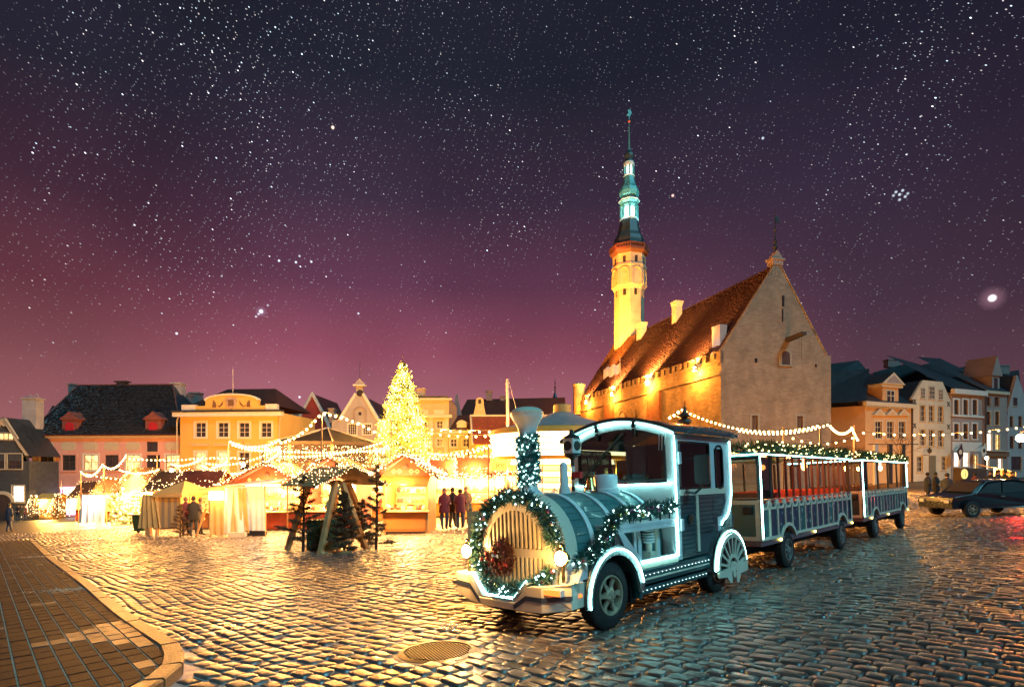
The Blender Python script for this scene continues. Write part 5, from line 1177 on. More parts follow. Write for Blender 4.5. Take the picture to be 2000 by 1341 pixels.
b.facade(CREAMW, 0, zc); b.sides(CREAMW, 9, 0, zc); b.box('cornice', TRIM, -.1, b.W + .3, -.45, 0, zc, zc + .35)
m = MB(); zz = b.z(826); m.quad((0, -.3, zc + .36), (b.W + .3, -.3, zc + .36), (b.W, 5, zz + 1.5), (0, 5, zz + 1.5)); m.build('roof', TILEB, b.root)
m = MB(); m.box(b.W * .22, b.W * .55, .8, 2.5, zc + .5, zc + 1.3); m.prism([(b.W * .20, zc + 1.3)] + [(b.W * .385 + b.W * .18 * math.cos(a), zc + 1.3 + .5 * math.sin(a)) for a in np.linspace(PI, 0, 8)], .7, 2.5, 'y'); m.build('lunette_dormer', TRIM, b.root)
x = b.W - 1.2; m = MB(); m.tube([(x, -.15, 0), (x, -.15, zc)], .07, 6); m.build('downpipe', SASH, b.root)
b = Bld('red_roofed_house', 'ochre house under a bright red tiled roof with a bell-shaped chimney', PT(930, 66), PT(1085, 66)); zc = b.z(867)
b.win(946, 876, 958, 900, trim=TRIM, sash=TRIM, pane=OCHRE, bars=(.6,)); b.facade(OCHRE, 0, zc); b.sides(OCHRE, 9, 0, zc)
zr = (EYE - 813) / F * 71 - b.o.z; tiles('roof_tile', (-.3, -.3, zc + .02), (b.W, -.3, zc + .02), (b.W, 5, zr), (-.9, 5, zr), 60, 22, TILER, b.root, .06, .03); m = MB(); m.quad((-.3, -.25, zc - .02), (b.W, -.25, zc - .02), (b.W, 5, zr - .03), (-.9, 5, zr - .03)); m.build('roof', TILER, b.root)
b.box('ridge', TRIM, -1.1, b.W, 4.9, 5.2, zr, zr + .22); m = MB(); m.tube([(-.4, -.35, zc), (-1.0, 5, zr + .1)], .14, 6); m.build('verge', TRIM, b.root)
x = (937 - 1000) / F * 71.5 - b.o.x; m = MB(); m.box(x - .8, x + .8, 5.2, 6.4, zr - 1, zr + .3); m.hexa([(x - .75, 5.2, zr + .3), (x + .75, 5.2, zr + .3), (x + .75, 6.4, zr + .3), (x - .75, 6.4, zr + .3), (x - .5, 5.3, zr + 1.5), (x + .5, 5.3, zr + 1.5), (x + .5, 6.3, zr + 1.5), (x - .5, 6.3, zr + 1.5)])
m.prism([(x - .5, zr + 1.5), (x + .5, zr + 1.5)] + [(x + .5 * math.cos(a), zr + 2.0 + .45 * math.sin(a)) for a in np.linspace(0, PI, 8)], 5.3, 6.3, 'y'); m.mi = 1; m.box(x - .17, x + .17, 5.25, 5.3, zr + 1.65, zr + 2.2); m.build('chimney', [mat('chimney_yellow', (.42, .33, .18), .8), PANE], b.root)
b = Bld('long_dark_roofed_house', 'large hall with a long dark brown roof and white gable end behind the cream wing', PT(880, 95), PT(1098, 92)); zc = b.z(822); zr = b.z(779, d=6)
b.facade(STUCCOW, 0, zc); m = MB(); m.quad((.9, -.2, zc), (b.W + .3, -.2, zc), (b.W + .0, 7, zr), (1.2, 7, zr)); m.quad((1.2, 7, zr), (b.W, 7, zr), (b.W, 14, zc), (1, 14, zc)); m.build('roof', TILEB, b.root)
m = MB(); m.prism([(-0, zc - 2), (2.6, zc - 3), (1.2, zr), (.9, zr)], .0, .3, 'y'); m.build('gable', STUCCOW, b.root)
for u0, u1, v0, v1 in ((949, 961, 762, 782), (977, 986, 772, 782), (1083, 1091, 778, 792)): chimney(u0, u1, v0, v1, 100, '', root=b, mt=GREYW)
# slim spire
sp = at(1084, 800, 130); e = empty('church_spire', (sp.x, sp.y, sp.z)); tag(e, 'slender dark spire rising behind the carousel roof', 'spire')
m = MB(); m.lathe([(1.3, -8), (1.1, -1), (.8, 1.0), (.9, 1.2), (.5, 1.8), (.5, 2.4), (.65, 2.5), (.15, 4), (.12, 5), (.02, 7.5)], 8); m.build('spire_roof', SHEET, e)
m = MB(); m.ball((0, 0, 5.2), .22, 8, 5); m.ball((0, 0, 6.2), .16, 8, 5); m.build('finial', SHEET, e)

# ---------------- town hall
TH = Bld('town_hall', 'medieval stone town hall with a steep brown roof and blank west gable', (23.56, 63.5), (23.56 + .9648 * 15.2, 63.5 + .263 * 15.2), base=-3.4)
b = TH; W = 15.2; LN = 42.; zE = 13.5 + 3.4; zA = 24.0 + 3.4
# gable: openings
ops = []
for u0, v0, u1, v1 in ((1468, 811, 1480, 841), (1556, 812, 1568, 838)): b.win(u0, v0, u1, v1, trim=mat('stone_trim', (.30, .27, .22), .8, var=.15), sash=SASH, pane=WOOD, nx=2, bars=(), tw=.25)
x0, z1 = b.px(1524, 684); x1, z0 = b.px(1544, 713); xm = (x0 + x1) / 2
b.open.append((x0 + .15, x1 - .15, z0 + .1, z1 - .15))
zG = z0 - .45; b.open = [o for o in b.open if o[2] < zG - 2]; b.facade(STONE, 0, zG)
m = MB(); m.band([(x1 + .15, z0)] + [(xm + (x1 - xm + .15) * math.cos(a), z1 - .35 + .6 * math.sin(a)) for a in np.linspace(0, PI, 9)] + [(x0 - .15, z0)], [(x1 - .15, z0)] + [(xm + (x1 - xm - .15) * math.cos(a), z1 - .45 + .4 * math.sin(a)) for a in np.linspace(0, PI, 9)] + [(x0 + .15, z0)], -.1, .02, 'y'); m.box(x0 - .3, x1 + .3, -.2, 0, z0 - .15, z0); hf = m.build('hatch_surround', mat('stone_trim', (.3, .27, .22)), b.root)
m = MB(); m.prism([(x0 + .15, z0)] + [(xm + (xm - x0 - .15) * math.cos(a), z1 - .45 + .4 * math.sin(a)) for a in np.linspace(PI, 0, 9)] + [(x1 - .15, z0)], -.05, -.01, 'y'); m.box(xm - .03, xm + .03, -.08, -.05, z0, z1 - .1); m.build('hatch_door', mat('hatch_wood', (.07, .035, .03), .7), b.root)
xg0, xg1 = .15, W - .1; ap = W * .5
m = MB(); m.prism([(-.0, zG), (W, zG), (W, zE + .3), (W - .75, zE + .35), (ap + .35, zA), (ap - .35, zA), (.75, zE + 1.1), (.0, zE + .2)], 0, .6, 'y'); m.build('gable', STONE, b.root)
m = MB(); m.tube([(.6, -.02, zE + 1.0), (ap - .35, -.02, zA + .05)], .10, 5); m.tube([(W - .6, -.02, zE + .35), (ap + .35, -.02, zA + .05)], .10, 5); m.build('gable_coping', STONE, b.root)
for u, v, w_, h_ in ((1529, 588, .28, .75), (1528, 616, .16, .9), (1476, 704, .3, .3), (1593, 714, .22, .22)):
    x, z = b.px(u, v); f = MB(); f.box(x - w_, x + w_, -.04, 0, z - h_, z + h_); f.mi = 1; f.box(x - w_ * .6, x + w_ * .6, -.06, -.04, z - h_ * .85, z + h_ * .85); f.build('slit', [STONE, PANE], b.root)
x, z = b.px(1535, 668); m = MB(); m.hexa([(x - .1, -2.6, z + .3), (x + .5, -2.6, z + .3), (x + .5, .2, z + .0), (x - .1, .2, z + .0), (x - .1, -2.6, z + .62), (x + .5, -2.6, z + .62), (x + .5, .2, z + .5), (x - .1, .2, z + .5)]); m.build('hoist_beam', mat('beam_wood', (.05, .035, .03), .7), b.root)
m = MB(); m.tube([(x + .2, -2.2, z + .3), (x + .2, -2.2, z - 2.6)], .02, 4); m.build('hoist_rope', SASH, b.root)
# pinnacle with vane
px_ = ap; m = MB(); m.box(px_ - .7, px_ + .7, -.1, .9, zA, zA + .55); m.box(px_ - .9, px_ + .9, -.2, 1.0, zA + .55, zA + .75); m.prism([(px_ - .75, zA + .75), (px_ + .75, zA + .75), (px_, zA + 1.7)], -.05, .85, 'y'); m.build('pinnacle', mat('pinnacle_stone', (.42, .28, .20), .8), b.root)
m = MB(); m.tube([(px_, .4, zA + 1.6), (px_, .4, zA + 6.6)], .05, 6); m.lathe([(.1, 1.7), (.28, 2.2), (.12, 2.5), (.22, 2.9), (.08, 3.2), (.1, 4.1), (.2, 4.2), (.05, 4.5)], 10, (px_, .4, zA)); m.prism([(px_ - .1, zA + 5.2), (px_ + .5, zA + 5.0), (px_ + .5, zA + 5.9), (px_ - .1, zA + 5.7)], .36, .44, 'y'); m.build('vane', SHEET, b.root)
# long side wall: local x = 0 plane, runs along y; battlements, string course
for q_ in (((0, 0, 0), (0, LN, 0), (0, LN, zE - 1.2), (0, 0, zE - 1.2)), ((0, LN, 0), (W, LN, 0), (W, LN, zE), (0, LN, zE)), ((W, 0, 0), (W, LN, 0), (W, LN, zE), (W, 0, zE))): m = MB(); m.quad(*q_); m.build('side_wall', STONEL, b.root)
zs = b.px(1408, 728)[1]
m = MB(); m.box(-.22, .0, -.02, LN, zs - .18, zs + .1); m.build('string_course', STONEL, b.root)
m = MB(); m.box(-.10, .35, 0, LN, zE - 1.2, zE - .75); m.build('parapet', STONEL, b.root)
k = 0; y = .0
while y < LN - 1.4:
    mb = MB(); mw = 1.9; mb.box(-.10, .35, y, y + mw, zE - .75, zE + .12); mb.mi = 1; mb.box(-.13, -.10, y + mw * .42, y + mw * .56, zE - .7, zE - .05); mb.build('merlon', [STONEL, PANE], b.root); y += 2.75; k += 1
for y in (13.0, 27.5): # shallow buttress and brick bay
    mb = MB(); mb.box(-.35, .0, y, y + 3.2, 0, zs - .2); mb.build('pilaster', brickmat('brick_bay', (.36, .16, .09), (.28, .12, .07), (.2, .12, .08), .45, .2, .9, .9), b.root)
m = MB(); m.hexa([(-1.7, 16.5, 0), (0, 16.5, 0), (0, 18.0, 0), (-1.7, 18.0, 0), (-.1, 16.5, zs - .4), (0, 16.5, zs - .4), (0, 18.0, zs - .4), (-.1, 18.0, zs - .4)]); m.build('buttress', STONEL, b.root)
m = MB(); m.lathe([(.95, -.12), (.95, .0)], 24, (0, 24.5, zs - 2.8), 'x'); rd = m.build('clock_face', mat('clock_cream', (.6, .5, .36), .6), b.root, loc=(0, 0, 0)); m = MB(); m.lathe([(1.08, -.10), (1.0, -.2), (.95, -.1)], 24, (0, 24.5, zs - 2.8), 'x'); m.build('clock_rim', STONE, b.root)
for y, z, h in ((7.2, zs - 3.2, .9), (20, zs - 3, 1.0)): m = MB(); m.box(-.12, 0, y - .05, y + .05, z - h, z + h); m.box(-.12, 0, y - .4, y + .4, z - .05, z + .05); m.build('wall_anchor', SASH, b.root)
# roof planes
yr0, yr1 = .55, 44.0
m = MB(); m.quad((.5, .55, zE + .25), (.5, LN, zE + .25), (ap, yr1, zA - .1), (ap, .55, zA - .1)); m.quad((W - .3, .55, zE + .25), (W - .3, LN, zE + .25), (ap, yr1, zA - .1), (ap, .55, zA - .1)); m.quad((.5, LN, zE + .25), (W - .3, LN, zE + .25), (ap, yr1, zA - .1)); m.quad((.5, .55, zE - .6), (.5, LN, zE - .6), (.5, LN, zE + .3), (.5, .55, zE + .3)); m.build('roof', TILEB, b.root)
tiles('roof_tile', (.42, .6, zE + .28), (.42, LN, zE + .28), (ap, yr1, zA - .05), (ap, .6, zA - .05), 120, 34, TILEB, b.root, .14, .05)
m = MB(); m.tube([(ap, .6, zA), (ap, yr1, zA)], .14, 6)
for i in range(60): m.box(ap - .16, ap + .16, .8 + i * .72, .9 + i * .72, zA + .02, zA + .22)
m.build('ridge', TILEB, b.root)
def thbox(name, mt, x, y, z0, z1, w, d, flare=.18):
    m = MB(); m.box(x - w, x + w, y - d, y + d, z0, z1 - .9); m.hexa([(x - w, y - d, z1 - .9), (x + w, y - d, z1 - .9), (x + w, y + d, z1 - .9), (x - w, y + d, z1 - .9), (x - w - flare, y - d - flare, z1 - .1), (x + w + flare, y - d - flare, z1 - .1), (x + w + flare, y + d + flare, z1 - .1), (x - w - flare, y + d + flare, z1 - .1)]); m.build(name, mt, b.root)
thbox('chimney', CHIM, 1.35, 2.2, zE - .5, zE + 3.6, .45, .75, .05)
thbox('chimney', mat('chimney_warm', (.55, .42, .28)), ap - .9, 20, zA - 2.5, zA + 1.5, .5, .6); thbox('chimney', mat('chimney_warm', (.55, .42, .28)), ap - .9, 31, zA - 2.5, zA + 1.1, .5, .8)
m = MB(); m.lathe([(1.1, zE - 3), (1.1, zE + 2.2), (1.25, zE + 2.3), (1.25, zE + 2.6), (.9, zE + 2.8), (.0001, zE + 3.1)], 16, (.1, LN + .6, 0)); m.build('corner_turret', TOWERM, b.root, True)
# gargoyle floodlights along the parapet
FLD = emit('floodlight_glow', (1, .75, .38), 30)
for y in (4.2, 15.6, 27., 37.5):
    e = empty('floodlight', (-.55, y, zE - 1.35), 0, b.root); m = MB(); m.box(-.25, .1, -.35, .35, -.1, .12); m.tube([(.0, 0, 0), (.55, 0, -.1)], .06, 6); m.build('housing', BLACK, e)
    m = MB(); m.box(-.22, .06, -.30, .30, -.14, -.10); m.build('lens', FLD, e); m = MB(); m.ball((-.1, 0, .22), .16 if y != 15.6 else .3, 10, 6); m.build('bulb', FLD, e)
    p = b.world(-1.1, y, zE - 1.9); lamp(p, 420, (1, .46, .11), .2); 
    p = b.world(-1.3, y, zE - .5); lamp(p, 3600 if y in (15.6, 27.) else 1000, (1, .46, .10), .2, kind='SPOT', target=b.world(5, y + 3.5, zE + 7), spot=100, blend=.9)
p = b.world(-.8, 1.2, zE - .2); lamp(p, 220, (.75, .85, 1), .15, kind='SPOT', target=b.world(3, 3.5, zE + 5), spot=70, blend=.8)
for y in (23.6, 25.6):      # poles with flags hung from the wall
    fl = empty('wall_flag', b.world(-.6, y, zE - 2.2), b.rz); tag(fl, 'pale flag on a pole fixed to the side wall, nearer the gable' if y < 24 else 'pale flag on a pole fixed to the side wall, nearer the tower', 'flag', 'flags on the side wall of the town hall')
    m = MB(); m.tube([(0, 0, 0), (-.3, 0, 6.2)], .06, 6); m.build('flag_pole', TRIM, fl)
    m = MB(); n_ = 8
    for i in range(n_):
        for j in range(3):
            def Q(i_, j_): return (-.25 - i_ * .22, math.sin(i_ * .9) * .25, 5.4 - j_ * .5 - i_ * .12 - .25 * math.sin(i_ * .8))
            m.add([Q(i, j), Q(i + 1, j), Q(i + 1, j + 1), Q(i, j + 1)], [(0, 1, 2, 3)])
    m.build('flag_cloth', TRIMW, fl, True)
# tower
TW = b.world(9.0, 40.0, 0); TZ = b.o.z; tw = empty('town_hall_tower', (TW.x, TW.y, 0), b.rz); tag(tw, 'slender floodlit octagonal tower topped by a teal copper spire', 'tower')
sv = TW.y / F
def tz(v): return (EYE - v) * sv
def oct_(prof, mt, name, n=8, a0=.5, smooth=False, parent=tw): m = MB(); m.lathe([(r, tz(v)) for r, v in prof], n, (0, 0, 0), 'z', a0); return m.build(name, mt, parent, smooth)
oct_([(2.75, 935), (2.72, 571)], TOWERM, 'shaft')
oct_([(2.74, 571), (3.12, 563), (3.12, 529), (3.22, 527), (3.22, 524), (3.0, 521), (3.0, 503)], TOWERM, 'machicolation')
for k in range(8):           # blind arches and windows on each face
    a = 2 * PI * k / 8 + b.rz * 0; c, s_ = math.cos(a), math.sin(a); e = empty('bay', (0, 0, 0), a, tw); Rf = 3.12 * math.cos(PI / 8); Rs = 2.74 * math.cos(PI / 8); Rt = 3.0 * math.cos(PI / 8)
    m = MB(); w = .78; zt_, zb_ = tz(540), tz(563)
    arcc = [(w * math.sin(q), zt_ - .1 + w * 1.4 * (1 - math.cos(q)) * 0 + w * 1.2 * math.cos(q)) for q in np.linspace(-PI / 2, PI / 2, 9)]
    m.band([(-w - .25, zb_)] + [(x * 1.3, z + .15) for x, z in arcc] + [(w + .25, zb_)], [(-w, zb_)] + arcc + [(w, zb_)], Rf - .02, Rf + .16, 'x'); m.build('blind_arch', TOWERM, e)
    m = MB(); m.prism([(-.30, tz(583))] + [(.30 * math.cos(q), tz(563) + .3 * math.sin(q)) for q in np.linspace(PI, 0, 7)] + [(.30, tz(583))], Rs - .02, Rs + .02, 'x'); m.build('window', PANE, e)
    m = MB(); m.band([(-.45, tz(583))] + [(.45 * math.cos(q), tz(563) + .45 * math.sin(q)) for q in np.linspace(PI, 0, 7)] + [(.45, tz(583))], [(-.30, tz(583))] + [(.30 * math.cos(q), tz(563) + .3 * math.sin(q)) for q in np.linspace(PI, 0, 7)] + [(.30, tz(583))], Rs - .01, Rs + .10, 'x'); m.build('window_reveal', TOWERM, e)
    m = MB(); m.box(Rt - .02, Rt + .03, -.28, .28, tz(521), tz(509)); m.build('window', PANE, e)
COPPER = mat('copper_green', (.10, .36, .36), .5, .2, var=.3, scale=1.2); COPD = mat('copper_dark', (.045, .07, .08), .5, .3, var=.3, scale=1.2); LOGW = mat('lantern_stone', (.5, .62, .62), .6)
oct_([(3.0, 503), (3.55, 498), (3.6, 495), (3.6, 493), (2.6, 493)], mat('gallery_timber', (.10, .035, .025), .7), 'gallery')
m = MB(); m.lathe([(3.5, tz(486.5)), (3.62, tz(486.5)), (3.62, tz(485)), (3.5, tz(485))], 8, (0, 0, 0), 'z', .5)
for k in range(8):
    a0_, a1_ = 2 * PI * (k + .5) / 8, 2 * PI * (k + 1.5) / 8; A_ = Vector((math.cos(a0_), math.sin(a0_), 0)) * 3.56; B_ = Vector((math.cos(a1_), math.sin(a1_), 0)) * 3.56
    for i in range(9): q = A_.lerp(B_, i / 9); m.tube([(q.x, q.y, tz(493)), (q.x, q.y, tz(486))], .06 if i else .11, 5)
m.build('balustrade', mat('gallery_timber', (.10, .035, .025)), tw)
oct_([(2.75, 493), (2.85, 486), (2.85, 474), (2.6, 466), (2.15, 458), (1.95, 448), (1.72, 436), (1.62, 431)], COPD, 'lower_dome')
oct_([(1.75, 432), (1.75, 429), (1.45, 428)], LOGW, 'lantern_base'); LG = emit('lantern_glow', (.75, 1, .98), 3.2, True)
oct_([(.95, 428), (.95, 404)], LG, 'lantern_core')
for k in range(8):
    a = 2 * PI * (k + .5) / 8; m = MB(); m.tube([(1.5 * math.cos(a), 1.5 * math.sin(a), tz(429)), (1.5 * math.cos(a), 1.5 * math.sin(a), tz(403))], .2, 6); m.build('column', COPPER, tw)
oct_([(1.5, 406), (1.65, 404), (1.65, 402), (1.55, 400), (1.85, 397), (1.95, 394), (1.7, 392), (1.35, 389), (1.75, 384), (1.85, 377), (1.7, 370), (1.35, 364), (1.1, 357), (1.0, 350), (.95, 346)], COPPER, 'middle_dome')
oct_([(1.95, 395.5), (1.99, 394), (1.95, 392.8)], LOGW, 'cornice'); oct_([(.96, 346), (1.10, 344.5), (.9, 343)], LOGW, 'cornice'); oct_([(.55, 343), (.55, 327)], LG, 'lantern_core')
for k in range(8):
    a = 2 * PI * (k + .5) / 8; m = MB(); m.tube([(.85 * math.cos(a), .85 * math.sin(a), tz(344)), (.85 * math.cos(a), .85 * math.sin(a), tz(325))], .13, 6); m.build('column', COPPER, tw)
oct_([(.9, 326), (1.0, 324), (1.0, 319), (.9, 317.5)], LOGW, 'cornice')
oct_([(.9, 317.5), (.72, 313), (.88, 306), (.85, 302), (.55, 297), (.3, 294)], COPD, 'upper_dome'); oct_([(.3, 294), (.16, 285), (.10, 260), (.05, 238)], COPPER, 'needle', 6)
m = MB(); m.ball((0, 0, tz(237)), .26, 10, 6); m.build('ball', mat('gilt_red', (.6, .15, .08), .4), tw, True)
m = MB(); m.box(-.05, .05, -.05, .05, tz(236), tz(214)); m.prism([(-.5, tz(226)), (.15, tz(228)), (.5, tz(220)), (.2, tz(214)), (-.3, tz(216)), (-.1, tz(221))], -.05, .05, 'y'); m.build('vane', COPPER, tw)
# tower lights
for dx, dy, z, e_, c in ((-8, -9, 16, 7500, (1, .56, .12)), (6, -11, 17, 5200, (1, .58, .13)), (-11, 3, 17, 2500, (1, .56, .12))):
    lamp((TW.x + dx, TW.y + dy, z), e_, c, .4, kind='SPOT', target=(TW.x, TW.y, 31), spot=60, blend=.8)
for dx, dy in ((-4, -5), (5, -3)): lamp((TW.x + dx, TW.y + dy, tz(470)), 2600, (.25, .95, 1), .3, kind='SPOT', target=(TW.x, TW.y, tz(360)), spot=60, blend=.7)
lamp((TW.x - 3.4, TW.y - 3.4, tz(500)), 60, (1, .3, .12), .2)

# ---------------- right hand houses
dr = Vector((.926, .377)).normalized()
def line(u, Y0, u0, d=dr):
    """point on the street line through pixel column u0 at depth Y0, at column u"""
    x0 = (u0 - 1000) / F * Y0; k = (u - 1000) / F; t = (x0 - k * Y0) / (k * d.y - d.x); return (x0 + d.x * t, Y0 + d.y * t)
Y0 = 70.
def RH(name, label, u0, u1, **k): return Bld(name, label, line(u0, Y0, 1690), line(u1, Y0, 1690), base=-2.2, **k)
b = RH('orange_corner_house', 'orange corner house with a dark mansard roof and pedimented dormer', 1690, 1781); zc = b.z(792, 1692); DD = 9
for u in (1709, 1732, 1755): b.win(u, 822, u + 13, 856, trim=TRIM, sash=SASHW, nx=2, bars=(.32, .66), tw=.16)
for u in (1713, 1737, 1760):
    x, z = b.px(u + 2, 811); m = MB(); m.prism([(x - 1.1, z), (x + 1.1, z), (x, z + .85)], -.3, 0, 'y'); m.mi = 1; m.prism([(x - .6, z + .12), (x + .6, z + .12), (x, z + .55)], -.32, -.3, 'y'); m.build('pediment', [TRIM, ORANGEW], b.root)
b.facade(ORANGEW, 0, zc); b.box('cornice', TRIM, -.5, b.W + .3, -.5, 0, zc, zc + .5)
m = MB()
for i in range(28): m.box(-.3 + i * .29, -.16 + i * .29, -.38, -.02, zc - .22, zc - .01)
m.build('dentil', TRIM, b.root)
m = MB(); m.quad((0, 0, 0), (-4.2, 6.0, 0), (-4.2, 6.0, zc), (0, 0, zc)); m.quad((-4.2, 6, 0), (-4.5, 11, 0), (-4.5, 11, zc), (-4.2, 6, zc)); m.build('side_wall', ORANGEW, b.root); m = MB(); m.quad((b.W, 0, 0), (b.W, DD, 0), (b.W, DD, zc), (b.W, 0, zc)); m.build('side_wall', ORANGEW, b.root)
zr = zc + 7.6; x0 = b.px(1692, 718, 4)[0]
m = MB(); m.add([(-.5, -.5, zc + .5), (b.W + .3, -.5, zc + .5), (b.W + .3, 7, zc + 5.2), (x0 + .6, 4, b.z(719, 1692, 4)), (-4.9, 5.8, zc + .5), (-4.5, 12, zc + 5.6)], [(0, 1, 2, 3), (0, 3, 4), (3, 5, 4), (3, 2, 5)]); m.build('roof', SHEET, b.root)
dm = empty('dormer', (0, 0, 0), 0, b.root); xa, z0 = b.px(1723, 794); xb = b.px(1754, 794)[0]; z1 = b.px(1740, 751)[1]
m = MB(); m.box(xa, xb, -.05, 3.2, z0, z1); m.build('dormer_wall', ORANGEW, dm); m = MB(); m.prism([(xa - .7, z1), (xb + .7, z1), ((xa + xb) / 2, z1 + 1.5)], -.5, 4, 'y'); m.box(xa - .5, xb + .5, -.3, 3, z1 - .35, z1 - .01); m.mi = 1; m.prism([(xa - .1, z1 + .12), (xb + .1, z1 + .12), ((xa + xb) / 2, z1 + 1.15)], -.52, -.5, 'y'); m.mi = 2; m.quad((xa - .75, -.55, z1 + .02), ((xa + xb) / 2, -.55, z1 + 1.56), ((xa + xb) / 2, 4.2, z1 + 1.56), (xa - .75, 4.2, z1 + .02)); m.build('dormer_pediment', [TRIM, GREYW, SHEET], dm)
x0, z1_ = b.px(1731, 763); x1, z0_ = b.px(1744, 793); m = MB(); m.box(x0 - .15, x1 + .15, -.12, -.051, z0_ - .1, z1_ + .15); m.mi = 1; m.box(x0, x1, -.14, -.12, z0_, z1_); m.mi = 2; xm = (x0 + x1) / 2; m.box(xm - .05, xm + .05, -.17, -.14, z0_, z1_); m.box(x0, x1, -.165, -.14, (z0_ + z1_) / 2 + .3, (z0_ + z1_) / 2 + .38); m.build('dormer_window', [TRIM, PANE, SASHW], dm)
b2 = Bld('rear_roofed_house', 'pale house with a half-hidden gable roof between the town hall and the corner house', (44.0, 78), (50, 79), base=-2.2); zc2 = b2.z(757, 1640); b2.box('rear_wall', PALE, -3, 8, 0, 5, 0, zc2); m = MB(); m.add([(-3.4, -.4, zc2), (8, -.4, zc2), (8, 4, zc2 + 4.8), (-3.4, 4, zc2 + 3.2)], [(0, 1, 2, 3)]); m.build('roof', SHEET, b2.root)

b = RH('white_crossed_house', 'pale yellow clipped-gable house with black iron wall crosses', 1781.5, 1857); zc = b.z(793, 1790)
for v0, v1 in ((791, 822), (838, 870)):
    for u in (1797, 1814, 1832): b.win(u, v0 + (u - 1797) * .05, u + 10, v1 + (u - 1797) * .05, trim=TRIM, sash=SASHW, nx=2, bars=(.33, .66), tw=.14)
b.win(1791, 891, 1802, 921, trim=TRIM, sash=SASHW, bars=(.33, .66)); b.win(1839, 891, 1848, 918, trim=TRIM, sash=SASHW, bars=(.33, .66))
x0, z1 = b.px(1814, 889); x1, z0 = b.px(1827, 933); zg = b.z(781, 1790)
b.facade(PALE, 0, zg)
m = MB(); m.box(x0, x1, -.06, 0, 0, z1); m.build('door', mat('door_olive', (.16, .13, .08), .7), b.root)
xl_, zt_ = b.px(1803, 742); xr_ = b.px(1841, 747)[0]; m = MB(); m.prism([(0, zg), (b.W, zg), (b.W, zg + .2), (xr_, zt_), (xl_, zt_), (0, zg + .2)], 0, .4, 'y'); m.build('gable', PALE, b.root)
for u, v0, v1 in ((1798, 757, 778), (1814, 754, 779), (1833, 760, 781)):
    x0, z1 = b.px(u, v0); x1, z0 = b.px(u + (11 if u == 1814 else 8), v1); b.window(x0, x1, z0, z1, trim=TRIM, sash=SASHW, nx=3, bars=(.33, .66), hole=False, tw=.12)
for u, v in ((1786, 784), (1852, 789), (1786, 831), (1852, 833)):
    x, z = b.px(u, v); m = MB(); m.tube([(x - .25, -.06, z - .3), (x + .25, -.06, z + .3)], .05, 5); m.tube([(x + .25, -.06, z - .3), (x - .25, -.06, z + .3)], .05, 5); m.build('wall_cross', BLACK, b.root)
m = MB(); m.add([(-.2, .3, zg), (xl_, .3, zt_), (xl_, 12, zt_), (-.2, 12, zg), (b.W + .2, .3, zg), (xr_, .3, zt_), (xr_, 12, zt_), (b.W + .2, 12, zg)], [(0, 1, 2, 3), (4, 5, 6, 7), (1, 5, 6, 2)]); m.build('roof', SHEET, b.root); m = MB(); m.box(-.2, 0, -.15, .4, 0, zg); m.build('downpipe', SASH, b.root)
x, z = b.px(1803, 885); m = MB(); m.tube([(x, 0, z - .2), (x, -.8, z - .2), (x, -.8, z + .1)], .04, 5); m.lathe([(.1, 0), (.2, .1), (.25, .45), (.1, .6), (.02, .8)], 6, (x, -.8, z)); m.build('wall_lantern', BLACK, b.root)

b = RH('grey_cornice_house', 'narrow grey-mauve house with a string course and two flags on its front', 1858, 1920); zc = b.z(766, 1862)
for v0, v1 in ((780, 810), (827, 857)):
    for u in (1863, 1881, 1899): b.win(u, v0, u + 9, v1, trim=TRIMW, sash=SASH, nx=2, bars=(.5,), tw=.22)
for u in (1863, 1881): b.win(u, 883, u + 11, 911, trim=TRIMW, sash=SASHW, pane=LITW, nx=2, bars=(.75,), tw=.14)
b.win(1902, 888, 1909, 915, trim=TRIMW, pane=LITP, sash=SASH); b.facade(GREYP, 0, zc); b.box('cornice', TRIMW, -.1, b.W + .2, -.5, 0, zc - .2, zc + .45); b.box('string_course', TRIMW, 0, b.W, -.2, 0, b.z(813, 1862), b.z(809, 1862)); b.sides(GREYP, 10, 0, zc)
b.box('ground_floor_render', TRIMW, .2, b.W - .2, -.03, -.001, b.z(880, 1862), b.z(862, 1862))
m = MB(); m.quad((-.1, -.3, zc + .45), (b.W + .2, -.3, zc + .45), (b.W + .2, 9, zc + 6), (-.1, 9, zc + 6.8)); m.build('roof', SHEET, b.root)
m = MB(); m.tube([(b.W + .1, -.25, 0), (b.W + .1, -.25, zc)], .14, 6); m.build('downpipe', SASH, b.root)
bg_ = b
b = RH('narrow_shop_house', 'grey house with a warmly lit shop front and attic dormer', 1921, 1967); zc = b.z(768, 1925)
for u in (1925, 1942): b.win(u, 775, u + 9, 792, trim=GREYW, sash=SASH, bars=(.5,), tw=.08); b.win(u + 1, 803, u + 9, 830, trim=TRIM, sash=SASH, bars=(.5,), tw=.14)
b.win(1922, 846, 1937, 880, pane=LITW, trim=TRIM, sash=TRIM, bars=(.5,)); b.win(1944, 848, 1952, 878, pane=LITP, trim=TRIM, sash=SASH); b.win(1924, 895, 1931, 916, pane=LITW, trim=TRIM); b.win(1949, 895, 1957, 916, pane=LITW, trim=TRIM)
b.facade(GREYW, 0, zc); b.box('cornice', TRIM, -.0, b.W, -.35, 0, zc, zc + .4); b.sides(GREYW, 10, 0, zc); b.box('shop_fascia', mat('fascia_brown', (.22, .10, .05), .6), .1, b.W - .1, -.3, 0, b.z(891, 1925), b.z(882, 1925)); b.box('shop_cornice', TRIM, .0, b.W, -.5, 0, b.z(881, 1925), b.z(879, 1925))
m = MB(); m.quad((-.1, -.3, zc + .4), (b.W + .2, -.3, zc + .4), (b.W + .2, 9, zc + 7), (-.1, 9, zc + 6.8)); m.build('roof', SHEET, b.root)
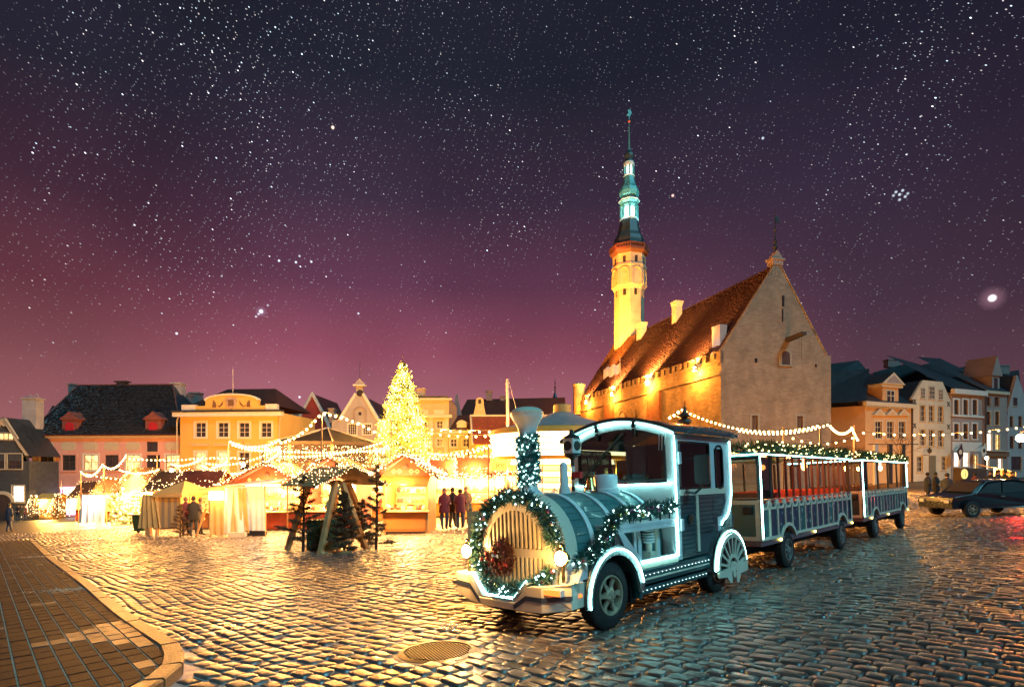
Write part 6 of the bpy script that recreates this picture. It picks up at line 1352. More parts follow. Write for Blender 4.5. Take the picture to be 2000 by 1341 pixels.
x, z = b.px(1937, 766, 1); m = MB(); m.box(x - .9, x + .9, .5, 4, z, z + 2.3); m.prism([(x - 1.3, z + 2.3), (x + 1.3, z + 2.3), (x, z + 5.2)], .3, 4.2, 'y'); m.mi = 1; m.box(x - .4, x + .4, .47, .5, z + .5, z + 2.0); m.build('dormer', [GREYW, PANE], b.root)
b = RH('white_pointed_house', 'pale grey house with a sharp pointed gable at the right edge', 1968, 2012); zg = b.z(803, 1972); b.win(1972, 812, 1979, 834, sash=SASH, trim=None, sill=False); b.win(1989, 812, 1996, 834, sash=SASH, trim=None, sill=False); b.win(1972, 851, 1980, 876, sash=SASH, trim=None, sill=False); b.win(1989, 851, 1996, 876, sash=SASH, trim=None, sill=False); b.win(1975, 891, 1995, 918, sash=SASH, trim=None, pane=PANE)
b.facade(STUCCOW, 0, zg); x, z = b.px(1987, 733); m = MB(); m.prism([(0, zg), (b.W, zg), (x + .1, z), (x - .1, z)], 0, .4, 'y'); m.build('gable', STUCCOW, b.root); x0, z1 = b.px(1979, 776); x1, z0 = b.px(1986, 792); b.window(x0, x1, z0, z1, hole=False, sash=SASH)
m = MB(); m.quad((0, .4, zg), (x, .4, z), (x - 1, 12, z + 1.5), (-1, 12, zg + 1)); m.quad((b.W, .4, zg), (x, .4, z), (x - 1, 12, z + 1.5), (b.W, 12, zg)); m.build('roof', SHEET, b.root)
# tall dark roofs behind the row
def backroof(name, label, pts, Y, mt=SHEET):
    P = [at(u, v, Y) for u, v in pts]; o_ = P[0]; m = MB(); n = len(P); vs = [p - o_ for p in P] + [p - o_ + Vector((2.5, 9, 0)) for p in P]
    m.add(vs, [tuple(range(n)), tuple(range(2 * n - 1, n - 1, -1))] + [(i, (i + 1) % n, n + (i + 1) % n, n + i) for i in range(n)]); o = m.build(name, mt, None, loc=o_); tag(o, label, 'roof'); return o
backroof('tall_roof', 'tall dark roof rising behind the corner house and the clipped gable', [(1698, 790), (1706, 727), (1775, 708), (1818, 742), (1822, 800)], 90)
backroof('peaked_roof', 'dark peaked roof behind the clipped-gable house', [(1778, 800), (1780, 716), (1835, 705), (1862, 722), (1880, 800)], 97)
backroof('long_roof', 'long dark roof behind the grey cornice house', [(1856, 800), (1858, 720), (1940, 706), (1947, 730), (1990, 722), (1998, 800)], 105)
chimney(1735, 1759, 700, 716, 92, 'broad grey chimney on the tall roof behind the corner house', GREYW); chimney(1948, 1972, 712, 730, 104, 'long chimney block on the roofs far right', GREYW)
# signs, flags
def flagboard(u, v, w_, h_, col, lab, emb):
    x, z = bg_.px(u, v); p = bg_.world(x, -1.2, z); e = empty('banner_flag', p, bg_.rz); tag(e, lab, 'flag')
    m = MB(); m.prism([(-.35 * w_, -.5 * h_), (.45 * w_, .5 * h_) if emb else (0, .55 * h_), (.5 * w_, -.25 * h_), (-.5 * w_, .05 * h_)][::1] if 0 else [(-.5 * w_, .0), (.25 * w_, .55 * h_), (.5 * w_, -.2 * h_), (-.1 * w_, -.5 * h_)], -.02, .02, 'y'); m.build('flag_cloth', col, e)
    m = MB(); m.lathe([(.22 * w_, -.04), (.18 * w_, -.05)], 18, (0.02, 0, 0), 'y'); m.box(-.05 * w_, .05 * w_, -.05, -.03, -.12 * h_, .12 * h_); m.build('flag_emblem', CREAM if emb else SASH, e)
    m = MB(); m.tube([(.25 * w_, .0, .55 * h_), (.6 * w_, 1.2, .2 * h_)], .03, 5); m.build('flag_pole', SASH, e)
flagboard(1856, 883, 1.5, 2.1, mat('flag_dark', (.05, .02, .03), .7), 'dark flag with a round pale emblem hung from the clipped-gable house', True); flagboard(1902, 880, 1.3, 1.9, mat('flag_white', (.6, .58, .5), .7), 'white flag with a round dark emblem on the grey house', False)
p = gp(1881, 60, 0); p.z = (EYE - 925) / F * 60; e = empty('information_sign', p, .38); tag(e, 'round yellow information sign on a dark box below the flags', 'sign')
m = MB(); m.lathe([(.0001, -.22), (.48, -.2), (.52, -.18), (.52, -.1)], 28, (0, 0, 0), 'y'); m.build('sign_disc', emit('sign_yellow', (1, .75, .22), 1.1), e); text('i', .8, SASH, e, (0, -.235, 0), (PI / 2, 0, 0)); m = MB(); m.box(-.3, 4.0, 0, .8, -.9, .6); m.build('planter_box', SASH, e)
# ================================================================ market
ROOFR = mat('stall_roof_red', (.11, .022, .014), .65, var=.25, scale=2, bump=.2)
ROOFB = mat('stall_roof_brown', (.045, .022, .015), .7, var=.3, scale=2, bump=.3)
STR = mat('stall_red', (.30, .045, .022), .55, var=.15, scale=1.5); STO = mat('stall_orange', (.62, .24, .06), .55, var=.08, scale=1.5); STY = mat('stall_ochre', (.60, .36, .10), .55, var=.1, scale=1.5)
PINEW = mat('pine_wood', (.52, .32, .14), .6, var=.2, scale=3, bump=.2)
CANVW = mat('canvas_white', (.66, .62, .56), .85, var=.1, scale=2, bump=.2, bscale=5); CANVO = mat('canvas_ochre', (.50, .32, .12), .85, var=.12, scale=2, bump=.2, bscale=5); CANVT = mat('canvas_stripe', (.28, .20, .13), .85, var=.1)
INNER = mat('stall_lining', (.70, .58, .38), .8, var=.1)
GOODS = [mat('goods_pale', (.62, .55, .42), .7, var=.3, scale=9), mat('goods_red', (.45, .08, .06), .6, var=.3, scale=9), mat('goods_green', (.12, .22, .08), .7, var=.4, scale=9), mat('goods_gold', (.60, .42, .14), .5, var=.3, scale=9)]
BULBW = emit('stall_bulb', (1, .66, .30), 40); FAIRY = emit('fairy_light_glow', (1, .60, .26), 8); PANELW = emit('stall_lamp_panel', (1, .60, .24), 18)
FIR = mat('fir_needles', (.075, .075, .028), .7, var=.5, scale=20); BARK = mat('bark', (.07, .045, .03), .9, var=.3, scale=12, bump=.5)
KNOTC = [0]
def stall(u0, u1, Y, label, yaw=0., depth=2.4, counter=1.0, eave=2.25, ridge=3.1, body=STR, roof=ROOFR, front='x', power=90, col=(1, .70, .40), lights=150, gable_mat=None, group='wooden market stalls', knob=True, soffit=None, dz=0, name='market_stall'):
    A = gp(u0, Y); W = (u1 - u0) / F * Y / max(.3, math.cos(yaw)); z = float(g(A.x, A.y)) + dz
    e = empty(name, (A.x, A.y, z), yaw); tag(e, label, 'stall', group); D = depth; ov = .45
    m = MB(); m.box(.06, W - .06, 0, .05, .12, counter - .06); m.build('counter_front', body, e)
    m = MB(); m.box(.03, W - .03, .02, .6, 0, .12); m.build('plinth', SASH, e)
    n = max(1, int(W / 1.0))
    for i in range(n):
        mb = MB(); mb.box(.06 + (W - .12) * i / n + .03, .06 + (W - .12) * (i + 1) / n - .03, -.02, 0, .2, counter - .12); mb.build('front_board', body, e)
    m = MB(); m.box(-.05, W + .05, -.28, .45, counter - .05, counter + .01); m.build('counter_top', PINEW, e, bevel=.01)
    for x, y in ((0, 0), (W - .1, 0), (0, D - .1), (W - .1, D - .1)): mb = MB(); mb.box(x, x + .1, y, y + .1, 0, eave); mb.build('corner_post', PINEW, e)
    m = MB(); m.box(0.1, W - .1, D - .05, D, 0, eave); m.build('back_wall', INNER, e); m = MB(); m.box(.0, .04, .1, D - .1, 0, eave); m.box(W - .04, W, .1, D - .1, 0, eave); m.build('side_wall', body, e)
    m = MB()
    if front == 'x':          # gable to the front
        for sg in (0, 1):
            xa = -ov if sg == 0 else W + ov; m.hexa([(xa, -ov, eave - .1), (W / 2, -ov, ridge), (W / 2, D + ov, ridge), (xa, D + ov, eave - .1), (xa, -ov, eave - .02), (W / 2, -ov, ridge + .08), (W / 2, D + ov, ridge + .08), (xa, D + ov, eave - .02)])
        edges = [((-ov, -ov, eave), (W / 2, -ov, ridge + .1)), ((W / 2, -ov, ridge + .1), (W + ov, -ov, eave)), ((-ov, -ov, eave - .05), (-ov, D, eave - .05)), ((W + ov, -ov, eave - .05), (W + ov, D, eave - .05))]
        gm = MB(); gm.prism([(-.1, eave), (W + .1, eave), (W / 2, ridge - .02)], -.02, .04, 'y'); gm.build('gable', gable_mat or body, e)
        if knob:
            gm = MB()
            for i in (-2, -1, 1, 2):
                cx = W / 2 + i * W * .13; cz = eave + (ridge - eave) * .22; r = .10; gm.band([(cx, cz + r), (cx + r, cz), (cx, cz - r), (cx - r, cz)], [(cx, cz + r * .6), (cx + r * .6, cz), (cx, cz - r * .6), (cx - r * .6, cz)], -.04, -.02, 'y', closed=True)
            tag(gm.build('diamond_trim', mat('diamond_cream', (.7, .5, .3), .6), e), kind='stuff')
            gm = MB(); gm.lathe([(.0001, -.07), (.12, -.06), (.12, -.02)], 14, (W / 2, 0, eave + (ridge - eave) * .45), 'y'); gm.build('gable_knob', SASH, e)
    else:
        for sg in (0, 1):
            ya = -ov if sg == 0 else D + ov; m.hexa([(-ov, ya, eave - .1), (W + ov, ya, eave - .1), (W + ov, D / 2, ridge), (-ov, D / 2, ridge), (-ov, ya, eave - .02), (W + ov, ya, eave - .02), (W + ov, D / 2, ridge + .08), (-ov, D / 2, ridge + .08)])
        edges = [((-ov, -ov, eave), (W + ov, -ov, eave)), ((-ov, -ov, eave), (-ov, D / 2, ridge + .1)), ((W + ov, -ov, eave), (W + ov, D / 2, ridge + .1)), ((-ov, D / 2, ridge + .1), (W + ov, D / 2, ridge + .1))]
        gm = MB(); gm.prism([(-.0, eave), (D, eave), (D / 2, ridge - .02)], 0.02, .06, 'x'); gm.prism([(-.0, eave), (D, eave), (D / 2, ridge - .02)], W - .06, W - .02, 'x'); gm.build('gable', body, e)
    m.build('roof', roof, e)
    if soffit: m = MB(); m.hexa([(-.1, -.75, eave - .42), (W + .1, -.75, eave - .42), (W + .1, 0, eave - .05), (-.1, 0, eave - .05), (-.1, -.75, eave - .36), (W + .1, -.75, eave - .36), (W + .1, 0, eave + .02), (-.1, 0, eave + .02)]); m.build('awning', soffit, e)
    # goods on counter and shelves
    mb = [MB() for _ in GOODS]
    for _ in range(int(W * 26)):
        k = R.randrange(4); x = R.uniform(.15, W - .15); lv = R.choice([0, 1, 2]); y, z_ = ((R.uniform(0, .4), counter + .01), (D - R.uniform(.1, .45), 1.15), (D - R.uniform(.1, .35), 1.6))[lv]; s_ = R.uniform(.05, .13)
        if R.random() < .5: mb[k].box(x - s_, x + s_, y - s_ * .7, y + s_ * .7, z_, z_ + s_ * R.uniform(1, 2.2))
        else: mb[k].ball((x, y, z_ + s_), s_, 6, 4)
    for k in range(4):
        if mb[k].v: tag(mb[k].build('goods', GOODS[k], e), kind='stuff')
    m = MB(); m.box(.1, W - .1, D - .5, D - .06, 1.1, 1.14); m.box(.1, W - .1, D - .4, D - .06, 1.55, 1.59); m.build('shelf', PINEW, e)
    m = MB(); nb = max(2, int(W / .7))
    for i in range(nb): x = W * (i + .5) / nb; m.tube([(x, .5, eave), (x, .5, eave - .22)], .012, 4); m.ball((x, .5, eave - .28), .08, 8, 5)
    m.build('lamp', BULBW, e)
    m = MB(); m.box(.3, W - .3, .8, D - .5, eave - .1, eave - .06); m.build('lamp_panel', PANELW, e)
    c, s_ = math.cos(yaw), math.sin(yaw)
    def Wd(x, y, zz): return Vector((A.x + c * x - s_ * y, A.y + s_ * x + c * y, z + zz))
    lamp(Wd(W / 2, .55, eave - .45), power * .32, col, .3); lamp(Wd(W * .5, -.6, eave - .35), power * .30, col, .25)
    if lights:      # garland and small lights along the roof edges
        gm = MB(); lm = MB()
        for a, b_ in edges:
            a, b_ = Vector(a), Vector(b_); n_ = max(2, int((b_ - a).length * 34)); P = [a.lerp(b_, i / n_) for i in range(n_ + 1)]
            needles(gm, P, int((b_ - a).length * 60), .10, .10, .02)
            for i in range(int(lights * (b_ - a).length / 14)): q = a.lerp(b_, R.random()) + Vector((R.gauss(0, .05), -.06 + R.gauss(0, .04), R.gauss(0, .07))); lm.octa(q, R.uniform(.022, .036))
        for i in range(lights // 2):      # net over the front slope
            s_, t = R.random(), R.random()
            if front == 'x': q = Vector((W / 2 + (s_ - .5) * (W + 2 * ov), -ov + t * D, ridge + .1 - abs(s_ - .5) * 2 * (ridge - eave)))
            else: q = Vector((-ov + s_ * (W + 2 * ov), -ov + t * (D / 2 + ov), eave + t * (ridge - eave) + .02))
            lm.octa(q, R.uniform(.022, .034))
        tag(gm.build('eave_garland', FIR, e), kind='stuff'); tag(lm.build('fairy_light', FAIRY, e), kind='stuff')
    e['W'] = W; return e, Wd
def cloth(name, m, parent, x0, x1, z0, z1, y=0., amp=.06, waves=5, n=30, lean=0., hem=0.):
    mb = MB(); R2 = random.Random(len(name) + int(x0 * 100)); ph = R2.uniform(0, 6)
    rows = 6
    for i in range(n):
        for j in range(rows):
            def Q(a, b_):
                s_, t = a / n, b_ / rows; return (x0 + (x1 - x0) * s_ + lean * (1 - t) * (s_ - .3), y - amp * (1.2 - t * .5) * math.sin(waves * 2 * PI * s_ + ph + t) - (1 - t) * amp, z0 + (z1 - z0) * t + hem * (1 - t) * math.sin(s_ * 7 + ph))
            mb.add([Q(i, j), Q(i + 1, j), Q(i + 1, j + 1), Q(i, j + 1)], [(0, 1, 2, 3)])
    return mb.build(name, m, parent, True)
# stalls, left to right
stall(147, 190, 54, 'far stall with a red counter front and brown lit roof left of the flowers', 0, 2.6, 1.15, 2.35, 3.7, STR, ROOFB, 'y', 420, (1, .72, .42), 90, knob=False)
stall(193, 232, 50, 'brown-roofed stall behind the hanging white cloths', 0, 2.6, 1.0, 2.5, 3.8, STO, ROOFB, 'y', 300, (1, .82, .6), 80, knob=False)
e_, Wf = stall(236, 300, 44, 'stall hung with pale flowers and wreaths beside the dark green bin', 0, 2.4, .9, 2.5, 4.3, STY, ROOFB, 'x', 520, (1, .84, .62), 120, knob=False)
mb = [MB() for _ in range(3)]
for _ in range(420):
    x = R.uniform(-.3, 1.9); zz = R.uniform(.1, 2.3); mb[R.randrange(3)].ball((x, -.75 + R.gauss(0, .12), zz), R.uniform(.06, .13), 6, 4)
for k, mm in enumerate((GOODS[0], mat('flower_white', (.75, .68, .62), .7), GOODS[2])): tag(mb[k].build('flower_display', mm, e_), kind='stuff')
lamp(Wf(.6, -1.6, 2.2), 70, (1, .9, .78), .25); lamp(Wf(-1.4, -1.6, 2.0), 150, (.95, .95, 1), .2)
hc = empty('hanging_cloth', Wf(-2.2, -.9, 0), 0); tag(hc, 'long white cloths hung out brightly lit left of the flowers', 'cloth'); cloth('cloth_fall', CANVW, hc, 0, 1.9, .25, 2.3, amp=.12, waves=4, hem=.08); m = MB(); m.tube([(-.1, 0, 0), (-.1, 0, 2.4), (2.0, 0, 2.4), (2.0, 0, 0)], .03, 6); m.build('rail', PINEW, hc)
# wheeled bin
p = gp(276, 29.5); e = empty('wheeled_bin', p, .1); tag(e, 'dark green wheeled bin standing in front of the flower stall', 'bin')
GRB = mat('bin_green', (.035, .06, .02), .4, var=.2)
m = MB(); m.hexa([(-.24, -.26, .12), (.24, -.26, .12), (.24, .26, .12), (-.24, .26, .12), (-.30, -.33, .92), (.30, -.33, .92), (.30, .33, .92), (-.30, .33, .92)]); m.build('bin_body', GRB, e, bevel=.02)
m = MB(); m.hexa([(-.33, -.36, .92), (.33, -.36, .92), (.33, .36, .92), (-.33, .36, .92), (-.31, -.34, .98), (.31, -.34, .98), (.28, .30, 1.03), (-.28, .30, 1.03)]); m.tube([(-.25, .4, .95), (.25, .4, .95)], .02, 6); m.build('lid', GRB, e, bevel=.01)
for x in (-.24, .24): mb = MB(); mb.lathe([(.0001, -.03), (.11, -.03), (.11, .03), (.0001, .03)], 16, (x, .2, .11), 'x'); mb.build('wheel', BLACK, e)
# striped tent and ochre tents
def tent(u0, u1, Y, label, h=2.1, apex=2.7, m_=CANVO, striped=False, D=2.6, yaw=0, flat=False):
    A = gp(u0, Y); W = (u1 - u0) / F * Y; e = empty('market_tent', A, yaw); tag(e, label, 'tent', 'canvas market tents')
    for x, y in ((0, 0), (W, 0), (0, D), (W, D)): mb = MB(); mb.tube([(x, y, 0), (x, y, h)], .035, 6); mb.build('tent_pole', PINEW, e)
    m = MB(); a = (W / 2, D / 2, apex); o = .18
    if flat: m.hexa([(-o, -.6, h - .05), (W + .5, -.6, h + .12), (W + .5, D, h + .25), (-o, D, h + .12), (-o, -.6, h), (W + .5, -.6, h + .17), (W + .5, D, h + .3), (-o, D, h + .17)])
    else: m.add([(-o, -o, h), (W + o, -o, h), (W + o, D + o, h), (-o, D + o, h), a, (-o, -o, h - .18), (W + o, -o, h - .18), (W + o, D + o, h - .18), (-o, D + o, h - .18)], [(0, 1, 4), (1, 2, 4), (2, 3, 4), (3, 0, 4), (0, 1, 6, 5), (1, 2, 7, 6), (2, 3, 8, 7), (3, 0, 5, 8)])
    m.build('canopy', m_, e)
    if striped:
        k = 7
        for i in range(k): mb = MB(); a_, b_ = W * i / k, W * (i + 1) / k; mb.hexa([(a_, .0, .35), (b_, .0, .35), (b_, .02, .35), (a_, .02, .35), (a_, 0, h), (b_, 0, h), (b_, .02, h), (a_, .02, h)]); mb.build('wall_stripe', CANVT if i % 2 else CANVO, e)
    return e, W
e, W = tent(309, 352, 27, 'tent with brown and cream striped sides beside two people', 2.0, 2.6, CANVO, True); cloth('side_curtain', CANVO, e, -.75, -.05, .35, 1.95, -.05, .07, 4, 24, .4)
m = MB(); m.box(-.55, -.35, -.1, .1, 0, .35); m.box(-.1, .0, -.1, .1, 0, .4); m.build('trestle', PINEW, e)
e, W = tent(412, 462, 24.2, 'ochre canvas booth with a lit lamp box, left of the white booth', 2.1, 2.35, CANVO, False, flat=True, D=2.2); cloth('front_curtain', CANVO, e, 0, W, .12, 2.1, 0, .04, 4, 30); cloth('side_flap', CANVO, e, W - .1, W + .42, .2, 2.1, -.04, .06, 2, 16, .3)
m = MB(); m.box(.05, .55, -.25, .0, 1.62, 1.98); m.build('lamp_box', PANELW, e); m = MB(); m.box(.9, 1.6, -.3, .1, 0, .24); m.build('step_block', PALE, e); lamp(gp(424, 23.0, 1.75), 14, (1, .72, .45), .2)
e, W = tent(463, 518, 24.2, 'white canvas booth with smooth brightly lit side sheets and a flat roof', 2.2, 2.4, CANVW, False, flat=True, D=2.4); cloth('front_sheet', CANVW, e, .0, W, .26, 2.15, 0, .025, 5, 34); cloth('corner_sheet', CANVW, e, -.5, .15, .1, 2.15, -.06, .06, 2, 18, .3)
m = MB(); m.box(.5, 1.2, -.1, .2, .05, .22); m.tube([(.45, -.12, .0), (.45, -.12, .24), (1.25, -.12, .24), (1.25, -.12, 0)], .02, 5); m.build('trestle', BLACK, e); lamp(gp(500, 22.0, 2.0), 60, (1, .95, .9), .3)
# stalls behind them and to the right
stall(355, 410, 31, 'dim stall under red garlanded roof behind two people in dark coats', 0, 2.2, 1.0, 2.3, 3.2, STO, ROOFR, 'y', 120, (1, .8, .55), 130, knob=False)
stall(300, 345, 33, 'brown-roofed stall behind the striped tent', 0, 2.4, 1.0, 2.3, 3.3, STY, ROOFB, 'y', 150, (1, .72, .45), 110, knob=False)
stall(455, 590, 28, 'wide stall with a red gable and dark knob behind the white booth', 0, 2.6, 1.0, 2.35, 3.35, STR, ROOFR, 'x', 230, (1, .78, .5), 260, gable_mat=STR)
stall(592, 700, 25, 'red stall with a bright opening behind the timber shelter and small firs', 0, 2.4, 1.0, 2.35, 3.3, STR, ROOFR, 'x', 260, (1, .86, .68), 240, gable_mat=STR)
stall(748, 836, 22.6, 'orange stall with a wide serving hatch at the right end of the row', 0, 2.4, .95, 2.35, 3.15, STO, ROOFR, 'x', 190, (1, .86, .60), 300, gable_mat=STR, soffit=STO)
stall(848, 905, 36, 'far red-roofed stall thick with fairy lights right of the orange stall', .1, 2.6, 1.0, 2.6, 3.7, STY, ROOFR, 'y', 330, (1, .82, .58), 330, knob=False)
stall(905, 985, 33, 'far red-roofed stall behind the locomotive nose with a striped pole', .1, 2.6, 1.0, 2.5, 3.6, STY, ROOFR, 'y', 300, (1, .82, .58), 380, knob=False)
stall(985, 1060, 30, 'stall behind the locomotive chimney crowded with small lights', .2, 2.6, 1.0, 2.5, 3.5, STO, ROOFR, 'y', 220, (1, .8, .55), 330, knob=False)
stall(655, 750, 34, 'stall at the foot of the big Christmas tree', 0, 2.6, 1.0, 2.4, 3.3, STO, ROOFB, 'y', 220, (1, .78, .5), 240, knob=False)
# gate post
p = gp(924, 17.5); e = empty('gate_post', p); tag(e, 'pale wooden post topped by two balls left of the locomotive nose', 'post'); m = MB(); m.box(-.16, .2, -.05, .05, 0, 1.0); m.build('post_board', PINEW, e); m = MB(); m.ball((-.08, 0, 1.07), .075, 12, 8); m.ball((-.08, 0, 1.19), .055, 12, 8); m.build('post_finial', PINEW, e, True)
# timber shelter (well house)
p = gp(655, 17.2); e = empty('timber_shelter', p, 1.1); e.scale = (.93, .93, .96); tag(e, 'open timber A-frame shelter with a shingled roof among small fir trees', 'shelter')
for (xa, ya, xb, yb) in ((-1.35, -.7, -.55, -.55), (.35, -1.0, -.25, -.5), (1.55, -.2, .55, .0), (-1.0, 1.1, -.5, .6), (1.3, 1.3, .6, .6)):
    m = MB(); a, b_ = Vector((xa, ya, 0)), Vector((xb, yb, 2.15)); d = (b_ - a).normalized(); s_ = d.cross(Vector((0, 1, 0))).normalized() * .07; t = d.cross(s_).normalized() * .07
    m.hexa([a - s_ - t, a + s_ - t, a + s_ + t, a - s_ + t, b_ - s_ - t, b_ + s_ - t, b_ + s_ + t, b_ - s_ + t]); m.build('leg', PINEW, e)
lamp(gp(655, 14.6, 2.6), 9, (1, .7, .4), .3) if 0 else None
for q in (((-1.15, -.72, .35), (.30, -.98, .45)), ((-1.4, -.8, .06), (-.6, -.9, .06)), ((.3, -.9, .5), (1.5, -.2, .5)), ((-.8, -.6, 1.3), (0, -.6, 1.15)), ((-.8, -.5, 2.1), (.9, -.1, 2.1)), ((-.5, .6, 2.1), (.8, .6, 2.1)), ((-.9, -.5, 1.4), (-.2, -.5, 2.1)), ((.05, -.5, 1.1), (-.45, -.5, 1.9))):
    m = MB(); m.tube(q, .055, 4); m.build('cross_beam', PINEW, e)
rf = empty('roof', (0, 0, 0), 0, e); SHG = mat('shingle', (.34, .24, .11), .75, var=.35, scale=4)
ra, rb = Vector((-.2, -1.0, 2.6)), Vector((.7, 1.5, 2.6))
for side, (ea, eb) in enumerate(((Vector((-1.55, -.7, 1.98)), Vector((-.6, 1.9, 1.98))), (Vector((1.15, -1.35, 1.98)), Vector((2.0, 1.1, 1.98))))):
    for j in range(7):
        for i in range(9):
            mb = MB(); P = lambda s_, t: (ea.lerp(eb, s_)).lerp(ra.lerp(rb, s_), t); s0, s1, t0, t1 = i / 9 + .004, (i + 1) / 9 - .004, j / 7, min(1, (j + 1.25) / 7); up = Vector((0, 0, .03 + R.uniform(0, .012))); u2 = Vector((0, 0, .008))
            mb.hexa([P(s0, t0), P(s1, t0), P(s1, t1), P(s0, t1), P(s0, t0) + up, P(s1, t0) + up, P(s1, t1) + u2, P(s0, t1) + u2]); mb.build('shingle', SHG, e)
    m = MB(); m.quad(ea, eb, rb, ra); m.build('roof_deck', PINEW, e)
COL.objects.unlink(rf); bpy.data.objects.remove(rf)
m = MB(); needles(m, [ra.lerp(Vector((-1.55, -.7, 2.0)), i / 12) for i in range(13)] + [ra.lerp(Vector((1.15, -1.35, 2.0)), i / 12) for i in range(13)] + [Vector((-1.55, -.7, 1.93)).lerp(Vector((-.6, 1.9, 1.93)), i / 14) for i in range(15)], 700, .05, .07, .010); tag(m.build('eave_garland', FIR, e), kind='stuff')
m = MB()
for _ in range(80): s_, t = R.random(), R.random(); q = Vector((-1.55, -.7, 2.0)).lerp(Vector((-.6, 1.9, 2.0)), s_).lerp(ra.lerp(rb, s_), t) + Vector((0, 0, .07)); m.octa(q, .018)
for i in range(40): q = ra.lerp(Vector((-1.55, -.7, 1.95)), i / 20) if i < 20 else ra.lerp(Vector((1.15, -1.35, 1.95)), (i - 20) / 20); m.octa(q + Vector((0, -.06, R.gauss(0, .04))), .018)
tag(m.build('fairy_light', FAIRY, e), kind='stuff')
m = MB(); m.box(-.75, .0, -.1, .5, .0, .95); m.build('green_box', mat('crate_green', (.02, .07, .03), .7), e)
m = MB(); needles(m, lambda: Vector((R.uniform(-.8, .1), R.uniform(-.15, .5), R.uniform(.2, .95))), 1500, .08, .14, .012); tag(m.build('fir_boughs', FIR, e), kind='stuff')
def fir(p, h, r, label, n=26, lights=0, dens=1.0, name='fir_tree', grp='small cut firs round the timber shelter', seed=0, mt=mat('dry_fir', (.13, .075, .035), .7, var=.5, scale=20)):
    Rn = random.Random(seed); e = empty(name, p); tag(e, label, 'tree', grp)
    m = MB(); m.tube([(0, 0, 0), (.02, .01, h * .5), (0, 0, h)], [h * .014 + .012, h * .010 + .008, .006], 7); m.build('trunk', BARK, e)
    br = MB(); nd = MB()
    for i in range(n):
        t = (i + .5) / n; z = h * (.06 + .9 * t); rr = r * (1 - t) ** .8 * Rn.uniform(.7, 1.15) + .05; a = i * 2.4 + Rn.uniform(-.4, .4)
        d = Vector((math.cos(a), math.sin(a), 0)); base = Vector((0, 0, z)); P = [base + d * rr * q + Vector((0, 0, rr * (.28 * q - .05 + (i % 5 - 2) * .12 * q) * (1 if t > .3 else .6))) for q in (0, .35, .7, 1)]
        br.tube(P, .010 * (1 + rr), 4, .003)
        subs = [P]
        for q in (.35, .55, .75):
            for sg in (-1, 1):
                b0 = P[0].lerp(P[-1], q); dd = (d * .7 + Vector((-d.y, d.x, 0)) * sg * .7 + Vector((0, 0, .2))).normalized() * rr * (1 - q) * .8; subs.append([b0, b0 + dd * .5, b0 + dd])
                br.tube([b0, b0 + dd], .005, 3, .002)
        for sp_ in subs:
            L_ = (Vector(sp_[-1]) - Vector(sp_[0])).length; k = max(6, int(L_ * 60 * dens)); needles(nd, [Vector(sp_[0]).lerp(Vector(sp_[-1]), j / k) for j in range(k + 1)], k * 3, .018, .07, .009, Rn)
    br.build('branches', BARK, e); tag(nd.build('needles', mt, e), kind='stuff')
    return e
for i, (u, Y, h, r, lab) in enumerate(((592, 16.6, 2.3, .85, 'sparse leafless-looking fir at the left leg of the timber shelter'), (672, 15.9, 1.75, .45, 'dense dark fir in front of the middle of the timber shelter'), (735, 16.4, 2.55, .55, 'slim brown fir leaning at the right leg of the timber shelter'), (655, 18.5, 2.8, .5, 'tall thin fir inside the timber shelter'), (706, 17.4, 1.5, .5, 'short fir between the two right-hand firs'), (352, 24.8, 1.5, .45, 'small fir left of the two people at the striped tent'))):
    fir(gp(u, Y), h, r, lab, 22 if i != 1 else 44, dens=.8 if i != 1 else 1.6, seed=i + 3, grp='small cut firs round the timber shelter' if i < 5 else None)
p = gp(672, 15.9); e = empty('tree_stand', p); tag(e, 'pale trestle base under the dark fir', 'stand'); m = MB(); m.box(-.28, .28, -.2, .2, .0, .06); m.box(-.2, .2, -.15, .15, .3, .36); m.build('stand_board', PINEW, e); m = MB(); m.box(-.2, -.14, -.1, .1, .06, .3); m.box(.14, .2, -.1, .1, .06, .3); m.build('leg', PINEW, e)
# lit bushes in front of the pink house
for u, lab in ((66, 'bush covered with lights left of the lit kiosk at the pink house'), (112, 'bush covered with lights right of the lit kiosk at the pink house')):
    p = gp(u, 64); e = fir(p, 3.0, 1.1, lab, 30, grp='lit bushes by the kiosk', seed=u, dens=.3, name='lit_bush'); m = MB()
    for _ in range(130): a = R.uniform(0, 2 * PI); t = R.random(); m.octa((math.cos(a) * 1.1 * (1 - t * .8), math.sin(a) * 1.1 * (1 - t * .8), .3 + t * 2.6), .045)
    tag(m.build('fairy_light', FAIRY, e), kind='stuff')
stall(76, 103, 65, 'small kiosk glowing yellow green against the pink house', 0, 2, 1.2, 2.4, 2.9, STY, STY, 'y', 420, (1, .86, .40), 0, knob=False, name='kiosk', group=None)

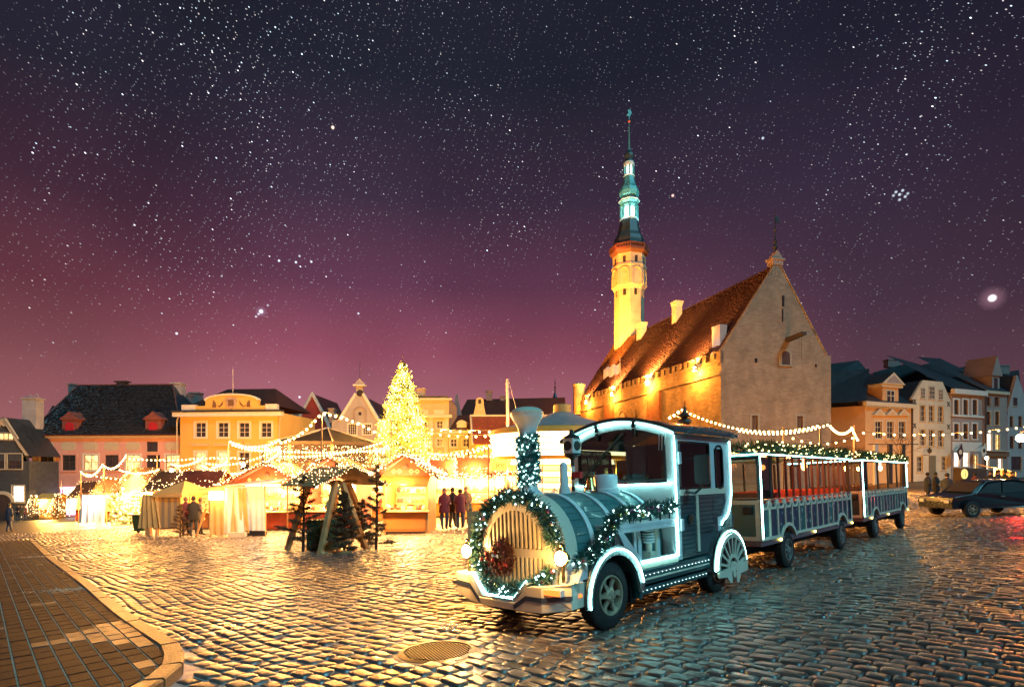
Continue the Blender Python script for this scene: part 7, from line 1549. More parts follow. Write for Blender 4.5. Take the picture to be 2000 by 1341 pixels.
# ---------------- the big Christmas tree
TY = 50.; p = gp(787, TY); e = empty('christmas_tree', p); tag(e, 'tall Christmas tree blazing with warm lights in the middle of the market', 'tree')
TH_ = (EYE - 712) / F * TY - p.z; m = MB(); m.tube([(0, 0, 0), (0, 0, TH_)], [.3, .03], 8); m.build('trunk', BARK, e)
Rt = random.Random(4); nd = MB(); lt = MB(); zb = 2.6; TR = 3.15
def tree_r(t): return TR * (1 - t) ** .82 + .10
for i in range(330):
    t = (i + .5) / 330; t = t ** 1.25; z = zb + (TH_ - zb) * t; a = i * 2.399; rr = tree_r(t) * Rt.uniform(.78, 1.18) * (1 + .10 * math.sin(a * 3 + z)); d = Vector((math.cos(a), math.sin(a), 0))
    P = [Vector((0, 0, z)) + d * rr * q + Vector((0, 0, -rr * .22 * q * q + rr * .10 * q)) for q in np.linspace(.1, 1, 8)]
    needles(nd, P, int(26 + rr * 34), .16 + rr * .07, .26, .035, Rt)
    for k in range(3 + int(rr * 2.4)):
        q = Rt.uniform(.45, 1.03); c = Vector((0, 0, z)) + d * rr * q + Vector((Rt.gauss(0, .13), Rt.gauss(0, .13), -rr * .15 * q + Rt.gauss(0, .14))); lt.octa(c, Rt.uniform(.036, .066))
tag(nd.build('crown', mat('spruce_needles', (.07, .10, .022), .7, var=.5, scale=5), e), kind='stuff'); tag(lt.build('fairy_light', emit('tree_light', (1, .72, .25), 8), e), kind='stuff')
m = MB(); m.tube([(0, 0, TH_), (0, 0, TH_ + .9)], .02, 5); m.build('tree_tip', BARK, e)
for k in range(26):
    t = (k + .5) / 26; a = k * 2.4; rr = tree_r(t) * .9; lamp(p + Vector((math.cos(a) * rr, math.sin(a) * rr, zb + (TH_ - zb) * t)), 360 * (1 - t * .5), (1, .68, .24), .25)

# ---------------- round pavilion with a dark canopy
p = gp(640, 41); e = empty('round_pavilion', p); tag(e, 'large pavilion with a dark pyramid roof and fringe of lights', 'pavilion')
r = 4.0; za = (EYE - 836) / F * 41 - p.z; ze_ = (EYE - 866) / F * 41 - p.z
m = MB(); m.lathe([(r, ze_ - .22), (r, ze_), (.08, za), (.0001, za + .02)], 8, (0, 0, 0), 'z', .5); m.build('roof', mat('pavilion_canvas', (.022, .015, .012), .7, var=.3, scale=1), e)
m = MB(); m.lathe([(r * .82, 0), (r * .82, ze_ - .2)], 8, (0, 0, 0), 'z', .5); m.build('shade_core', mat('pavilion_shade', (.02, .012, .02), .8), e)  # dark drum stands in for the shade under the pavilion roof
m = MB()
for k in range(8): a = 2 * PI * (k + .5) / 8; m.tube([((r + .02) * math.cos(a), (r + .02) * math.sin(a), ze_ + .03), (0, 0, za + .04)], .05, 5)
m.build('roof_rib', TRIM, e)
for k in range(8): a = 2 * PI * (k + .5) / 8; mb = MB(); mb.tube([((r - .3) * math.cos(a), (r - .3) * math.sin(a), 0), ((r - .3) * math.cos(a), (r - .3) * math.sin(a), ze_)], .09, 6); mb.build('post', PINEW, e)
lm = MB(); gm = MB()
for k in range(1500):
    a = R.uniform(0, 2 * PI); rr = r * (.94 + .06 * math.cos(8 * (a - PI / 8))) + .1; lm.octa((rr * math.cos(a), rr * math.sin(a), ze_ - 1.9 + 1.6 * R.random() ** .7), R.uniform(.02, .032))
for k in range(90): a = 2 * PI * k / 90; rr = r + .05; needles(gm, [Vector((rr * math.cos(a), rr * math.sin(a), ze_ - .9)), Vector((rr * math.cos(a), rr * math.sin(a), ze_ - 1.5))], 18, .15, .2, .03)
tag(lm.build('light_fringe', FAIRY, e), kind='stuff'); tag(gm.build('fringe_garland', FIR, e), kind='stuff')
for k in range(8): a = 2 * PI * k / 8; lamp(p + Vector((4.6 * math.cos(a), 4.6 * math.sin(a), ze_ - 1.2)), 14, (1, .55, .25), .2)

# ---------------- carousel
p = gp(1098, 27); e = empty('carousel', p); tag(e, 'brightly lit carousel with banded rims behind the locomotive', 'carousel')
Yc = 27.; r = 3.55; zf = lambda v: (EYE - v) / F * (Yc - 2.4) - p.z
CWH = emit('carousel_rim_glow', (1, .66, .32), 8, True); CW2 = emit('carousel_rim_soft', (1, .70, .34), 1.3, True); CYL = mat('carousel_gold', (.62, .38, .08), .4, var=.1)
zr0, zr1 = zf(888), zf(843)
for i in range(4):
    a_ = zr0 + (zr1 - zr0) * i / 4; b_ = zr0 + (zr1 - zr0) * (i + .82) / 4; m = MB(); k = 1 + .035 * i / 4; m.lathe([(r * .93 * k, a_), (r * .95 * k, b_)], 48); m.build('rim_light', CWH, e, True)
    m = MB(); m.lathe([(r * .955 * k, b_), (r * .965 * k, b_ + .03), (r * .955 * k, b_ + (zr1 - zr0) * .045)], 48); m.build('rim_band', CYL, e, True)
m = MB(); m.lathe([(r * 1.0, zf(843)), (r * .96, zf(834)), (r * .90, zf(832))], 48); m.build('rim_cornice', CYL, e, True)
m = MB(); m.lathe([(r * .92, zf(833)), (r * .55, zf(818)), (r * .28, zf(806)), (.55, zf(796)), (.5, zf(795))], 32); m.build('roof', mat('carousel_canvas', (.40, .30, .30), .8), e, True)
m = MB(); m.lathe([(.42, zf(797)), (.42, zf(779)), (.38, zf(777))], 20); m.build('roof_drum', mat('drum_gold', (.45, .34, .12), .5), e, True)
m = MB(); m.lathe([(r * .92, zf(889)), (r * .88, zf(896)), (r * .80, zf(896))], 48); m.build('lower_cornice', CYL, e, True)
m = MB(); m.lathe([(r * .70, zf(905)), (r * .68, zf(896))], 40); m.build('inner_rim_light', CWH, e, True)
zd = .45
for i in range(8):
    z0 = zd + .15 + i * .27; m = MB(); m.lathe([(r * .44, z0), (r * .46, z0 + .07), (r * .46, z0 + .12), (r * .44, z0 + .19)], 36); m.build('core_light', CW2 if i % 2 else CWH, e, True)
m = MB(); m.lathe([(r * .40, zd), (r * .40, zf(896))], 24); m.build('core', CYL, e, True)
m = MB(); m.lathe([(r, 0), (r, zd), (.0001, zd)], 40); m.build('platform', CYL, e, True)
for k in range(12):
    a = 2 * PI * k / 12 + .1; x, y = r * .74 * math.cos(a), r * .74 * math.sin(a); h = empty('carousel_horse', (x, y, zd + .5 + .25 * math.sin(k * 2.2)), a + PI / 2, e)
    m = MB(); m.tube([(0, 0, -.5), (0, 0, 2.4)], .025, 6); m.build('pole', BRASS, h)
    m = MB(); m.tube([(-.4, 0, .55), (-.15, 0, .5), (.15, 0, .5), (.38, 0, .58), (.52, 0, .85), (.58, 0, .98), (.75, 0, .86)], [.10, .16, .15, .14, .09, .08, .045], 8)
    for x0, x1 in ((-.34, -.5), (-.3, -.12), (.3, .5), (.26, .2)): m.tube([(x0, .07 if x0 > x1 else -.07, .48), ((x0 + x1) / 2 + .05, .07 if x0 > x1 else -.07, .25), (x1, .07 if x0 > x1 else -.07, .05)], .035, 5)
    m.tube([(-.42, 0, .6), (-.58, 0, .5), (-.6, 0, .25)], .035, 5); m.build('horse_figure', CANVW, h, True)
for k in range(6): a = 2 * PI * k / 6 + .4; lamp(p + Vector((2.6 * math.cos(a), 2.6 * math.sin(a), 2.4)), 20, (1, .7, .4), .2)
e2 = empty('shop_sign', gp(985, 29.5, 0) + Vector((0, 0, (EYE - 907) / F * 29.5 - gp(985, 29.5).z)), 0); tag(e2, 'cream shop board lettered in dark type left of the carousel', 'sign'); m = MB(); m.box(-.7, .9, 0, .06, -.32, .34); m.build('sign_board', mat('sign_ochre', (.62, .40, .14), .6), e2); text('jopruzi', .42, SASH, e2, (.15, -.01, 0), (PI / 2, 0, 0))
# tall white poles
for u, Y, vt, lab in ((994, 34, 740, 'tall white flagpole rising behind the locomotive nose'),): 
    q = gp(u, Y); h = (EYE - vt) / F * Y - q.z; e = empty('flagpole', q); tag(e, lab, 'pole'); m = MB(); m.tube([(0, 0, 0), (-.09, 0, h)], .09, 8); m.build('mast', mat('mast_white', (.55, .45, .45), .5), e); m = MB(); m.tube([(0, 0, h * .98), (.4, 0, h * .8), (.8, 0, h * .65)], .012, 4); m.build('halyard', CREAM, e)

# ---------------- festoons
BULB_ME = None
def bulbmesh(r):
    m = MB(); m.ball((0, 0, 0), r, 8, 6); return m.mesh('festoon_bulb', emit('festoon_glow', (1, .60, .20), 14))
BM = {r: bulbmesh(r) for r in (.045, .06, .075, .10)}
BM = {k: bulbmesh(k * .72) for k in BM}
def festoon(label, pts, n, r=.06, rope=False, power=0, group='festoon light strings over the market', every=5):
    """pts: (u, v, Y)"""
    P = [at(*q) for q in pts]; seg = [(P[i + 1] - P[i]).length for i in range(len(P) - 1)]; tot = sum(seg)
    def pt(t):
        d = t * tot
        for i, s_ in enumerate(seg):
            if d <= s_ or i == len(seg) - 1: return P[i].lerp(P[i + 1], min(1, d / s_))
            d -= s_
    o = P[0]; e = empty('festoon_string', o); tag(e, label, 'string lights', group)
    m = MB(); m.tube([q - o for q in P], .014, 4); m.build('cable', BLACK, e)
    if rope: m = MB(); m.tube([q - o + Vector((0, -.03, 0)) for q in P], r * .5, 6); m.build('light_rope', emit('rope_glow', (1, .62, .22), 9), e)
    for i in range(n):
        q = pt((i + .5) / n) - o; inst('bulb', BM[r], e, (q.x, q.y - .02, q.z - r))
        if power and i % every == every // 2: lamp(q + o + Vector((0, -.15, -.25)), power * 1.4, (1, .62, .26), .12)
    return e
def sag(a, b_, s_, n=10, Ya=None):
    return [(a[0] + (b_[0] - a[0]) * t, a[1] + (b_[1] - a[1]) * t + s_ * 4 * t * (1 - t), a[2] + (b_[2] - a[2]) * t) for t in [i / n for i in range(n + 1)]]
festoon('festoon climbing from the yellow house to the pole over the pavilion', sag((545, 862, 34), (628, 804, 30), 12), 10, .10, power=55, every=3)
festoon('festoon falling from the pavilion pole towards the white gable', sag((628, 804, 30), (746, 850, 36), -8) , 11, .10, power=55, every=3)
festoon('festoon across the front of the yellow house upper row', sag((447, 858, 36), (548, 855, 34), 14), 16, .10, power=110)
festoon('second festoon close under the upper row on the yellow house', sag((452, 864, 37), (548, 872, 34), 8), 15, .10)
festoon('festoon along the pavilion eaves upper row', sag((545, 878, 31), (745, 876, 33), 4), 30, .075, power=12, every=6)
festoon('festoon along the pavilion eaves lower row', sag((545, 888, 31), (745, 862, 33), 10), 30, .075, power=12, every=6)
festoon('thick lit rope swag farthest left at the pink house', sag((158, 920, 50), (200, 908, 48), 14), 10, .075, True, 130)
festoon('second thick lit rope swag at the pink house', sag((200, 906, 48), (247, 888, 46), 16), 10, .075, True, 130)
festoon('lit rope swag over the gap between pink and yellow houses', sag((334, 906, 42), (398, 892, 40), 8), 12, .06, True, 130)
festoon('lit rope swag before the lower windows of the yellow house', sag((394, 908, 36), (542, 886, 33), 26), 30, .06, True, 90, every=8)
festoon('short lit rope swag at the yellow house door', sag((414, 912, 38), (447, 898, 37), 3), 8, .06, True)
festoon('festoon from the pink house along the stall roofs', sag((232, 915, 44), (312, 914, 40), 8), 17, .075, power=90)
festoon('long low festoon from the left mast to the striped tent', sag((158, 922, 50), (250, 935, 42), 2), 10, .075)
festoon('festoon before the pink house at window sill height', sag((250, 893, 44), (352, 896, 40), 2), 12, .075, power=90)
festoon('straight festoon between the yellow house windows', sag((352, 896, 40), (480, 893, 38), -2), 16, .075, power=90)
festoon('festoon above the booths lower row', sag((350, 918, 36), (400, 916, 35), 3), 10, .06)
festoon('festoon beside the booth lower right row', sag((352, 928, 34), (470, 922, 33), 5), 22, .06, power=50, every=7)
festoon('festoon rising to the pavilion from the booths', sag((400, 902, 35), (545, 872, 33), 14), 22, .075)
festoon('festoon from the Christmas tree to the cream house upper row', sag((835, 836, 45), (1005, 838, 30), 3), 9, .10, power=100, every=3)
festoon('festoon from the Christmas tree to the red roof middle row', sag((835, 843, 44), (975, 846, 32), 5), 8, .10)
festoon('festoon below the cream house windows', sag((832, 882, 42), (962, 868, 30), 10), 17, .075, power=80)
festoon('festoon low under the cream house', sag((835, 890, 42), (962, 866, 30), 2), 12, .075)
festoon('festoon left of the town hall lamp rising', sag((1303, 814, 22), (1328, 798, 22), 2), 3, .075, power=30, every=2)
festoon('festoon from the town hall lamp along the train to the right', sag((1328, 796, 22), (1600, 828, 22), 26), 32, .06, power=10, every=6, group='festoon strings above the train')
festoon('festoon rising to the peak right of the town hall gable', sag((1440, 838, 24), (1620, 826, 24), 12), 22, .06, power=10, every=6, group='festoon strings above the train')
festoon('short festoon swag before the orange corner house', sag((1620, 828, 26), (1665, 832, 27), 14), 14, .075, power=40, every=6, group='festoon strings above the train')
festoon('hanging cluster end of the festoon by the corner house', sag((1662, 830, 27), (1676, 858, 27), 2), 6, .075, group='festoon strings above the train')
festoon('festoon low between the train garland and the corner house', sag((1540, 850, 24), (1672, 850, 26), 14), 8, .06, group='festoon strings above the train')
festoon('long straight festoon across the right-hand house fronts', sag((1676, 842, 40), (2010, 830, 46), 10), 18, .10, power=30, every=4, group='festoon strings above the train')
# masts for the strings
def mast(u, Y, vt, lab, r=.04, lampd=False):
    q = gp(u, Y); h = (EYE - vt) / F * Y - q.z; e = empty('light_mast', q); tag(e, lab, 'mast', 'thin masts carrying the light strings'); m = MB(); m.tube([(0, 0, 0), (0, 0, h)], r, 6); m.build('mast_pole', SASH, e)
    m = MB(); m.box(-.18, .18, -.18, .18, 0, .12); m.build('mast_base', DARK, e)
    return e
for u, Y, vt, lab in ((158, 50, 915, 'leftmost thin mast before the pink house'), (203, 48, 903, 'mast at the join of the two left swags'), (248, 46, 885, 'mast at the right end of the left swags'), (307, 44, 888, 'mast between the last pink house windows'), (446, 36, 853, 'mast before the middle of the yellow house'), (517, 34.5, 868, 'mast before the right windows of the yellow house'), (628, 30, 802, 'tall mast in front of the pavilion roof'), (764, 32, 820, 'mast against the Christmas tree'), (954, 31, 868, 'mast before the red-roofed house'), (1530, 23, 832, 'stout mast behind the first wagon'), (1602, 23, 836, 'short stout mast behind the first wagon end'), (1668, 27, 830, 'mast at the corner house festoon end'), (1335, 22, 796, 'mast behind the locomotive cab')): mast(u, Y, vt, lab)
# ornate lantern behind the cab
q = at(1337, 822, 21); e = empty('mast_lantern', q); tag(e, 'dark ornate lantern cluster under the festoon behind the cab roof', 'lantern'); m = MB(); m.lathe([(.05, -.5), (.08, -.2), (.28, -.05), (.25, .05), (.1, .1), (.28, .18), (.1, .3), (.03, .55)], 10); m.tube([(0, 0, -3.2), (0, 0, 0)], .04, 6); m.build('lantern_frame', SASH, e, True)
# bare trees right
def baretree(u, Y, h, lab, seed):
    Rn = random.Random(seed); q = gp(u, Y); e = empty('bare_tree', q); tag(e, lab, 'tree', 'bare young trees before the corner house'); m = MB(); m.tube([(0, 0, 0), (.05, 0, h * .45)], .08, 6, .06); m.build('trunk', BARK, e); m = MB()
    def rec(p_, d, l, r_, k):
        q_ = p_ + d * l; m.tube([p_, q_], r_, 4, r_ * .6)
        if k == 0: return
        for _ in range(3): rec(q_, (d + Vector((Rn.gauss(0, .45), Rn.gauss(0, .45), Rn.gauss(.1, .2)))).normalized(), l * .72, r_ * .6, k - 1)
    for _ in range(4): rec(Vector((.05, 0, h * .43)), Vector((Rn.gauss(0, .35), Rn.gauss(0, .35), 1)).normalized(), h * .2, .035, 3)
    m.build('crown', BARK, e)
baretree(1760, 48, 5.4, 'bare young tree before the right windows of the corner house', 3); baretree(1655, 46, 4.6, 'bare young tree left of the corner house edge', 5)
# pergola posts seen over the wagon
for i, u in enumerate((1710, 1738, 1763)):
    q = gp(u, 40); e = empty('pergola_post', q); tag(e, ('white-faced', 'dark', 'slim brown')[i] + ' terrace post before the corner house ' + ('nearest the hall', 'in the middle', 'nearest the bare tree')[i], 'post', 'terrace posts before the corner house'); m = MB(); m.box(-.12, .12, -.12, .12, 0, (EYE - 868) / F * 40 - q.z); m.build('post_shaft', TRIMW if i == 0 else SASH, e)
q = gp(1705, 40); e = empty('pergola_beam', (q.x, q.y, (EYE - 868) / F * 40)); tag(e, 'thin horizontal beam over the terrace posts', 'beam'); m = MB(); m.box(-.3, 3.2, -.05, .05, .0, .06); m.build('beam', SASH, e)
# street lamp far right
q = gp(1994, 42); e = empty('street_lamp', q); tag(e, 'glaring street lamp on a bracket at the right edge', 'street lamp'); h = (EYE - 855) / F * 42 - q.z; m = MB(); m.tube([(.8, 0, 0), (.8, 0, h + .4), (.4, 0, h + .6), (0, 0, h + .45)], .07, 8); m.build('lamp_post', SASH, e); m = MB(); m.ball((0, 0, h), .30, 12, 8); m.build('lamp_globe', emit('street_lamp_glow', (1, .66, .28), 45), e, True); lamp(q + Vector((0, -.5, h - .3)), 260, (1, .60, .24), .3)
q = gp(1935, 66); lamp(Vector((q.x, q.y - 3, 2.4)), 200, (1, .66, .3), .3); q = gp(1885, 62); lamp(Vector((q.x, q.y, .8)), 200, (1, .74, .5), .3); q = gp(1740, 52); lamp(Vector((q.x, q.y, .8)), 330, (1, .55, .2), .4)

# boat-like canvas stall at the right
q = gp(1932, 42); e = empty('canvas_stall', q, .15); tag(e, 'low boat-shaped canvas stall with a lettered valance at the right', 'stall')
def AT(u, v): p_ = at(u, v, 42) - q; return (p_.x, p_.z)
out = [AT(1942, 903), AT(1990, 912), AT(1998, 935), AT(1946, 935), AT(1960, 925), AT(1948, 912), AT(1934, 908)]
m = MB(); a_, b_ = AT(1940, 902), AT(1990, 911); c_, d_ = AT(1943, 913), AT(1992, 921)
for i in range(7):
    mb = MB(); t0, t1 = i / 7, (i + 1) / 7; L2 = lambda p_, r_, t: (p_[0] + (r_[0] - p_[0]) * t, p_[1] + (r_[1] - p_[1]) * t - .12 * math.sin(PI * t)); P0, P1, P2, P3 = L2(a_, b_, t0), L2(a_, b_, t1), L2(c_, d_, t1), L2(c_, d_, t0)
    mb.add([(P0[0], 1.6, P0[1]), (P1[0], 1.6, P1[1]), (P2[0], 0, P2[1]), (P3[0], 0, P3[1])], [(0, 1, 2, 3)]); mb.build('canopy_stripe', CANVO if i % 2 else CANVW, e)
m = MB(); m.add([(c_[0], 0, c_[1]), (d_[0], 0, d_[1]), (d_[0], 0, d_[1] - .34), (c_[0], 0, c_[1] - .34)], [(0, 1, 2, 3)]); m.build('valance', CANVO, e); text('MINDER MIMREZ', .24, SASH, e, ((c_[0] + d_[0]) / 2, -.02, (c_[1] + d_[1]) / 2 - .17), (PI / 2, math.atan2(-(d_[1] - c_[1]), d_[0] - c_[0]), 0))
m = MB(); m.add([(c_[0] + .6, .05, c_[1] - .34), (d_[0], .05, d_[1] - .34), (d_[0] + .4, .05, .1), (c_[0] + 1.0, .05, .1)], [(0, 1, 2, 3)]); m.build('side_sheet', CANVO, e); m = MB(); m.tube([(c_[0], 0, 0), (c_[0], 0, c_[1])], .04, 6); m.tube([(d_[0], 0, 0), (d_[0], 0, d_[1])], .04, 6); m.build('stall_pole', PINEW, e)
m = MB(); m.box(c_[0] - .9, c_[0] + .2, .1, .7, 0, 1.1); m.build('counter', STR, e); m = MB(); m.ball((c_[0] - .3, .3, 2.7), .12, 8, 6); m.build('lamp', BULBW, e); lamp(q + Vector((c_[0] - .2, -.5, 1.9)), 120, (1, .62, .4), .15)

# ---------------- people
SKIN = mat('skin', (.50, .30, .21), .6, var=.08); HAIR = mat('hair_dark', (.03, .02, .015), .8); JEANS = mat('jeans', (.05, .065, .10), .85, var=.2, scale=8); SHOE = mat('shoe', (.02, .018, .018), .6)
COATS = [mat('coat_black', (.018, .017, .02), .85, var=.25, scale=8), mat('coat_plum', (.13, .025, .04), .85, var=.25, scale=8), mat('coat_blue', (.025, .035, .06), .85, var=.25, scale=8), mat('coat_brown', (.17, .10, .06), .85, var=.25, scale=8), mat('coat_green', (.03, .04, .03), .85, var=.25, scale=8), mat('coat_sand', (.40, .28, .15), .85, var=.2, scale=8)]
def person(p, label, h=1.74, yaw=0., coat=0, legs=None, arms=(.2, .2), stride=.1, hat=0, group=None, lean=0.):
    """yaw 0 faces the camera (-y)"""
    k = h / 1.74; e = empty('person', p, yaw); tag(e, label, 'person', group)
    V = [(0, 0, .95), (0, 0, 1.10), (0, lean * .3, 1.28), (0, lean * .6, 1.44), (0, lean * .8, 1.53), (0, lean - .01, 1.62), (0, lean - .01, 1.70),
         (.10, 0, .90), (.11, -stride * .3, .50), (.11, stride * .5, .09), (.11, stride * .5 - .15, .04), (-.10, 0, .90), (-.11, stride * .2, .50), (-.11, -stride * .5, .09), (-.11, -stride * .5 - .15, .04),
         (.18, lean * .6, 1.42), (.24, lean * .5 + .01, 1.16), (.23, -.22 * arms[0] * 2, 1.00 + .25 * arms[0]), (.20, -.30 * arms[0] * 2, .93 + .45 * arms[0]),
         (-.18, lean * .6, 1.42), (-.24, lean * .5 + .01, 1.16), (-.23, -.22 * arms[1] * 2, 1.00 + .25 * arms[1]), (-.20, -.30 * arms[1] * 2, .93 + .45 * arms[1])]
    E = [(0, 1), (1, 2), (2, 3), (3, 4), (4, 5), (5, 6), (0, 7), (7, 8), (8, 9), (9, 10), (0, 11), (11, 12), (12, 13), (13, 14), (3, 15), (15, 16), (16, 17), (17, 18), (3, 19), (19, 20), (20, 21), (21, 22)]
    Rd = [(.15, .11), (.15, .11), (.17, .12), (.13, .09), (.055, .055), (.085, .10), (.075, .09), (.095, .095), (.08, .085), (.055, .06), (.045, .04), (.105, .105), (.08, .085), (.045, .05), (.04, .035), (.07, .07), (.055, .055), (.045, .045), (.035, .04), (.07, .07), (.055, .055), (.045, .045), (.035, .04)]
    me = bpy.data.meshes.new('person_body'); me.from_pydata([Vector(v) * k for v in V], E, []); o = bpy.data.objects.new('body', me); COL.objects.link(o)
    md = o.modifiers.new('s', 'SKIN'); md.use_smooth_shade = True
    for i, sv in enumerate(me.skin_vertices[0].data): sv.radius = (Rd[i][0] * k, Rd[i][1] * k); sv.use_root = (i == 0)
    sb_ = o.modifiers.new('u', 'SUBSURF'); sb_.levels = 1; sb_.render_levels = 1
    dg = bpy.context.evaluated_depsgraph_get(); nm = bpy.data.meshes.new_from_object(o.evaluated_get(dg)); o.modifiers.clear(); o.data = nm
    lg = legs or JEANS; nm.materials.clear()
    for mm in (SKIN, COATS[coat], lg, SHOE): nm.materials.append(mm)
    for pl in nm.polygons:
        z = pl.center.z / k; r_ = abs(pl.center.x) / k; pl.material_index = 3 if z < .13 else 2 if z < .88 and r_ < .19 else 0 if z > 1.53 else (0 if (r_ > .17 and math.hypot(pl.center.x / k - (.20 if pl.center.x > 0 else -.20), 0) < .06 and z < 1.2 and pl.center.y / k < -.26 * max(arms)) else 1); pl.use_smooth = True
    o.parent = e
    m = MB(); m.lathe([(.235 * k, .72 * k), (.24 * k, .80 * k), (.205 * k, 1.08 * k), (.225 * k, 1.30 * k), (.19 * k, 1.43 * k), (.09 * k, 1.52 * k), (.10 * k, 1.56 * k)], 14); ob = m.build('coat', COATS[coat], e, True); ob.scale = (1, .74, 1)
    m = MB(); m.ball((0, lean + .005, 1.675 * k), .105 * k, 10, 7, 1.1); m.v = [(x, y if y > -.02 else y * .75, max(z, 1.60 * k) if y < .02 else z) for x, y, z in m.v]; m.build('hat' if hat else 'hair', COATS[hat] if hat else HAIR, e, True)
    m = MB(); f = -.105 * k + lean; m.add([(-.012, f, 1.64 * k), (.012, f, 1.64 * k), (0, f - .025, 1.615 * k), (0, f, 1.60 * k)], [(0, 1, 2), (1, 3, 2), (3, 0, 2)]); m.box(-.045, -.02, f - .002, f + .01, 1.65 * k, 1.66 * k); m.box(.02, .045, f - .002, f + .01, 1.65 * k, 1.66 * k); m.build('face', SKIN, e)
    return e
person(gp(18, 35), 'man in a dark jacket with a pale collar standing alone near the left edge', 1.75, 2.9, 2, JEANS, (.1, .1), .15, 4)
for u, Y, c, lab in ((36, 62, 0, 'leftmost of three distant people by the arched door'), (42, 61, 4, 'middle of three distant people by the arched door'), (48, 62, 1, 'rightmost of three distant people by the arched door')): person(gp(u, Y), lab, 1.7, R.uniform(-1, 1), c, group='distant people by the arched door')
person(gp(363, 25.5), 'person in a maroon jacket with back turned beside the striped tent', 1.74, 3.0, 1, SHOE, (.5, .5), .1, 3); person(gp(378, 25.2), 'person in a long dark coat and jeans at the market booth', 1.76, 3.3, 0, JEANS, (.6, .6), .1, 0); person(gp(392, 26), 'person in an ochre coat by the leaning board', 1.68, 2.2, 5, SHOE, (.5, .2), .1, 3)
p = gp(401, 24.6); e = empty('leaning_board', p, -.3); tag(e, 'wooden easel board leaning beside the ochre booth', 'board'); m = MB(); m.hexa([(-.55, -.03, 0), (-.47, -.03, 0), (-.47, .03, 0), (-.55, .03, 0), (.0, -.03, 1.25), (.08, -.03, 1.25), (.08, .03, 1.25), (.0, .03, 1.25)]); m.build('board_leg', PINEW, e)
for u, Y, c, yw, lab in ((868, 24.5, 1, .4, 'person in a plum jacket facing the camera right of the orange stall'), (884, 25.2, 0, 2.6, 'person in a black coat turned away in the middle of the group'), (899, 24.6, 1, 3.4, 'tall person in a dark coat nearest the gate post'), (910, 26, 3, .2, 'person in a brown coat half hidden behind the gate post')): person(gp(u, Y), lab, R.uniform(1.7, 1.82), yw, c, JEANS, (.4, .3), .15, R.choice([0, 1, 3]), 'people between the orange stall and the locomotive')
for i, (u, Y, c, lab) in enumerate(((1812, 33, 2, 'lone walker in dark blue beside the last wagon'), (1828, 32, 0, 'walker in black a step behind the lone walker'), (1850, 27, 2, 'person in a blue coat left of the dark car'), (1935, 30, 0, 'person in black before the boat-shaped stall'), (1950, 29, 2, 'person in navy before the lettered valance'), (1962, 28, 4, 'person in dark green behind the car roof'), (1978, 27, 0, 'rightmost person in black behind the car boot'), (1905, 36, 1, 'person in plum far behind the car bonnet'))): person(gp(u, Y), lab, R.uniform(1.68, 1.84), R.uniform(-2, 2), c, SHOE, (.2, .3), .2, R.choice([0, 4]), 'evening visitors on the right side of the square')

# ---------------- dark car with a red tail lamp
p = gp(1922, 22.5); e = empty('parked_car', p, math.radians(4)); e.rotation_euler = (0, -.03, math.radians(4)); tag(e, 'dark car with glowing red rear lights crossing the wet cobbles at the right', 'car')
CAR = mat('car_paint', (.006, .012, .016), .22, .3, var=.1, spec=.7, coat=.6)
prof = [(-2.05, .35), (-2.1, .62), (-2.0, .80), (-1.1, .92), (-.55, 1.36), (.55, 1.42), (1.25, 1.30), (1.85, .95), (2.08, .88), (2.12, .60), (2.05, .35)]
m = MB(); n = len(prof); sl = [(-.78, .93, .0), (-.84, 1, 0), (.84, 1, 0), (.78, .93, 0)]; vs = []
for y, k, _ in sl:
    for x, z in prof: vs.append((x * (k if k < 1 else 1), y * (1 if z < .96 else .84), .35 + (z - .35) * (k if k < 1 else 1)))
fs = [tuple(range(n)), tuple(range(4 * n - 1, 3 * n - 1, -1))]
for a in range(3):
    for i in range(n): fs.append((a * n + i, a * n + (i + 1) % n, (a + 1) * n + (i + 1) % n, (a + 1) * n + i))
m.add(vs, fs); m.build('car_body', CAR, e, True, bevel=.04)
gw = [[(-.98, .93), (-.52, 1.28), (.0, 1.34), (.0, .93)], [(.06, .93), (.06, 1.34), (.5, 1.34), (1.15, 1.24), (1.5, .97)]]
for q_ in gw: mb = MB(); mb.prism(q_, -.765, -.72, 'y'); mb.build('window', PANE, e)
m = MB(); m.hexa([(-1.02, -.6, .97), (-.60, -.58, 1.34), (-.60, .58, 1.34), (-1.02, .6, .97), (-1.06, -.6, .98), (-.64, -.58, 1.36), (-.64, .58, 1.36), (-1.06, .6, .98)]); m.build('windscreen', PANE, e)
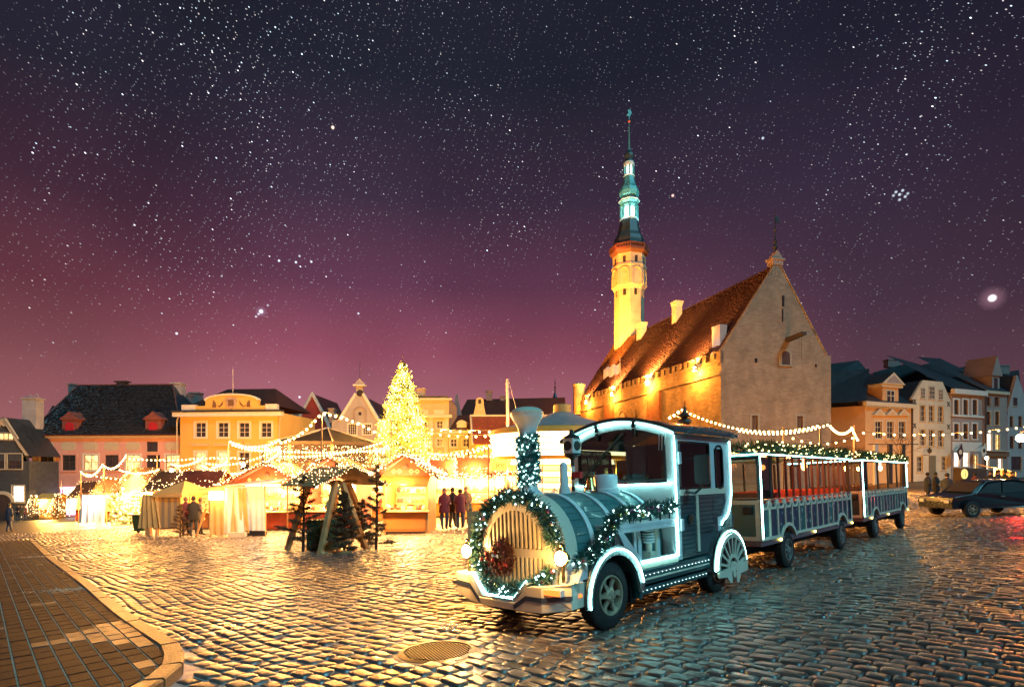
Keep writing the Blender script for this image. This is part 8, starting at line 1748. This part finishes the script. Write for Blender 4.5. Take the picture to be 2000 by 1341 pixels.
for x in (-1.3, 1.32):
    for y in (-.80, .80): w_ = wheel(e, x, y, .32, .2, CHROME); w_.rotation_euler = (0, 0, 0 if y < 0 else PI)
TAIL = emit('tail_lamp_glow', (1, .03, .02), 22, True)
for y in (-.72, .58): mb = MB(); mb.box(2.02, 2.13, y - .1 if y < 0 else y, y + .14, .70, .86); mb.build('tail_lamp', TAIL, e, bevel=.01)
mb = MB(); mb.box(1.90, 2.08, -.862, -.83, .72, .84); mb.build('tail_lamp', TAIL, e)
for y in (-.7, .5): mb = MB(); mb.box(-2.12, -2.0, y, y + .2, .58, .70); mb.build('headlight', mat('lens_clear', (.5, .5, .5), .1), e)
mb = MB(); mb.box(-.1, .06, -.86, -.84, .78, .81); mb.build('door_handle', CHROME, e)
lamp(p + Vector((1.9, -.95, .75)), 30, (1, .03, .025), .12, kind='SPOT', target=p + Vector((1.2, -3, -.4)), spot=95, blend=.6); lamp(p + Vector((.4, -1.0, .75)), 12, (1, .03, .025), .12, kind='SPOT', target=p + Vector((-.4, -3, -.4)), spot=95, blend=.6)
# ---------------- fill lamps added between the stalls to brighten tents and paving
for u, Y, z_, e_ in ((240, 40, 2.6, 500), (335, 23.6, 2.9, 90), (475, 21.3, 2.9, 90), (720, 21.5, 2.4, 200), (870, 28, 2.5, 320), (120, 55, 3.2, 600)):
    q = gp(u, Y, z_); e = empty('added_fill_lamp', q); tag(e, 'added fill lamp hung at pixel-bright height beside the ' + {240: 'flower stall', 335: 'striped tent', 475: 'white booth', 720: 'tall thin firs', 870: 'people near the locomotive', 120: 'pink house door'}[u], 'lantern', 'added fill lamps'); e['label'] = e['label'].replace('at pixel-bright height ', '')
    m = MB(); m.lathe([(.05, .2), (.16, .12), (.16, .10)], 12); m.tube([(0, 0, .2), (0, 0, .9)], .01, 4); m.build('lantern_cap', SASH, e); m = MB(); m.ball((0, 0, 0), .075, 10, 7); m.build('globe', BULBW, e, True); lamp(q + Vector((0, -.4, -.1)), e_ * .45, (1, .66, .32), .2)
